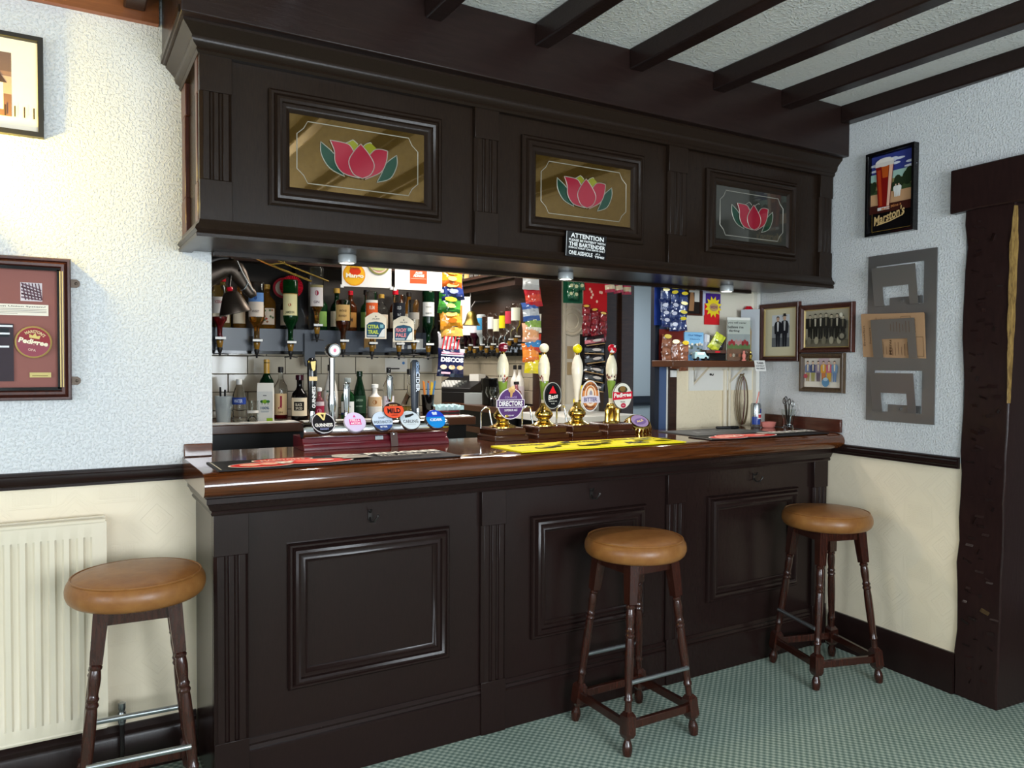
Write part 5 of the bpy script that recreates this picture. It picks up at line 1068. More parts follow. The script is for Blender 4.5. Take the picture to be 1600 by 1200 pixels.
def lt(txt, w=.9, h=.16, col='2a2420', v=.5, bold=.02):  # label lettering
    return lambda mb, R, z0, z1: mb.text(txt, 0, z0 + (z1 - z0) * v, R * w, (z1 - z0) * h, col, bold, wrap=R)
def lbl(*parts):
    def f(mb, R, z0, z1):
        for p in parts: p(mb, R, z0, z1)
    return f
def band(a, b, col, w=1.1): return lambda mb, R, z0, z1: mb.wraprect(R, -w, w, z0 + (z1 - z0) * a, z0 + (z1 - z0) * b, col, 10)
def blob(cx, v, rx, rz, col):
    def f(mb, R, z0, z1):
        n0 = len(mb.v); mb.lay += .00035; zc = z0 + (z1 - z0) * v; pts = [(cx + rx * cos(2 * pi * k / 14), zc + rz * sin(2 * pi * k / 14)) for k in range(14)]
        mb.add([((R + mb.lay) * sin(x / R), -(R + mb.lay) * cos(x / R), z) for x, z in pts], [tuple(range(14))], lin(col))
    return f
BY = 1.40; FACE = radians(-20)
g_ = 'bottles standing on the back counter'
# jug of pens, water bottle, glass, carton ...
jg = thing('plastic_beaker', 'frosted plastic beaker at the far left of back counter', 'beaker', (0.268, 1.36, BZ)); mb = MB(); mb.lathe([(0, .002), (.030, 0), (.032, .004), (.041, .128), (.043, .13), (.039, .13), (.030, .006), (0, .005)], 24); mb.build('cup', 'frosted', jg)
for k in range(2):
    t = thing('pen', ['dark pen leaning left in the frosted beaker', 'dark pen upright in the frosted beaker'][k], 'pen', (0.258 + .016 * k, 1.36, BZ + .008), group='pens in the frosted beaker'); mb = MB(); mb.tube([(0, 0, 0), (-.004 + .006 * k, .004, .165 - .012 * k)], .0045, 8); mb.build('barrel', 'black', t)
bottle('clear plastic water bottle with blue label on back counter', 0.338, 1.345, BZ, .212, .032, 'pet', 'clear_glass', 'white_plastic', None, lab='2d4590', labz=(.42, .58), art=lt('WATER', 1.3, .5, 'cfd8ea'), name='water_bottle', fi=1.5, rz=FACE)
gl = thing('shot_glass', 'small straight glass between water bottle and white carton', 'glass', (0.402, 1.35, BZ)); mb = MB(); mb.lathe([(0, .0), (.024, 0), (.027, .006), (.029, .105), (.027, .105), (.024, .012), (0, .01)], 20); mb.build('bowl', 'clear_glass', gl)
mb = MB(); mb.wraprect(.0285, -1.2, 1.2, .045, .058, 'e6e2da', 10); mb.build('band', 'print', gl)
ct = thing('drink_carton', 'white juice carton with green tree print on back counter', 'carton', (0.468, 1.36, BZ), FACE)
mb = MB(); mb.box((-.038, -.026, 0), (.038, .026, .150), lin('e8e6df')); mb.add([(-.038, -.026, .15), (.038, -.026, .15), (.038, .026, .15), (-.038, .026, .15), (-.038, -.006, .192), (.038, -.006, .192), (.038, .006, .192), (-.038, .006, .192)], [(0, 1, 5, 4), (1, 2, 6, 5), (2, 3, 7, 6), (3, 0, 4, 7), (4, 5, 6, 7)], lin('e2e0d8'))
mb.M = Matrix.Translation((0, -.0262, .0)); 
for cx, s_, c in ((-.014, .8, '2f6a34'), (.0, 1.1, '8ab82a'), (.015, .8, '3a7a3a')): mb.oval(cx, .100, .011 * s_, .009 * s_, c, 14); mb.rect(cx - .0015, .085, cx + .0015, .096, '5a7a3a')
mb.text('100%', 0, .068, .040, .014, '4a6a8a', .02); mb.rect(-.02, .052, .02, .054, '8a9aa8'); mb.rect(-.018, .047, .018, .049, '8a9aa8'); mb.rect(-.008, .128, .008, .132, '6a6a6a'); mb.rect(.008, .0, .038, .018, '9ac02c'); mb.rect(.022, .15, .038, .150, '9ac02c'); mb.build('carton_body', 'print', ct)
bottle('wine bottle with gold foil neck behind the white carton', 0.505, 1.50, BZ, .31, .038, 'round', 'dark_green_glass', 'foil_gold', neck=.07, group=g_)
bottle('clear gin bottle with cream label and red J', 0.560, 1.43, BZ, .272, .034, 'round', 'clear_glass', 'black', 'red_liquid', .14, 'd9b88a', (.10, .50), lbl(lt('J', .55, .62, '8a1f34', .58, .03), lt('GIN', .7, .08, '5a3a2a', .12)), group=g_, rz=FACE)
bottle('black rum bottle with cream label and twin glass loops', 0.640, 1.37, BZ, .232, .042, 'squat', 'black_bottle', 'plum_bottle', None, .5, 'e2d2b6', (.10, .50), lbl(band(.30, .78, '17120f', .62), lt('BLACK', .78, .17, 'e6d8c0', .62), lt('SPICED', .78, .14, 'e6d8c0', .42)), group=g_, rz=FACE)
bottle('pink liqueur bottle behind the black tap handle', 0.745, 1.38, BZ, .165, .027, 'squat', 'pink_glass', 'white_plastic', None, .5, 'a02a44', (.10, .56), lbl(band(.72, 1.0, 'd8c4c8'), blob(.002, .35, .012, .014, 'e08aa0')), group=g_, rz=FACE)
bottle('white coconut rum bottle with a round palm badge', 0.815, 1.41, BZ, .285, .039, 'slope', 'white_bottle', 'black', None, .5, 'e4dfd6', (.28, .52), lbl(blob(0, .45, .022, .026, 'd8a83a'), blob(.002, .55, .014, .016, '6a3a1c'), blob(0, .3, .015, .008, '2f6a4a'), lt('MALIBU', 1.0, .18, '2f5a44', .95)), group=g_, rz=FACE)
bottle('green gin bottle with red seal and white label', 0.897, 1.38, BZ, .215, .036, 'squat', 'green_glass', 'frosted', None, .5, 'dfe2e0', (.10, .42), lbl(band(.0, .16, '26386a'), lt('Tanqueray', .95, .16, '5a6a78', .62)), group=g_, rz=FACE)
mb = MB(); mb.wraprect(.0335, -.35, .35, .095, .125, 'a01c24', 8); o = mb.build('seal', 'print_gloss', bpy.data.objects['spirit_bottle.005'] if 'spirit_bottle.005' in bpy.data.objects else None)
bottle('dark green whiskey bottle with sloping shoulders', 0.972, 1.41, BZ, .25, .037, 'slope', 'dark_green_glass', 'dark_green_glass', None, .5, '1d3a26', (.10, .48), lbl(lt('JAMESON', 1.0, .16, '8fa890', .72), lt('IRISH WHISKEY', .9, .08, '8fa890', .4)), group=g_, rz=FACE)
bottle('frosted white jug bottle with tan label behind the chrome tap', 1.055, 1.40, BZ, .18, .040, 'squat', 'white_bottle', 'white_plastic', None, .5, 'c9a880', (.30, .62), lbl(blob(0, .5, .012, .012, 'a06a3a'), band(0, .1, 'e6e2d8')), group=g_, rz=FACE)
bottle('tall clear spirit bottle with steel pourer, left of the pair', 1.150, 1.44, BZ, .27, .032, 'round', 'clear_glass', 'black', None, .5, 'd8d0d8', (.20, .42), lt('VODKA', 1.0, .2, '7a5a8a'), group=g_, rz=FACE)
bottle('glass carafe of yellow oil with a black stopper', 1.258, 1.40, BZ, .262, .050, 'carafe', 'clear_glass', 'black', 'olive_oil', .22, group=g_)
stc = thing('straw_cup', 'dark beaker holding coloured drinking straws', 'cup', (1.368, 1.40, BZ)); mb = MB(); mb.lathe([(0, .003), (.026, 0), (.030, .005), (.037, .118), (.035, .118), (.026, .008), (0, .007)], 20); mb.build('cup', 'black_gloss', stc)
for k, (dx, dy, c) in enumerate(((-.020, 0, 'orange'), (-.012, .010, 'orange'), (-.004, -.012, 'blue'), (.006, .008, 'rust'), (.014, -.006, 'yellow'), (.022, .004, 'yellow'), (.027, -.010, 'blue'))):
    cn_ = {'orange': 'd8823a', 'blue': '3f7fb8', 'rust': 'a8502a', 'yellow': 'e0b83a'}[c]
    t = thing('drinking_straw', '%s drinking straw, number %s from the left in the dark beaker' % (c, ('one', 'two', 'three', 'four', 'five', 'six', 'seven')[k]), 'straw', (1.368, 1.40, BZ), group='straws in the dark beaker')
    mb = MB(); mb.col = lin(cn_); mb.tube([(dx * .5, dy * .5, .01), (dx * 1.45, dy * 1.3, .195 - .006 * (k % 3))], .0042, 6); mb.build('straw', 'print', t)
tt = thing('serving_tray', 'stack edge of dark serving trays on the back counter', 'tray', (1.475, 1.41, BZ)); 
for k in range(3):
    mb = MB(); mb.lathe([(0, 0), (.088, 0), (.092, .004), (.092, .009), (.089, .009), (.086, .004), (0, .004)], 28, (0, 0, .0095 * k)); mb.build('tray', ('maroon', 'black', 'maroon')[k], tt)
tw = cloth('folded pale blue and white towel on the stacked trays', 1.39, 1.57, 1.35, 1.47, BZ + .030, 'cloth_teal', 12, .03)

# ---- optics shelf
sh = thing('optics_shelf', 'slate coloured optics shelf across the tiled back wall', 'shelf', (0.05, 1.60, 1.488))
mb = MB(); mb.box((0, 0, .0), (1.415, 0.016, .122)); mb.build('front_board', 'slate_blue', sh)
mb = MB(); mb.box((0, 0.016, .102), (1.415, 0.106, .120)); mb.build('shelf_board', 'black', sh)
mb = MB(); mb.box((0, -.004, -.012), (1.415, 0.106, .004)); mb.build('lower_rail', 'black_gloss', sh)
mb = MB(); mb.prism([(.680, -.078), (.720, -.078), (.728, -.05), (.728, .10), (.672, .10), (.672, -.05)], -.03, -.004); mb.build('drop_bracket', 'slate_blue', sh)
for i, (x, m, lb) in enumerate(((.40, 'black', 'black'), (1.05, 'cork', 'tan'), (1.22, 'white_plastic', 'white'), (1.34, 'white_plastic', 'white'))):
    mb = MB(); mb.box((x - .035, -.004, .025), (x + .035, 0, .085)) if i else mb.box((x - .01, -.004, .05), (x + .01, 0, .08)); mb.build('price_card', m, sh, label='small %s card' % lb)
upr = thing('back_bar_upright', 'black square upright beside the slim pink label bottle', 'post', (0.715, 1.60, 1.61)); mb = MB(); mb.box((-.028, 0, 0), (.028, .10, .345)); mb.box((-.034, -.004, 0), (.034, .0, .345)); mb.build('upright', 'black_gloss', upr)
pst = thing('end_post', 'black end post behind the hanging crisp packets', 'post', (1.535, 1.60, 1.485)); mb = MB(); mb.box((-.065, 0, 0), (.055, .10, .915)); mb.box((-.065, -.004, 0), (-.045, 0, .915)); mb.build('post', 'black_gloss', pst)
fas = thing('back_bar_fascia', 'dark wooden fascia above the optic bottles', 'fascia', (0.05, 1.62, 1.96)); mb = MB(); mb.box((0, 0, 0), (1.42, 0.08, .42)); mb.box((0, -.015, 0), (1.42, 0, .03)); mb.build('board', 'back_wood', fas)
# row of bottles on the shelf behind the optics
back = [(0.155, .24, .034, 'pale_gold', 'pale gold'), (0.235, .25, .036, 'amber_bottle', 'amber'), (0.318, .27, .040, 'pale_gold', 'wide pale gold'), (0.402, .26, .034, 'amber_bottle', 'tall amber'), (0.540, .24, .048, 'amber_bottle', 'square shouldered orange'), (0.645, .23, .032, 'clear_glass', 'clear'),
        (0.835, .23, .036, 'green_glass', 'green'), (0.925, .24, .036, 'dark_green_glass', 'dark green'), (1.005, .23, .036, 'brown_bottle', 'brown'), (1.10, .24, .036, 'green_glass', 'leaf green'), (1.19, .22, .040, 'clear_glass', 'squat clear'), (1.275, .25, .036, 'brown_bottle', 'deep brown'), (1.36, .24, .036, 'amber_bottle', 'honey coloured')]
for k, (x, h, r, g, d) in enumerate(back):
    lab, art = ('d8c8b0', None)
    if k == 4: lab, art = 'cdb9a4', lbl(lambda mb, R, z0, z1: [blob(random.Random(i).uniform(-.04, .04), random.Random(i + 50).uniform(.1, .9), .006, .006, ('5a6a4a', 'a8402a', '8a5a3a')[i % 3])(mb, R, z0, z1) for i in range(16)])
    elif k == 1: lab, art = 'c9707a', band(.3, .75, 'e6d2cc')
    elif k in (6, 9): lab = '7fa050'
    elif k == 8: lab, art = 'a8763a', lt('RUM', .7, .3, '2a1a10')
    bottle('%s spirit bottle standing on the optics shelf, place %s from the left' % (d, ('one', 'two', 'three', 'four', 'five', 'six', 'seven', 'eight', 'nine', 'ten', 'eleven', 'twelve', 'thirteen')[k]), x, 1.655, 1.6085, h, r, 'squat' if k % 2 else 'round', g, ('black', 'foil_gold', 'red_gloss')[k % 3], None, .5, lab, (.10, .46), art, group='bottles on the optics shelf', rz=FACE, seg=16)
# ---- optics: inverted bottles with measures
def optic(x, y, z, label, wl_='white_plastic'):
    # z is the top collar of the measure
    t = thing('optic_measure', label, 'optic', (x, y, z), group='optic measures under the inverted bottles')
    mb = MB(); mb.lathe([(.012, 0), (.020, -.004), (.020, -.016), (.016, -.020)], 14); mb.box((-.026, -.026, -.014), (.026, -.018, -.002)); mb.build('collar', 'black_gloss', t)
    mb = MB(); mb.box((-.024, -.0275, -.0135), (.024, -.026, -.0025)); mb.build('name_plate', 'white_plastic', t)
    mb = MB(); mb.lathe([(.016, -.018), (.017, -.024), (.012, -.052), (.010, -.056)], 14); mb.build('chamber', 'amber_liquid', t)
    mb = MB(); mb.lathe([(.012, -.054), (.014, -.058), (.010, -.075), (.006, -.082), (.005, -.098)], 12); mb.tube([(-.034, -.006, -.088), (0, -.012, -.084), (.034, -.006, -.088)], .0028, 6); mb.build('spout', 'black', t)
    mb = MB(); mb.box((-.008, .014, -.05), (.008, .098 if y < 1.52 else .05, -.03)); mb.build('bracket', 'chrome', t)
    return t
gi = 'inverted bottles in the optics'
OY = 1.50
def inv(label, x, zb, h, r, **k):
    # inverted bottle whose neck mouth sits at zb
    bottle(label, x, OY, zb - (h - h * .96) , h, r, flip=True, group=gi, rz=FACE, **k)
    optic(x, OY, zb + .004, 'optic measure under the ' + label.split(' in ')[0])
inv('red label vodka bottle in the first optic, behind the cow bell', 0.276, 1.556, .27, .037, glass='clear_glass', liquid='red_liquid', fill=.42, lab='dcd4cc', labz=(.22, .52), art=lbl(lt('VODKA', .9, .2, 'a02030', .7)))
inv('pale whisky bottle with blue and cream label in the second optic', 0.456, 1.548, .305, .040, glass='clear_glass', liquid='amber_bottle', fill=.60, lab='dccdbd', labz=(.18, .58), art=lbl(band(.62, 1.0, '5f86bc'), lt('WHISKY', .9, .10, '5a4a44', .22), blob(0, .78, .008, .010, '3a5a94')))
inv('green whiskey bottle with cream label in the third optic', 0.628, 1.542, .335, .039, glass='green_glass', liquid='dark_green_glass', fill=.62, lab='e0d4a0', labz=(.22, .56), art=lbl(lt('JAMESON', 1.15, .15, '3a3a24', .13, .03), blob(0, .48, .008, .009, 'a8502a'), lt('R', .2, .14, 'e6d8a8', .48, .03), band(.97, 1.0, 'b88a4a')))
inv('slim gin bottle with white and pink label in the fourth optic', 0.768, 1.635, .315, .036, glass='clear_glass', liquid='amber_bottle', fill=.42, lab='e8dcd8', labz=(.30, .66), art=lbl(blob(.002, .62, .010, .014, 'a8344c'), lt('GIN', .8, .12, '6a4a54', .2), band(.88, 1.0, 'a89a6a')))
inv('brandy bottle with tan label in the fifth optic', 0.911, 1.555, .225, .040, glass='clear_glass', liquid='brown_bottle', fill=.55, lab='cfa667', labz=(.12, .50), art=lbl(lt('BRANDY', 1.1, .14, '5a3a1c', .30), lt('VINTAGE', 1.0, .14, '5a3a1c', .62)))
inv('rum bottle with orange label in the sixth optic', 1.075, 1.545, .29, .035, glass='clear_glass', liquid='amber_bottle', fill=.55, lab='e0602c', labz=(.16, .52), art=lbl(band(.86, 1.0, 'ece4d8'), lt('RUM', .8, .2, 'f0d8c0', .6)))
inv('dark label bourbon bottle in the seventh optic', 1.235, 1.545, .28, .036, glass='clear_glass', liquid='brown_bottle', fill=.45, lab='23242a', labz=(.16, .50), art=lbl(lt('OLD', .6, .2, 'c8c8c8', .7), lt('No 7', .5, .16, 'c8c8c8', .3)))
inv('green bottle with white label in the eighth optic', 1.415, 1.545, .31, .036, glass='dark_green_glass', liquid='dark_green_glass', fill=.6, lab='d9d8d2', labz=(.20, .46), art=lbl(lt('VERMOUTH', 1.1, .13, '4a4a46', .2), lt('Extra Dry', .9, .12, '6a6a64', .65)))
inv('clear bottle with grey shoulders between the seventh and eighth optics', 1.325, 1.560, .24, .032, glass='clear_glass', liquid='amber_bottle', fill=.3, lab='9a948a', labz=(.30, .46))
# beer badges hung on the optics
def badge(label, x, z, col, words, txt):
    t = thing('beer_badge', label, 'badge', (x, 1.415, z), radians(-14), 'cream beer badges hung on the optics')
    mb = MB(); w, h = .115, .142
    sh_ = [(-w / 2, -h / 2), (w / 2, -h / 2), (w / 2, h * .30), (w * .30, h * .42), (w * .12, h * .50), (-w * .12, h * .50), (-w * .30, h * .42), (-w / 2, h * .30)]
    mb.prism(sh_, 0, .004, lin('eadfc8'))
    mb.flat([(-w * .43, -h * .45), (w * .43, -h * .45), (w * .43, h * .02), (w * .30, h * .12), (0, h * .16), (-w * .30, h * .12), (-w * .43, h * .02)], '24506a')
    mb.text(words[0], -w * .12, -h * .04, w * .52, h * .15, txt, .03); mb.text(words[1], -w * .12, -h * .24, w * .50, h * .15, txt, .03)
    mb.flat([(w * .12, -h * .43), (w * .42, -h * .43), (w * .42, -h * .10), (w * .30, -h * .16), (w * .2, -h * .3)], 'd8dcd8'); mb.rect(w * .2, -h * .08, w * .36, h * .05, '7fb0b8'); mb.text('ALES', 0, h * .26, w * .36, h * .05, '4a4a48', .02); mb.oval(0, h * .35, .005, .006, '4a4a48', 3)
    mb.rect(-w * .40, -h * .41, w * .05, -h * .37, 'c8d0d4'); mb.build('plate', 'print', t)
    mb = MB(); mb.tube([(0, .004, .03), (0, .045, .03)], .004, 6); mb.build('clip', 'chrome', t)
badge('cream beer badge reading citra trail in yellow green', 1.066, 1.634, '', ('CITRA', 'TRAIL'), 'c8d84a')
badge('cream beer badge reading peachy pale in pink', 1.228, 1.620, '', ('PEACHY', 'PALE'), 'e08a8c')
# red rosette
ro = thing('rosette', 'red pleated rosette behind the green whiskey bottle', 'rosette', (0.655, 1.585, 1.835), radians(-14)); mb = MB(); n = 36
vs = [(0, -.006, 0)]
for k in range(n * 2): a = pi * k / n; vs.append((.060 * cos(a), -.004 - .006 * (k % 2), .060 * sin(a)))
mb.add(vs, [(0, 1 + k, 1 + (k + 1) % (2 * n)) for k in range(2 * n)], lin('c01a30')); mb.lay = .012; mb.oval(0, 0, .034, .034, 'e6a078', 20); mb.build('pleats', 'print', ro, angle=5)
mb = MB(); mb.M = Matrix.Translation((-.040, .012, -.006)); mb.lathe([(.055, 0), (.055, .004), (.045, .006), (0, .005)], 24, (0, 0, 0), 'y', col=lin('8a1a26')); mb.lay = .008; mb.oval(0, 0, .042, .042, 'b0a090', 20); mb.build('backing_badge', 'print', ro)
# horse head and cow bell at the left end
hs = thing('horse_head', 'dark bronze horse head ornament above the left optics', 'ornament', (0.045, 0.95, 1.78))
mb = MB(); mb.lathe([(.062, 0), (.062, .006), (.055, .012), (0, .014)], 24, (0, 0, 0), 'x'); mb.build('mount_plate', 'bronze_bell', hs)
mb = MB(); E = lambda c, dx, dz, a, b: ((c[0], c[1], c[2]), (dx * a, 0, dz * a), (0, b, 0))
def ring_(c, ang, a, b): return (c, (-sin(ang) * a, 0, cos(ang) * a), (0, b, 0))
mb.loft([ring_((.008, 0, -.02), .35, .070, .030), ring_((.05, 0, .0), .45, .058, .028), ring_((.10, 0, .028), .5, .047, .026), ring_((.150, 0, .055), .35, .042, .026), ring_((.185, 0, .062), -.2, .042, .028), ring_((.205, 0, .050), -.75, .044, .030), ring_((.222, 0, .028), -.95, .038, .026), ring_((.240, 0, -.002), -1.0, .028, .020), ring_((.258, 0, -.030), -1.0, .022, .017), ring_((.272, 0, -.048), -1.0, .023, .018), ring_((.282, 0, -.060), -1.0, .015, .012)])
mb.build('head', 'bronze_bell', hs, angle=70)
for sy in (-1, 1):
    mb = MB(); mb.loft([((.186, sy * .016, .098), (.010, 0, 0), (0, .007, 0)), ((.190, sy * .020, .115), (.011, 0, 0), (0, .006, 0)), ((.198, sy * .020, .135), (.004, 0, 0), (0, .002, 0))]); mb.build('ear', 'bronze_bell', hs)
    mb = MB(); mb.lathe([(0, -.004), (.006, 0), (0, .004)], 8, (.214, sy * .029, .050), 'y'); mb.build('eye', 'black_gloss', hs)
mb = MB()
mb.tube([(.205, -.031, .090), (.225, -.030, .045), (.252, -.022, .0), (.272, -.02, -.032)], .0035, 6); mb.tube([(.252, -.022, .0), (.238, -.018, -.028), (.225, 0, -.034)], .003, 6); mb.tube([(.272, -.019, -.036), (.285, 0, -.03), (.272, .019, -.036)], .003, 6); mb.build('bridle', 'steel', hs, label='bright metal bridle')
mb = MB(); mb.loft([ring_((.02, 0, .055), .5, .014, .006), ring_((.08, 0, .082), .5, .018, .006), ring_((.14, 0, .104), .4, .018, .006), ring_((.185, 0, .108), 0, .010, .005)]); mb.build('mane', 'iron', hs)
cb = thing('cow_bell', 'dark metal cow bell hanging below the horse head', 'bell', (0.232, 0.86, 1.640), rot=(0, radians(-13), 0))
mb = MB(); mb.lathe([(.066, 0), (.0665, .003), (.052, .040), (.034, .082), (.028, .090), (.012, .095), (0, .096)], 28); mb.lathe([(.062, .001), (.050, .038), (.030, .082)], 28, cap=False); mb.build('bell_body', 'bronze_bell', cb, angle=60)
mb = MB(); mb.tube([(0, 0, .094), (.004, .01, .12), (.030, .06, .165)], .005, 8); mb.build('hanger', 'iron', cb); mb = MB(); mb.lathe([(.010, .096), (.014, .102), (.012, .112), (0, .114)], 12); mb.build('red_cap', 'red_gloss', cb, label='small red cap')
# brass rail across the top left
br = thing('brass_rail', 'sloping bright brass rail at the top of the back bar', 'rail', (0.30, 1.15, 1.88)); mb = MB(); mb.tube([(.02, 0, .06), (.14, 0, .012), (.34, 0, -.055)], .0055, 8); mb.tube([(.16, .05, .055), (.22, .05, .030), (.44, .05, -.045)], .0045, 8); mb.build('rod', 'brass', br)
mb = MB(); mb.tube([(.02, 0, .06), (.02, 0, .50)], .004, 6); mb.tube([(.22, .05, .030), (.22, .05, .50)], .004, 6); mb.tube([(.14, 0, .012), (.22, .05, .030)], .004, 6); mb.build('stay', 'brass', br)
# hanging white sign boxes
def sign_box(label, x0, x1, z0, art, group='white hanging signs'):
    t = thing('hanging_sign', label, 'sign', ((x0 + x1) / 2, 1.30, z0), radians(-8), group); w = x1 - x0; mb = MB(); mb.box((-w / 2, 0, 0), (w / 2, .010, .30), lin('e9e6e2')); art(mb, w); mb.build('board', 'print', t)
    mb = MB()
    for x in (-w / 2, w / 2): mb.box((x - .008, -.006, -.008), (x + .008, .016, .008))
    mb.tube([(-w / 2, .005, .30), (-w / 2, .005, .73)], .002, 5); mb.tube([(w / 2, .005, .30), (w / 2, .005, .73)], .002, 5); mb.build('clamp', 'white_plastic', t)
def art_m(mb, w):
    mb.oval(-.067, .062, .058, .058, 'e89a1c', 28); mb.oval(-.067, .062, .052, .052, 'f0b428', 28); mb.oval(-.062, .080, .030, .020, 'd83a1c', 16); mb.rect(-.10, .050, -.03, .056, 'd8702a'); mb.text('Mango', -.064, .054, .092, .030, 'fbf4e0', .04); mb.text('fruits', -.064, .098, .05, .014, 'a8601c', .02)
    mb.oval(.062, .128, .060, .060, '8a8a4a', 28); mb.oval(.062, .128, .050, .052, 'e6c8b8', 28); mb.oval(.062, .128, .042, .044, 'd86a78', 24); mb.text('fresh', .062, .118, .06, .016, 'f6e6e0', .03); mb.oval(.062, .100, .035, .012, 'b8c080', 14)
def art_o(mb, w):
    mb.rect(-.050, .035, .046, .150, 'd8502c'); mb.text('ADNAMS', 0, .078, .06, .016, 'f8e8e0', .04, .1); mb.text('ALES', 0, .094, .04, .012, 'f8e8e0', .04); mb.rect(-.045, .060, .041, .0625, 'f0a890')
sign_box('white hanging sign with round mango and pink badges', .845, 1.105, 1.828, art_m)
sign_box('white hanging sign with an orange square, left of crisps', 1.137, 1.40, 1.828, art_o)
# ---- crisp packets
def packet(label, loc, w, h, rz, c0, c1, draw=None, group='crisp packets on the hanging strip', seed=0, tilt=0.0, name='crisp_packet', cat='packet', roll=0.0):
    r = random.Random(seed)
    if name != 'crisp_packet' and not roll: roll = radians(r.uniform(-11, 11)); rz += radians(r.uniform(-12, 12)); tilt += radians(r.uniform(-8, 4)); loc = (loc[0] + r.uniform(-.004, .004), loc[1] - .004 * r.random(), loc[2] + r.uniform(-.006, .006))
    elif name == 'crisp_packet' and not roll: roll = radians(r.uniform(-7, 7))
    t = thing(name, label, cat, loc, group=group, rot=(tilt, roll, rz)); mb = MB(); n, k = 8, 8
    def P(i, j, s):
        u, v = -1 + 2 * i / n, -1 + 2 * j / k
        th = .19 * w * max(0, (1 - u * u * .9)) ** .6 * max(0, (1 - v ** 4)) ** .7 + (w * .06 * r.uniform(-1, 1) if 0 < i < n and 0 < j < k else 0)
        pin = 1 - .08 * (1 - v * v)
        return (u * w / 2 * pin, -s * th - .004 * sin(6 * u) * abs(v) ** 3, v * h / 2)
    for s in (1, -1):
        vs = [P(i, j, s) for j in range(k + 1) for i in range(n + 1)]
        for j in range(k):
            v = (j + .5) / k
            col = lin(c1) if .28 < v < .62 else lin(c0)
            fs = []
            for i in range(n):
                a = j * (n + 1) + i; f = (a, a + 1, a + n + 2, a + n + 1); fs.append(f if s == 1 else f[::-1])
            if j == 0: b0 = len(mb.v); mb.add(vs, [], None)
            for f in fs: mb.f.append([b0 + q for q in f]); mb.m.append(0); mb.c.append(col)
    mb.build('bag', 'foil_print', t, angle=28)
    if draw:
        mb = MB(); mb.M = Matrix.Translation((0, -.19 * w - .007, 0)); draw(mb, w, h); mb.build('bag_print', 'print_gloss', t)
    return t
BX, BYY = 1.545, 1.48
def d_oval(c, c2): return lambda mb, w, h: (mb.oval(0, h * .12, w * .26, h * .10, c, 16), mb.oval(w * .02, -h * .16, w * .20, h * .10, c2, 8))
stack = [('orange crisp packet, topmost on the strip beside the white sign', 'd9641c', 'e8a02a', d_oval('f0c040', 'e8b070'), 1.935), ('navy crisp packet, second from the top of the strip', '1c2a5c', '2a3a78', d_oval('c8a868', '8a94c0'), 1.862), ('green crisp packet with yellow top, third on the strip', '2a6a2a', '3f8a34', d_oval('e0b83a', 'c8d070'), 1.780), ('golden orange crisp packet, fourth on the strip', 'd08a24', 'e09a34', d_oval('f0c870', 'c8601c'), 1.695),
         ('yellow and black snack packet, fifth on the strip', '2a2420', 'd8a850', None, 1.618), ('silver and red striped packet, sixth on the strip', 'b8b4b8', 'c8c0c4', lambda mb, w, h: [mb.flat([(-w * .4 + k * w * .16, -h * .3), (-w * .34 + k * w * .16, -h * .3), (-w * .22 + k * w * .16, h * .3), (-w * .28 + k * w * .16, h * .3)], 'b83038') for k in range(5)], 1.545)]
for k, (lb, c0, c1, dr, z) in enumerate(stack): packet(lb, (BX + .008 * sin(k * 2.1), BYY - .010 * (6 - k) / 6, z), .138, .135, radians(-14 + 6 * sin(k * 3)), c0, c1, dr, seed=k, tilt=radians(-10))
def d_disco(mb, w, h):
    mb.text('DISCOS', 0, h * .10, w * .82, h * .16, 'f0eef2', .05)
    for x in (-.3, 0, .3): mb.oval(x * w, -h * .16, w * .12, h * .08, 'd8a040', 12)
    mb.rect(-w * .4, h * .30, w * .4, h * .36, 'd85a70'); mb.rect(-w * .42, h * .24, w * .42, h * .27, 'e6e6ee'); mb.rect(-w * .38, -h * .40, -w * .05, -h * .33, 'c85a70')
packet('navy disc snack packet, bottom of the hanging strip', (BX - .01, BYY - .03, 1.435), .160, .165, radians(-14), '1e2248', '262c5c', d_disco, seed=17, roll=radians(3))
strip = thing('hanging_strip', 'clear plastic strip carrying the crisp packets', 'strip', (BX, BYY + .030, 1.42)); mb = MB(); mb.box((-.018, 0, 0), (.018, .0015, .985)); mb.build('tape', 'white_plastic', strip)
strip2 = thing('hanging_strip', 'plastic strip of mixed snacks on the far dark post', 'strip', (2.47, 2.09, 1.40)); mb = MB(); mb.box((-.018, 0, 0), (.018, .0015, 1.0)); mb.build('tape', 'white_plastic', strip2)
for k, (lb, c0, c1, z) in enumerate([('silver foil snack packet at top of the far strip', 'b8bcc0', 'd0d4d6', 2.02), ('red snack packet, second on the far strip', 'b02a34', 'c84a3a', 1.90), ('blue edged snack packet, third on the far strip', '3a5a9a', 'a8b0b8', 1.80), ('white and green snack packet, fourth on the far strip', 'd0cfc0', '7a9a4a', 1.72), ('salmon coloured snack packet, fifth on the far strip', 'd8a488', 'c8946a', 1.65), ('red topped blue snack packet, sixth on the far strip', 'b83a2a', '3a7ab0', 1.58), ('orange snack packet, seventh on the far strip', 'd8702a', 'e08a3a', 1.51), ('yellow snack packet, bottom of the far strip', 'd8c824', 'e0d040', 1.43)]):
    packet(lb, (2.455 + .02 * (k % 2), 2.06, z), .125, .135, radians(-18), c0, c1, None, 'snack packets on the far strip', 30 + k, tilt=radians(-8))
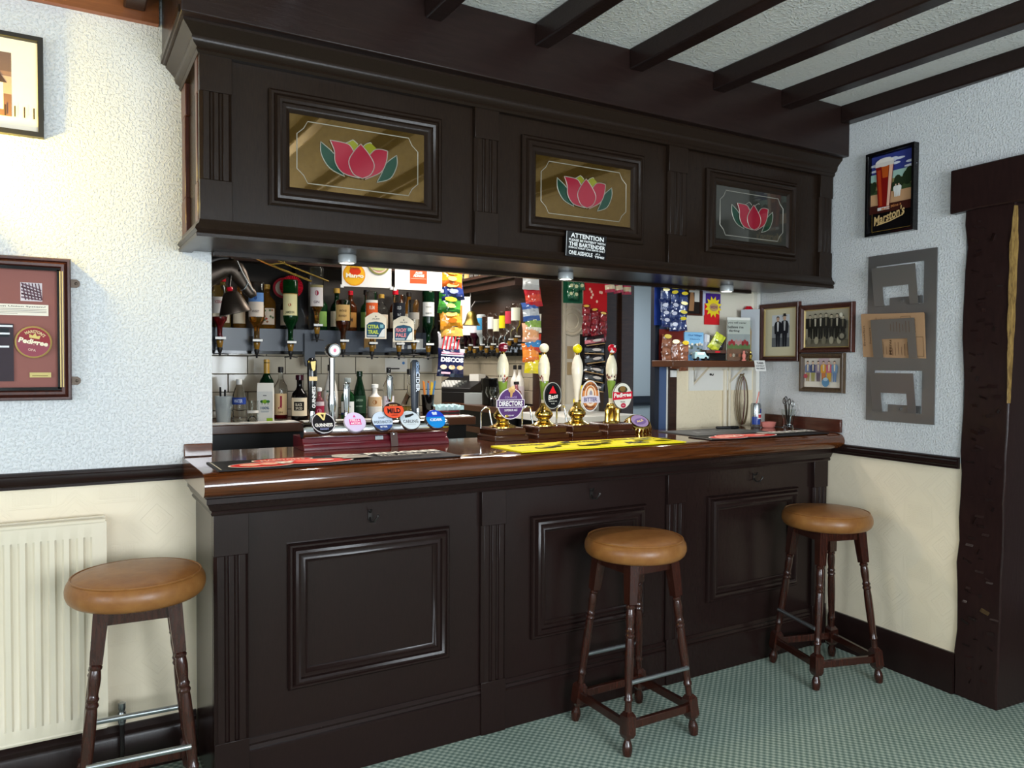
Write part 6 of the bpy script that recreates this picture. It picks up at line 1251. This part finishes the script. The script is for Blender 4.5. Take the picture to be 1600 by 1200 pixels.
# ================================================================== SIDE OF THE BAR ROOM
sb = thing('side_counter', 'dark side counter at the right of the bar room', 'counter', (2.22, 2.20, 0)); mb = MB(); mb.box((0, 0, 1.08), (.37, 1.75, 1.12)); mb.build('worktop', 'shelf_brown', sb); mb = MB(); mb.box((.03, .02, 0), (.37, 1.73, 1.08)); mb.build('carcass', 'black', sb)
mb = MB(); mb.box((.01, .03, .92), (.03, 1.70, .96)); mb.build('under_shelf', 'shelf_brown', sb)
so = thing('side_optics_rail', 'black optics rail on the side wall of the bar room', 'rail', (2.56, 2.22, 1.49)); mb = MB(); mb.box((0, 0, 0), (.03, 1.6, .09)); mb.build('board', 'black_gloss', so)
sc_ = thing('side_cornice_shelf', 'moulded brown shelf high on the side wall', 'shelf', (2.36, 2.22, 2.03)); mb = MB(); mb.box((0, 0, .055), (.24, 1.7, .075)); mb.box((.03, 0, .02), (.24, 1.7, .055)); mb.box((.06, 0, -.03), (.24, 1.7, .02)); mb.build('board', 'back_wood', sc_)
scp = thing('side_back_panel', 'dark panel above the side optics', 'panel', (2.585, 2.22, 1.60)); mb = MB(); mb.box((0, 0, 0), (.014, 1.6, .40)); mb.build('board', 'back_wood', scp)
for k in range(12):
    t = thing('tumbler', 'glass tumbler upside down on the high side shelf, place %s from the near end' % ('one', 'two', 'three', 'four', 'five', 'six', 'seven', 'eight', 'nine', 'ten', 'eleven', 'twelve')[k], 'glass', (2.42, 2.62 + k * .085, 2.106), group='glasses on the high side shelf'); mb = MB(); mb.lathe([(.036, 0), (.034, .005), (.028, .105), (0, .108)], 12); mb.build('bowl', 'cork' if k % 3 == 1 else 'clear_glass', t)
side = [(3.10, 'plum_bottle', 'e0d8d8', 'plum'), (3.02, 'plum_bottle', 'e0d8d8', 'second plum'), (2.94, 'plum_bottle', 'd8d0d4', 'third plum'), (2.83, 'frosted', '3f86b0', 'blue labelled'), (2.74, 'clear_glass', None, 'clear'), (2.65, 'clear_glass', 'd8d8d4', 'clear white labelled'), (2.56, 'clear_glass', 'd4cfae', 'clear cream labelled'), (2.47, 'clear_glass', 'e0c81c', 'yellow labelled'), (2.38, 'clear_glass', 'b83a48', 'red labelled'), (2.29, 'clear_glass', 'd9dcc8', 'pale labelled')]
for k, (y, g, lab, d) in enumerate(side):
    bottle('%s bottle inverted in the side optics' % d, 2.47, y, 1.555 + .02 * (k % 2) + (.05 if k > 7 else 0), .245, .036, 'round', g, None, None, .5, lab, (.12, .50), None, True, group='inverted bottles on the side wall', rz=radians(-35), seg=14)
    t = optic(2.47, y, 1.57 + .02 * (k % 2) + (.05 if k > 7 else 0), 'optic measure under the %s bottle' % d)
for o in [o for o in bpy.data.objects if o.name.startswith('optic_measure') and o.location.x > 2.4]:
    for ch in o.children:
        if ch.name.startswith('bracket'):
            mbx = MB(); mbx.box((.014, -.008, -.05), (.095, .008, -.03)); ch.data = mbx.build('bracket', 'chrome').data
for o in [o for o in bpy.data.objects if o.parent is None and o.name.startswith('bracket')]: bpy.data.objects.remove(o)
# brass ship's bell and white sign
bl = thing('brass_bell', 'brass hand bell hanging over the side counter', 'bell', (2.292, 2.654, 1.721)); mb = MB(); mb.lathe([(.068, 0), (.066, .006), (.052, .025), (.042, .055), (.036, .085), (.024, .105), (0, .112)], 24); mb.lathe([(.060, .002), (.040, .05), (.03, .09)], 24, cap=False); mb.build('bell_body', 'dull_brass', bl, angle=60)
mb = MB(); mb.tube([(0, 0, .108), (0, 0, .135)], .006, 8); mb.tube([(0, 0, .135), (.03, 0, .18), (.165, 0, .19)], .007, 8); mb.build('bracket', 'iron', bl)
ss = thing('hanging_sign', 'white sign with orange label hanging over the side counter', 'sign', (2.36, 3.02, 1.66), radians(-32), 'white hanging signs'); mb = MB(); mb.box((-.10, 0, 0), (.10, .010, .31), lin('e9e6e2')); mb.rect(-.04, .08, .035, .24, 'e08a4a'); mb.rect(-.035, .09, .03, .12, 'd8502c'); mb.text('ALES', 0, .17, .05, .02, 'f8ece0', .03); mb.build('board', 'print', ss)
mb = MB(); mb.tube([(-.1, .005, .31), (-.1, .005, .73)], .002, 5); mb.tube([(.1, .005, .31), (.1, .005, .73)], .002, 5); mb.build('clamp', 'white_plastic', ss)
# till
ti = thing('cash_register', 'black cash register on the side counter', 'till', (2.36, 3.02, 1.12), radians(-62)); mb = MB(); mb.box((-.19, -.12, 0), (.19, .20, .085)); mb.build('drawer', 'black', ti, bev=0.004)
mb = MB(); mb.add([(-.19, -.10, .085), (.19, -.10, .085), (.19, .18, .085), (-.19, .18, .085), (-.19, -.10, .115), (.19, -.10, .115), (.19, .18, .21), (-.19, .18, .21)], [(0, 3, 2, 1), (4, 5, 6, 7), (0, 1, 5, 4), (1, 2, 6, 5), (2, 3, 7, 6), (3, 0, 4, 7)]); mb.build('body', 'black', ti, bev=0.004)
for r_ in range(4):
    for c_ in range(7):
        mb = MB(); x = -.15 + c_ * .032; y = -.075 + r_ * .035; z = .115 + (y + .10) * .34; mb.box((x, y, z), (x + .024, y + .026, z + .014)); mb.build('key', 'white_plastic' if c_ < 5 else 'steel', ti)
mb = MB(); mb.box((.08, .05, .17), (.17, .15, .225)); mb.build('receipt_roll', 'white_paint', ti)
ch_ = thing('card_holder', 'clear plastic box holding papers beside the till', 'box', (2.36, 2.66, 1.12), radians(-62)); mb = MB(); mb.box((-.10, -.05, 0), (.10, .05, .085)); mb.build('box', 'frosted', ch_); mb = MB(); mb.box((-.09, -.04, .006), (.09, .04, .05)); mb.build('papers', 'steel', ch_)
ib = thing('ice_bucket', 'black cylindrical ice bucket on the side counter', 'bucket', (2.38, 2.46, 1.12)); mb = MB(); mb.lathe([(.075, 0), (.085, .005), (.092, .19), (.096, .20), (.090, .20), (.082, .01)], 28); mb.build('bucket_body', 'black_gloss', ib)
for k, (x, y, h, r, g, d) in enumerate(((2.555, 3.42, .24, .034, 'black_bottle', 'black'), (2.555, 3.34, .20, .030, 'dark_green_glass', 'short green'), (2.555, 3.27, .19, .030, 'brown_bottle', 'short brown'), (2.53, 2.40, .30, .034, 'white_bottle', 'tall white'), (2.53, 2.33, .30, .034, 'white_bottle', 'second tall white'), (2.46, 2.26, .18, .040, 'pink_glass', 'pink'))):
    bottle('%s bottle standing on the side counter' % d, x, y, 1.121, h, r, 'round' if h > .2 else 'squat', g, 'black', None, .5, 'd8ccd0' if k > 2 else None, (.12, .48), None, group='bottles on the side counter', seg=14)
for k in range(4):
    t = thing('wine_glass', ['stemmed glass nearest the ice bucket', 'second stemmed glass from the ice bucket', 'third stemmed glass from the ice bucket', 'stemmed glass nearest the dark post'][k], 'glass', (2.30 + .06 * (k % 2), 2.36 - .06 * (k // 2), 1.121), group='stemmed glasses on the side counter'); mb = MB(); mb.lathe([(.030, 0), (.028, .003), (.005, .006), (.004, .05), (.020, .06), (.036, .09), (.038, .11), (.032, .14), (.030, .14), (.035, .10), (.018, .064), (0, .058)], 16); mb.build('bowl', 'clear_glass', t)
# ---- cream wall: plaque, cards, hanging snacks
pq = thing('round_plaque', 'round cream relief plaque on the far cream wall', 'plaque', (2.90, 2.197, 1.755)); mb = MB(); mb.lathe([(.112, 0), (.112, .010), (.104, .014), (.090, .008), (.086, .012), (.06, .014), (.055, .009), (.02, .015), (0, .012)], 32, axis='y'); mb.build('disc', 'cream_paint', pq)
for k, (x, z) in enumerate(((2.895, 1.52), (2.895, 1.40))):
    t = thing('note_card', ['buff note card pinned on the far cream wall, upper', 'buff note card pinned on the far cream wall, lower'][k], 'card', (x, 2.198, z), group='note cards on the cream wall'); mb = MB(); mb.box((-.030, -.002, -.05), (.030, 0, .045), lin('b8a07a')); [mb.rect(-.02, -.03 + i * .018, .02, -.026 + i * .018, '8a7450') for i in range(4)]; mb.build('card', 'print', t)
wp = thing('note_paper', 'white paper pinned beside the buff note cards', 'paper', (2.985, 2.198, 1.44)); mb = MB(); mb.box((-.035, -.002, -.11), (.035, 0, .12), lin('dcdde4')); [mb.rect(-.025, -.09 + i * .03, .025, -.087 + i * .03, 'a8a8b4') for i in range(6)]; mb.build('sheet', 'print', wp)
def nut_card(label, loc, w, h, rz, cardcol, group, top=None, name='snack_card'):
    t = thing(name, label, 'snack card', loc, rz, group); mb = MB(); mb.box((-w / 2, 0, -h / 2), (w / 2, .002, h / 2), lin(cardcol))
    if top: top(mb, w, h)
    mb.build('card', 'print', t); return t
rc = nut_card('red snack card hung on the dark post, upper part bare', (2.90, 1.90, 1.86), .175, .42, radians(-22), 'b81c26', '', lambda mb, w, h: [mb.oval(random.Random(i).uniform(-.3, .3) * w, random.Random(i + 9).uniform(.0, .45) * h, .008, .011, 'e8c0b0', 8) for i in range(8)])
r = random.Random(11); k = 0
words = ('one', 'two', 'three', 'four', 'five', 'six', 'seven', 'eight', 'nine', 'ten', 'eleven', 'twelve', 'thirteen', 'fourteen', 'fifteen', 'sixteen', 'seventeen', 'eighteen', 'nineteen', 'twenty')
for row in range(4):
    for c in range(3):
        packet('dark red nut packet on the red card, row %s place %s' % (words[row], words[c]), (2.80 + c * .062, 1.868 - .012 * c, 1.805 - row * .045 - .02 * c), .060, .085, radians(-26), '6a1420', '8a2430', (lambda mb, w, h: mb.oval(0, h * .36, w * .34, h * .10, 'd8b04a', 10)) if row == 0 else None, 'dark red nut packets on the red card', 50 + k, name='nut_packet'); k += 1
gc = nut_card('green snack card hanging at the top of the cream wall', (2.74, 1.95, 1.95), .15, .17, radians(-10), '14503a', '')
for k in range(5): packet('green nut packet on the green card, place %s' % words[k], (2.70 + .045 * (k % 3), 1.925, 1.985 - .06 * (k // 3)), .050, .065, radians(-15), '1a5a3e', '3a7a5a', lambda mb, w, h: mb.oval(0, 0, w * .28, h * .2, 'c8d0a8', 10), 'green nut packets on the green card', 80 + k, name='nut_packet')
for k in range(3): packet('pink and cream mint packet, place %s in the row by the door' % words[k], (2.95 + k * .075, 1.80, 1.985 - .008 * k), .074, .085, radians(-20), 'b83a5a', 'd8ccb0', None, 'mint packets by the door', 90 + k, name='mint_packet')
bc2 = nut_card('black scratchings card under the red card', (2.865, 1.88, 1.44), .185, .41, radians(-24), '14110f', '')
for k in range(6):
    packet('black and pink scratchings packet, place %s down the black card' % words[k], (2.855, 1.852, 1.60 - k * .066), .15, .072, radians(-24), '17131a', '4a5058' if k else 'c87a86', (lambda mb, w, h: (mb.oval(w * .1, 0, w * .22, h * .14, 'c8c4c4', 10), mb.rect(-w * .45, -h * .44, w * .45, -h * .36, 'a88a60'))), 'scratchings packets on the black card', 100 + k, name='scratchings_packet')
bo = thing('wall_bottle_opener', 'wooden handled opener hanging beside the black card', 'opener', (3.035, 1.985, 1.42)); mb = MB(); mb.box((-.012, -.012, -.05), (.012, 0, .05)); mb.build('handle', 'cork', bo, bev=0.003)
sp = thing('spray_bottle', 'yellow spray bottle on the ledge below the cream wall', 'bottle', (2.66, 1.75, 1.085)); mb = MB(); mb.lathe([(0, 0), (.040, 0), (.042, .01), (.042, .10), (.018, .14), (.014, .16)], 16); mb.build('body', 'yellow_gloss', sp); mb = MB(); mb.box((-.012, -.045, .16), (.012, .02, .20)); mb.build('trigger', 'yellow_gloss', sp); mb = MB(); mb.lathe([(.043, .03), (.043, .08)], 16, cap=False); mb.build('label_band', 'white_plastic', sp)
lg = thing('sink_ledge', 'white draining ledge below the far cream wall', 'ledge', (2.60, 1.55, 0)); mb = MB(); mb.box((-.20, 0, 1.04), (.44, .63, 1.083)); mb.build('top', 'white_plastic', lg); mb = MB(); mb.box((-.18, .02, 0), (.42, .61, 1.04)); mb.build('carcass', 'black', lg)
lever = thing('door_chain', 'slim brown strip of wood on the passage door', 'strip', (4.42, 3.66, 1.45)); mb = MB(); mb.box((-.012, 0, -.18), (.012, .03, .45)); mb.build('strip', 'back_wood', lever)
# ---- blue and brown nut cards at the left end of the return wall
nc = nut_card('blue nut card hanging at the door jamb', (2.335, 0.488, 1.735), .175, .20, radians(-14), '223a86', '')
k = 0
for row in range(4):
    for c in range(3):
        packet('blue nut packet on the blue card, row %s place %s' % (words[row], words[c]), (2.272 + c * .052 , .455 - .01 * c, 1.785 - row * .044 - .008 * c), .052, .072, radians(-18), '24305e', '3a4878', (lambda mb, w, h: mb.oval(0, h * .36, w * .36, h * .13, 'e0c83a', 10)) if row < 1 or c == 2 else (lambda mb, w, h: mb.oval(0, 0, w * .3, h * .14, 'c8c8d8', 8)), 'blue nut packets on the blue card', 120 + k, name='nut_packet'); k += 1
nb = nut_card('dark red peanut card hanging under the blue card', (2.355, 0.488, 1.52), .150, .19, radians(-14), '6a2018', '')
k = 0
for row in range(3):
    for c in range(3):
        packet('brown peanut packet on the dark red card, row %s place %s' % (words[row], words[c]), (2.285 + c * .052, .452 - .008 * c, 1.545 - row * .042 - .016 * c), .054, .075, radians(-18), '7a4a34', '946048', (lambda mb, w, h: mb.oval(0, h * .36, w * .36, h * .15, 'e0c03a', 10)) if row == 0 else None, 'brown peanut packets on the dark red card', 140 + k, name='nut_packet'); k += 1
# ---- shelf on the return wall and what stands on it
sf = thing('wall_shelf', 'brown wooden shelf on the return wall', 'shelf', (2.555, 0.52, 1.418)); mb = MB(); mb.box((-.31, -.16, 0), (.36, 0, .034)); mb.build('board', 'shelf_brown', sf, bev=0.003)
for x in (-.02, .24):
    mb = MB(); mb.prism([(x, 0), (x + .006, 0), (x + .006, -.10), (x, -.10)], -.008, 0); mb.add([(x, 0, -.10), (x + .006, 0, -.10), (x + .006, -.12, -.004), (x, -.12, -.004), (x, 0, -.09), (x + .006, 0, -.09), (x + .006, -.11, 0), (x, -.11, 0)], [(0, 1, 2, 3), (4, 7, 6, 5), (0, 3, 7, 4), (1, 5, 6, 2)]); mb.build('bracket', 'cream_paint', sf)
SZ = 1.4525
bk = thing('picture_book', 'light blue book with a village cover on the wall shelf', 'book', (2.478, 0.455, SZ), radians(-8)); mb = MB(); mb.box((-.060, 0, 0), (.060, .016, .150), lin('7fb4dc')); mb.rect(-.06, 0, .06, .085, '7a8a98'); mb.rect(-.06, 0, .06, .030, '5a8ec0')
rr_ = random.Random(3)
for i in range(26): x, z = rr_.uniform(-.055, .045), rr_.uniform(.03, .085); mb.rect(x, z, x + rr_.uniform(.006, .014), z + rr_.uniform(.006, .014), rr_.choice(['4a5a48', 'c8c4b8', '3a4438', 'e0dcd0', '8a7a60']))
mb.text('Our Village', 0, .132, .085, .012, '2a5a94', .02); mb.text('History', 0, .112, .065, .010, '2a5a94', .02); mb.build('cover', 'print', bk)
for k in range(3):
    t = thing('leaflet', ['grey leaflet just right of the blue book', 'pale leaflet second from the blue book', 'white leaflet third from the blue book'][k], 'leaflet', (2.548 + .014 * k, 0.465 - .004 * k, SZ), radians(-25), 'leaflets beside the blue book'); mb = MB(); mb.box((-.012, 0, 0), (.012, .003, .145 - .003 * k), lin(('8a92a0', 'c4c6d0', 'dcdcdc')[k])); mb.rect(-.008, .06, .008, .10, 'a0a8b8'); mb.build('sheet', 'print', t)
toy = thing('toy_van', 'small light blue toy van at the left of shelf', 'toy', (2.475, 0.405, SZ), radians(-6)); mb = MB(); mb.prism([(-.045, .010), (.045, .010), (.045, .022), (.030, .028), (.022, .045), (-.040, .045), (-.045, .030)], -.014, .014); mb.build('body', 'cloth_teal', toy, bev=0.002)
for x in (-.026, .026):
    for y in (-.014, .010): mb = MB(); mb.lathe([(.010, 0), (.010, .005)], 12, (x, y + .004, .010), 'y'); mb.build('wheel', 'black', toy)
mb = MB(); mb.box((-.03, -.0148, .030), (.015, -.0138, .042)); mb.build('window_strip', 'white_plastic', toy)
cd = thing('card_machine', 'black box shaped machine on the wall shelf', 'machine', (2.592, 0.425, SZ), radians(-6)); mb = MB(); mb.box((-.055, -.03, 0), (.055, .03, .038)); mb.build('lower_body', 'black_gloss', cd, bev=0.002); mb = MB(); mb.box((-.075, -.036, .038), (.058, .032, .056)); mb.build('lid', 'leather_brown', cd, bev=0.003); mb = MB(); mb.box((-.02, -.0372, .043), (.012, -.036, .050)); mb.build('badge', 'red_gloss', cd)
packet('yellow green mint packet on the black machine', (2.612, 0.425, SZ + .100), .070, .095, radians(-10), 'c8d040', 'b8c060', lambda mb, w, h: mb.text('MINT', 0, 0, w * .6, h * .14, '4a5a1c', .03), '', 160, tilt=radians(12), roll=radians(28), name='mint_packet')
packet('dark packet leaning behind the yellow green packet', (2.650, 0.44, SZ + .098), .06, .085, radians(-10), '17161a', '2a2a34', None, '', 161, roll=radians(20), name='mint_packet')
pf_ = thing('leaflet_holder', 'clear holder with a printed scene leaflet on shelf', 'leaflet holder', (2.755, 0.405, SZ), radians(-10)); mb = MB(); mb.box((-.075, 0, 0), (.075, .004, .235), lin('e2e0d8'))
mb.text('you will never', -.01, .205, .12, .014, '4a4a44', .02); mb.text('believe me', -.02, .183, .10, .014, '4a4a44', .02); mb.text('darling', -.03, .161, .07, .014, '4a4a44', .02); mb.rect(-.075, .07, .075, .145, 'b9bcbc'); mb.rect(-.075, .066, .075, .090, '6f8a54'); mb.rect(-.075, 0, .075, .066, '8a6450')
for i in range(9): mb.oval(-.06 + i * .014, .095 + .008 * (i % 2), .009, .013, 'b83a40' if abs(i - 4) > 1 else 'd8a0a0', 10)
for i in range(6): mb.oval(-.055 + i * .02, .03, .008, .010, ('c87a5a', 'd8c8b8', '6a4a3a')[i % 3], 10)
mb.build('leaflet', 'print', pf_); mb = MB(); mb.box((-.080, -.010, 0), (.080, -.008, .22)); mb.box((-.080, -.010, 0), (.080, .012, .003)); mb.build('holder', 'clear_glass', pf_)
wb_ = thing('wooden_board', 'pale wooden board standing beside the printed leaflet', 'board', (2.832, 0.415, SZ), radians(-38)); mb = MB(); mb.prism([(-.02, 0), (.02, 0), (.022, .16), (.012, .215), (-.008, .222), (-.02, .19)], 0, .012); mb.build('board', 'cork', wb_, bev=0.002)
gp = thing('grey_board', 'tall pale grey board at the right end of shelf', 'board', (2.87, 0.43, SZ), radians(-60)); mb = MB(); mb.box((-.05, 0, 0), (.05, .006, .285)); mb.build('board', 'pale_grey', gp)
for k, (x, m) in enumerate(((2.79, 'clear_glass'), (2.815, 'brass'), (2.765, 'pink_plastic'))):
    t = thing('small_ornament', ['tiny clear figurine before the printed leaflet', 'tiny gold figurine before the printed leaflet', 'tiny pink figurine before the printed leaflet'][k], 'ornament', (x, 0.375, SZ), group='tiny figurines on the shelf'); mb = MB(); mb.lathe([(.012, 0), (.013, .004), (.006, .010), (.010, .022), (.011, .032), (.005, .040), (.007, .047), (.005, .054), (0, .056)], 14); mb.build('figure', m, t)
tx = thing('ticket_sign', 'small white printed sign on the right end of shelf', 'sign', (2.862, 0.345, 1.412), radians(-4)); mb = MB(); mb.M = Matrix.Rotation(radians(-12), 4, 'X'); mb.box((-.038, 0, -.015), (.038, .002, .045), lin('dcdad6')); mb.text('TABS', 0, .030, .05, .012, '2a2a2a', .03); mb.text('DUE FRIDAY', 0, .014, .06, .008, '2a2a2a', .02); mb.text('NO CREDIT', 0, .0, .06, .008, '2a2a2a', .02); mb.build('plate', 'print', tx)
wf = thing('framed_picture', 'small dark frame hung above the blue book', 'picture', (2.527, 0.52, 1.79)); mb = MB(); mb.frame(-.06, .06, -.095, .095, 0, [(0, 0), (0, .014), (.008, .016), (.012, .010), (.012, .004)]); mb.build('frame', 'frame_wood', wf); mb = MB(); mb.M = Matrix.Translation((0, -.003, 0)); mb.rect(-.05, -.085, .05, .085, '2a2320'); mb.flat([(-.03, -.07), (.005, -.07), (.01, -.01), (.0, .04), (-.02, .03)], 'a87a54'); mb.rect(-.03, .03, .045, .085, 'dcd8d0'); mb.rect(.01, -.02, .045, .04, 'dcd8d0'); mb.build('print', 'print', wf)
pp = thing('price_card', 'purple and red snack card with yellow star burst', 'card', (2.668, 0.512, 1.735), radians(-4)); mb = MB(); mb.box((-.052, -.002, -.0), (.052, 0, .085), lin('4a2a86')); mb.box((-.060, -.003, -.085), (.045, -.001, .030), lin('d8242c')); mb.text('Crisps', .01, .055, .07, .018, 'b8a0d8', .03)
mb.lay = .004; mb.flat([((.060 if i % 2 else .040) * cos(2 * pi * i / 24) * (1 if 1 else 1) - .0, (.060 if i % 2 else .040) * sin(2 * pi * i / 24) + .012) for i in range(24)], 'f0d42c'); mb.oval(.004, .010, .032, .022, 'c8a060', 16); mb.text('WOW', .004, .010, .05, .018, '7a3a6a', .03); mb.build('card', 'print', pp)
ltr = thing('note_paper', 'pale lilac envelope pinned left of the purple card', 'paper', (2.612, 0.516, 1.775)); mb = MB(); mb.box((-.035, -.002, -.075), (.035, 0, .12), lin('c4c8e0')); mb.flat([(-.03, -.03), (.03, .0), (.03, .09), (-.03, .09)], 'd8dcf0'); mb.rect(-.035, .05, -.005, .12, 'c84a5a'); mb.build('sheet', 'print', ltr)
rs = thing('artificial_rose', 'red artificial rose on the return wall by the corner', 'flower', (2.918, 0.500, 1.58)); mb = MB(); mb.tube([(.0, 0, -.02), (-.012, -.004, .05), (-.004, -.004, .13)], .003, 6); mb.loft([((-.012, -.005, .10), (.014, 0, .01), (0, .003, 0)), ((-.014, -.006, .125), (.020, 0, .01), (0, .004, 0)), ((-.016, -.004, .16), (.004, 0, .004), (0, .002, 0))]); mb.build('stem', 'green_stem', rs)
mb = MB()
for i in range(7): a = i * 2.4; mb.loft([((.004 + .010 * cos(a), -.008 + .008 * sin(a), .14), (.012, 0, 0), (0, .010, 0)), ((.006 + .014 * cos(a), -.008 + .010 * sin(a), .163), (.015, 0, 0), (0, .012, 0)), ((.006 + .010 * cos(a), -.008 + .008 * sin(a), .18), (.007, 0, 0), (0, .006, 0))])
mb.build('bloom', 'red_gloss', rs)
cr = thing('coat_rail', 'thin black wire bracket below the red rose', 'bracket', (2.93, 0.515, 1.592)); mb = MB(); mb.tube([(-.04, -.012, 0), (.05, -.012, 0)], .004, 6); mb.tube([(-.04, -.012, 0), (-.04, -.012, -.13)], .003, 6); mb.box((-.042, -.012, -.004), (-.036, .004, .004)); mb.box((.044, -.012, -.004), (.05, .004, .004)); mb.build('wire', 'black', cr)
cbk = thing('looped_cable', 'looped brown cable hanging on wall under the shelf', 'cable', (2.885, 0.498, 1.235)); mb = MB()
for i in range(3): mb.tube([((.045 - .006 * i) * cos(a) + .004 * i, -.004 * i, (.140 - .006 * i) * sin(a) - .004 * i) for a in [2 * pi * j / 28 for j in range(28)]], .0032, 6, closed=True)
mb.tube([(0, .016, .142), (0, -.012, .142), (0, -.014, .150)], .004, 6); mb.build('loops', 'coax', cbk); mb = MB(); mb.tube([(.0, -.012, .13), (.008, -.014, .0), (-.004, -.014, -.12), (-.01, -.012, -.138)], .0028, 6); mb.build('red_lead', 'dark_red', cbk, label='dark red lead')
kb = thing('hook', 'small dark hook under the wall shelf', 'hook', (2.655, 0.512, 1.378)); mb = MB(); mb.lathe([(.006, 0), (.006, .006), (.003, .008)], 10, axis='y'); mb.tube([(0, -.006, 0), (0, -.02, -.006), (0, -.024, .004)], .0025, 6); mb.build('hook_body', 'iron', kb)
# tile stickers on the back wall
for k, (x, z, lb) in enumerate(((1.30, 1.42, 'white sticker with card logos on the tiles'), (1.46, 1.42, 'white sticker with a dark animal print on the tiles'))):
    t = thing('wall_sticker', lb, 'sticker', (x, 1.7015, z)); mb = MB(); mb.box((-.07, -.0012, -.04), (.07, 0, .04), lin('d3cdc2'))
    if k == 0: mb.oval(-.04, .012, .010, .008, 'c8502c', 12); mb.oval(-.028, .012, .010, .008, 'd89a3c', 12); mb.rect(-.005, .005, .02, .018, '9a9a9a'); mb.oval(.045, .012, .009, .009, '4a7ab0', 12); mb.rect(-.045, -.025, .02, -.018, '2a2624')
    else: mb.oval(0, 0, .026, .022, '3a3636', 16); mb.oval(-.018, .008, .012, .012, '3a3636', 12); mb.rect(.010, -.03, .020, 0, '3a3636'); mb.rect(-.02, -.03, -.01, 0, '3a3636')
    mb.build('sheet', 'print', t)
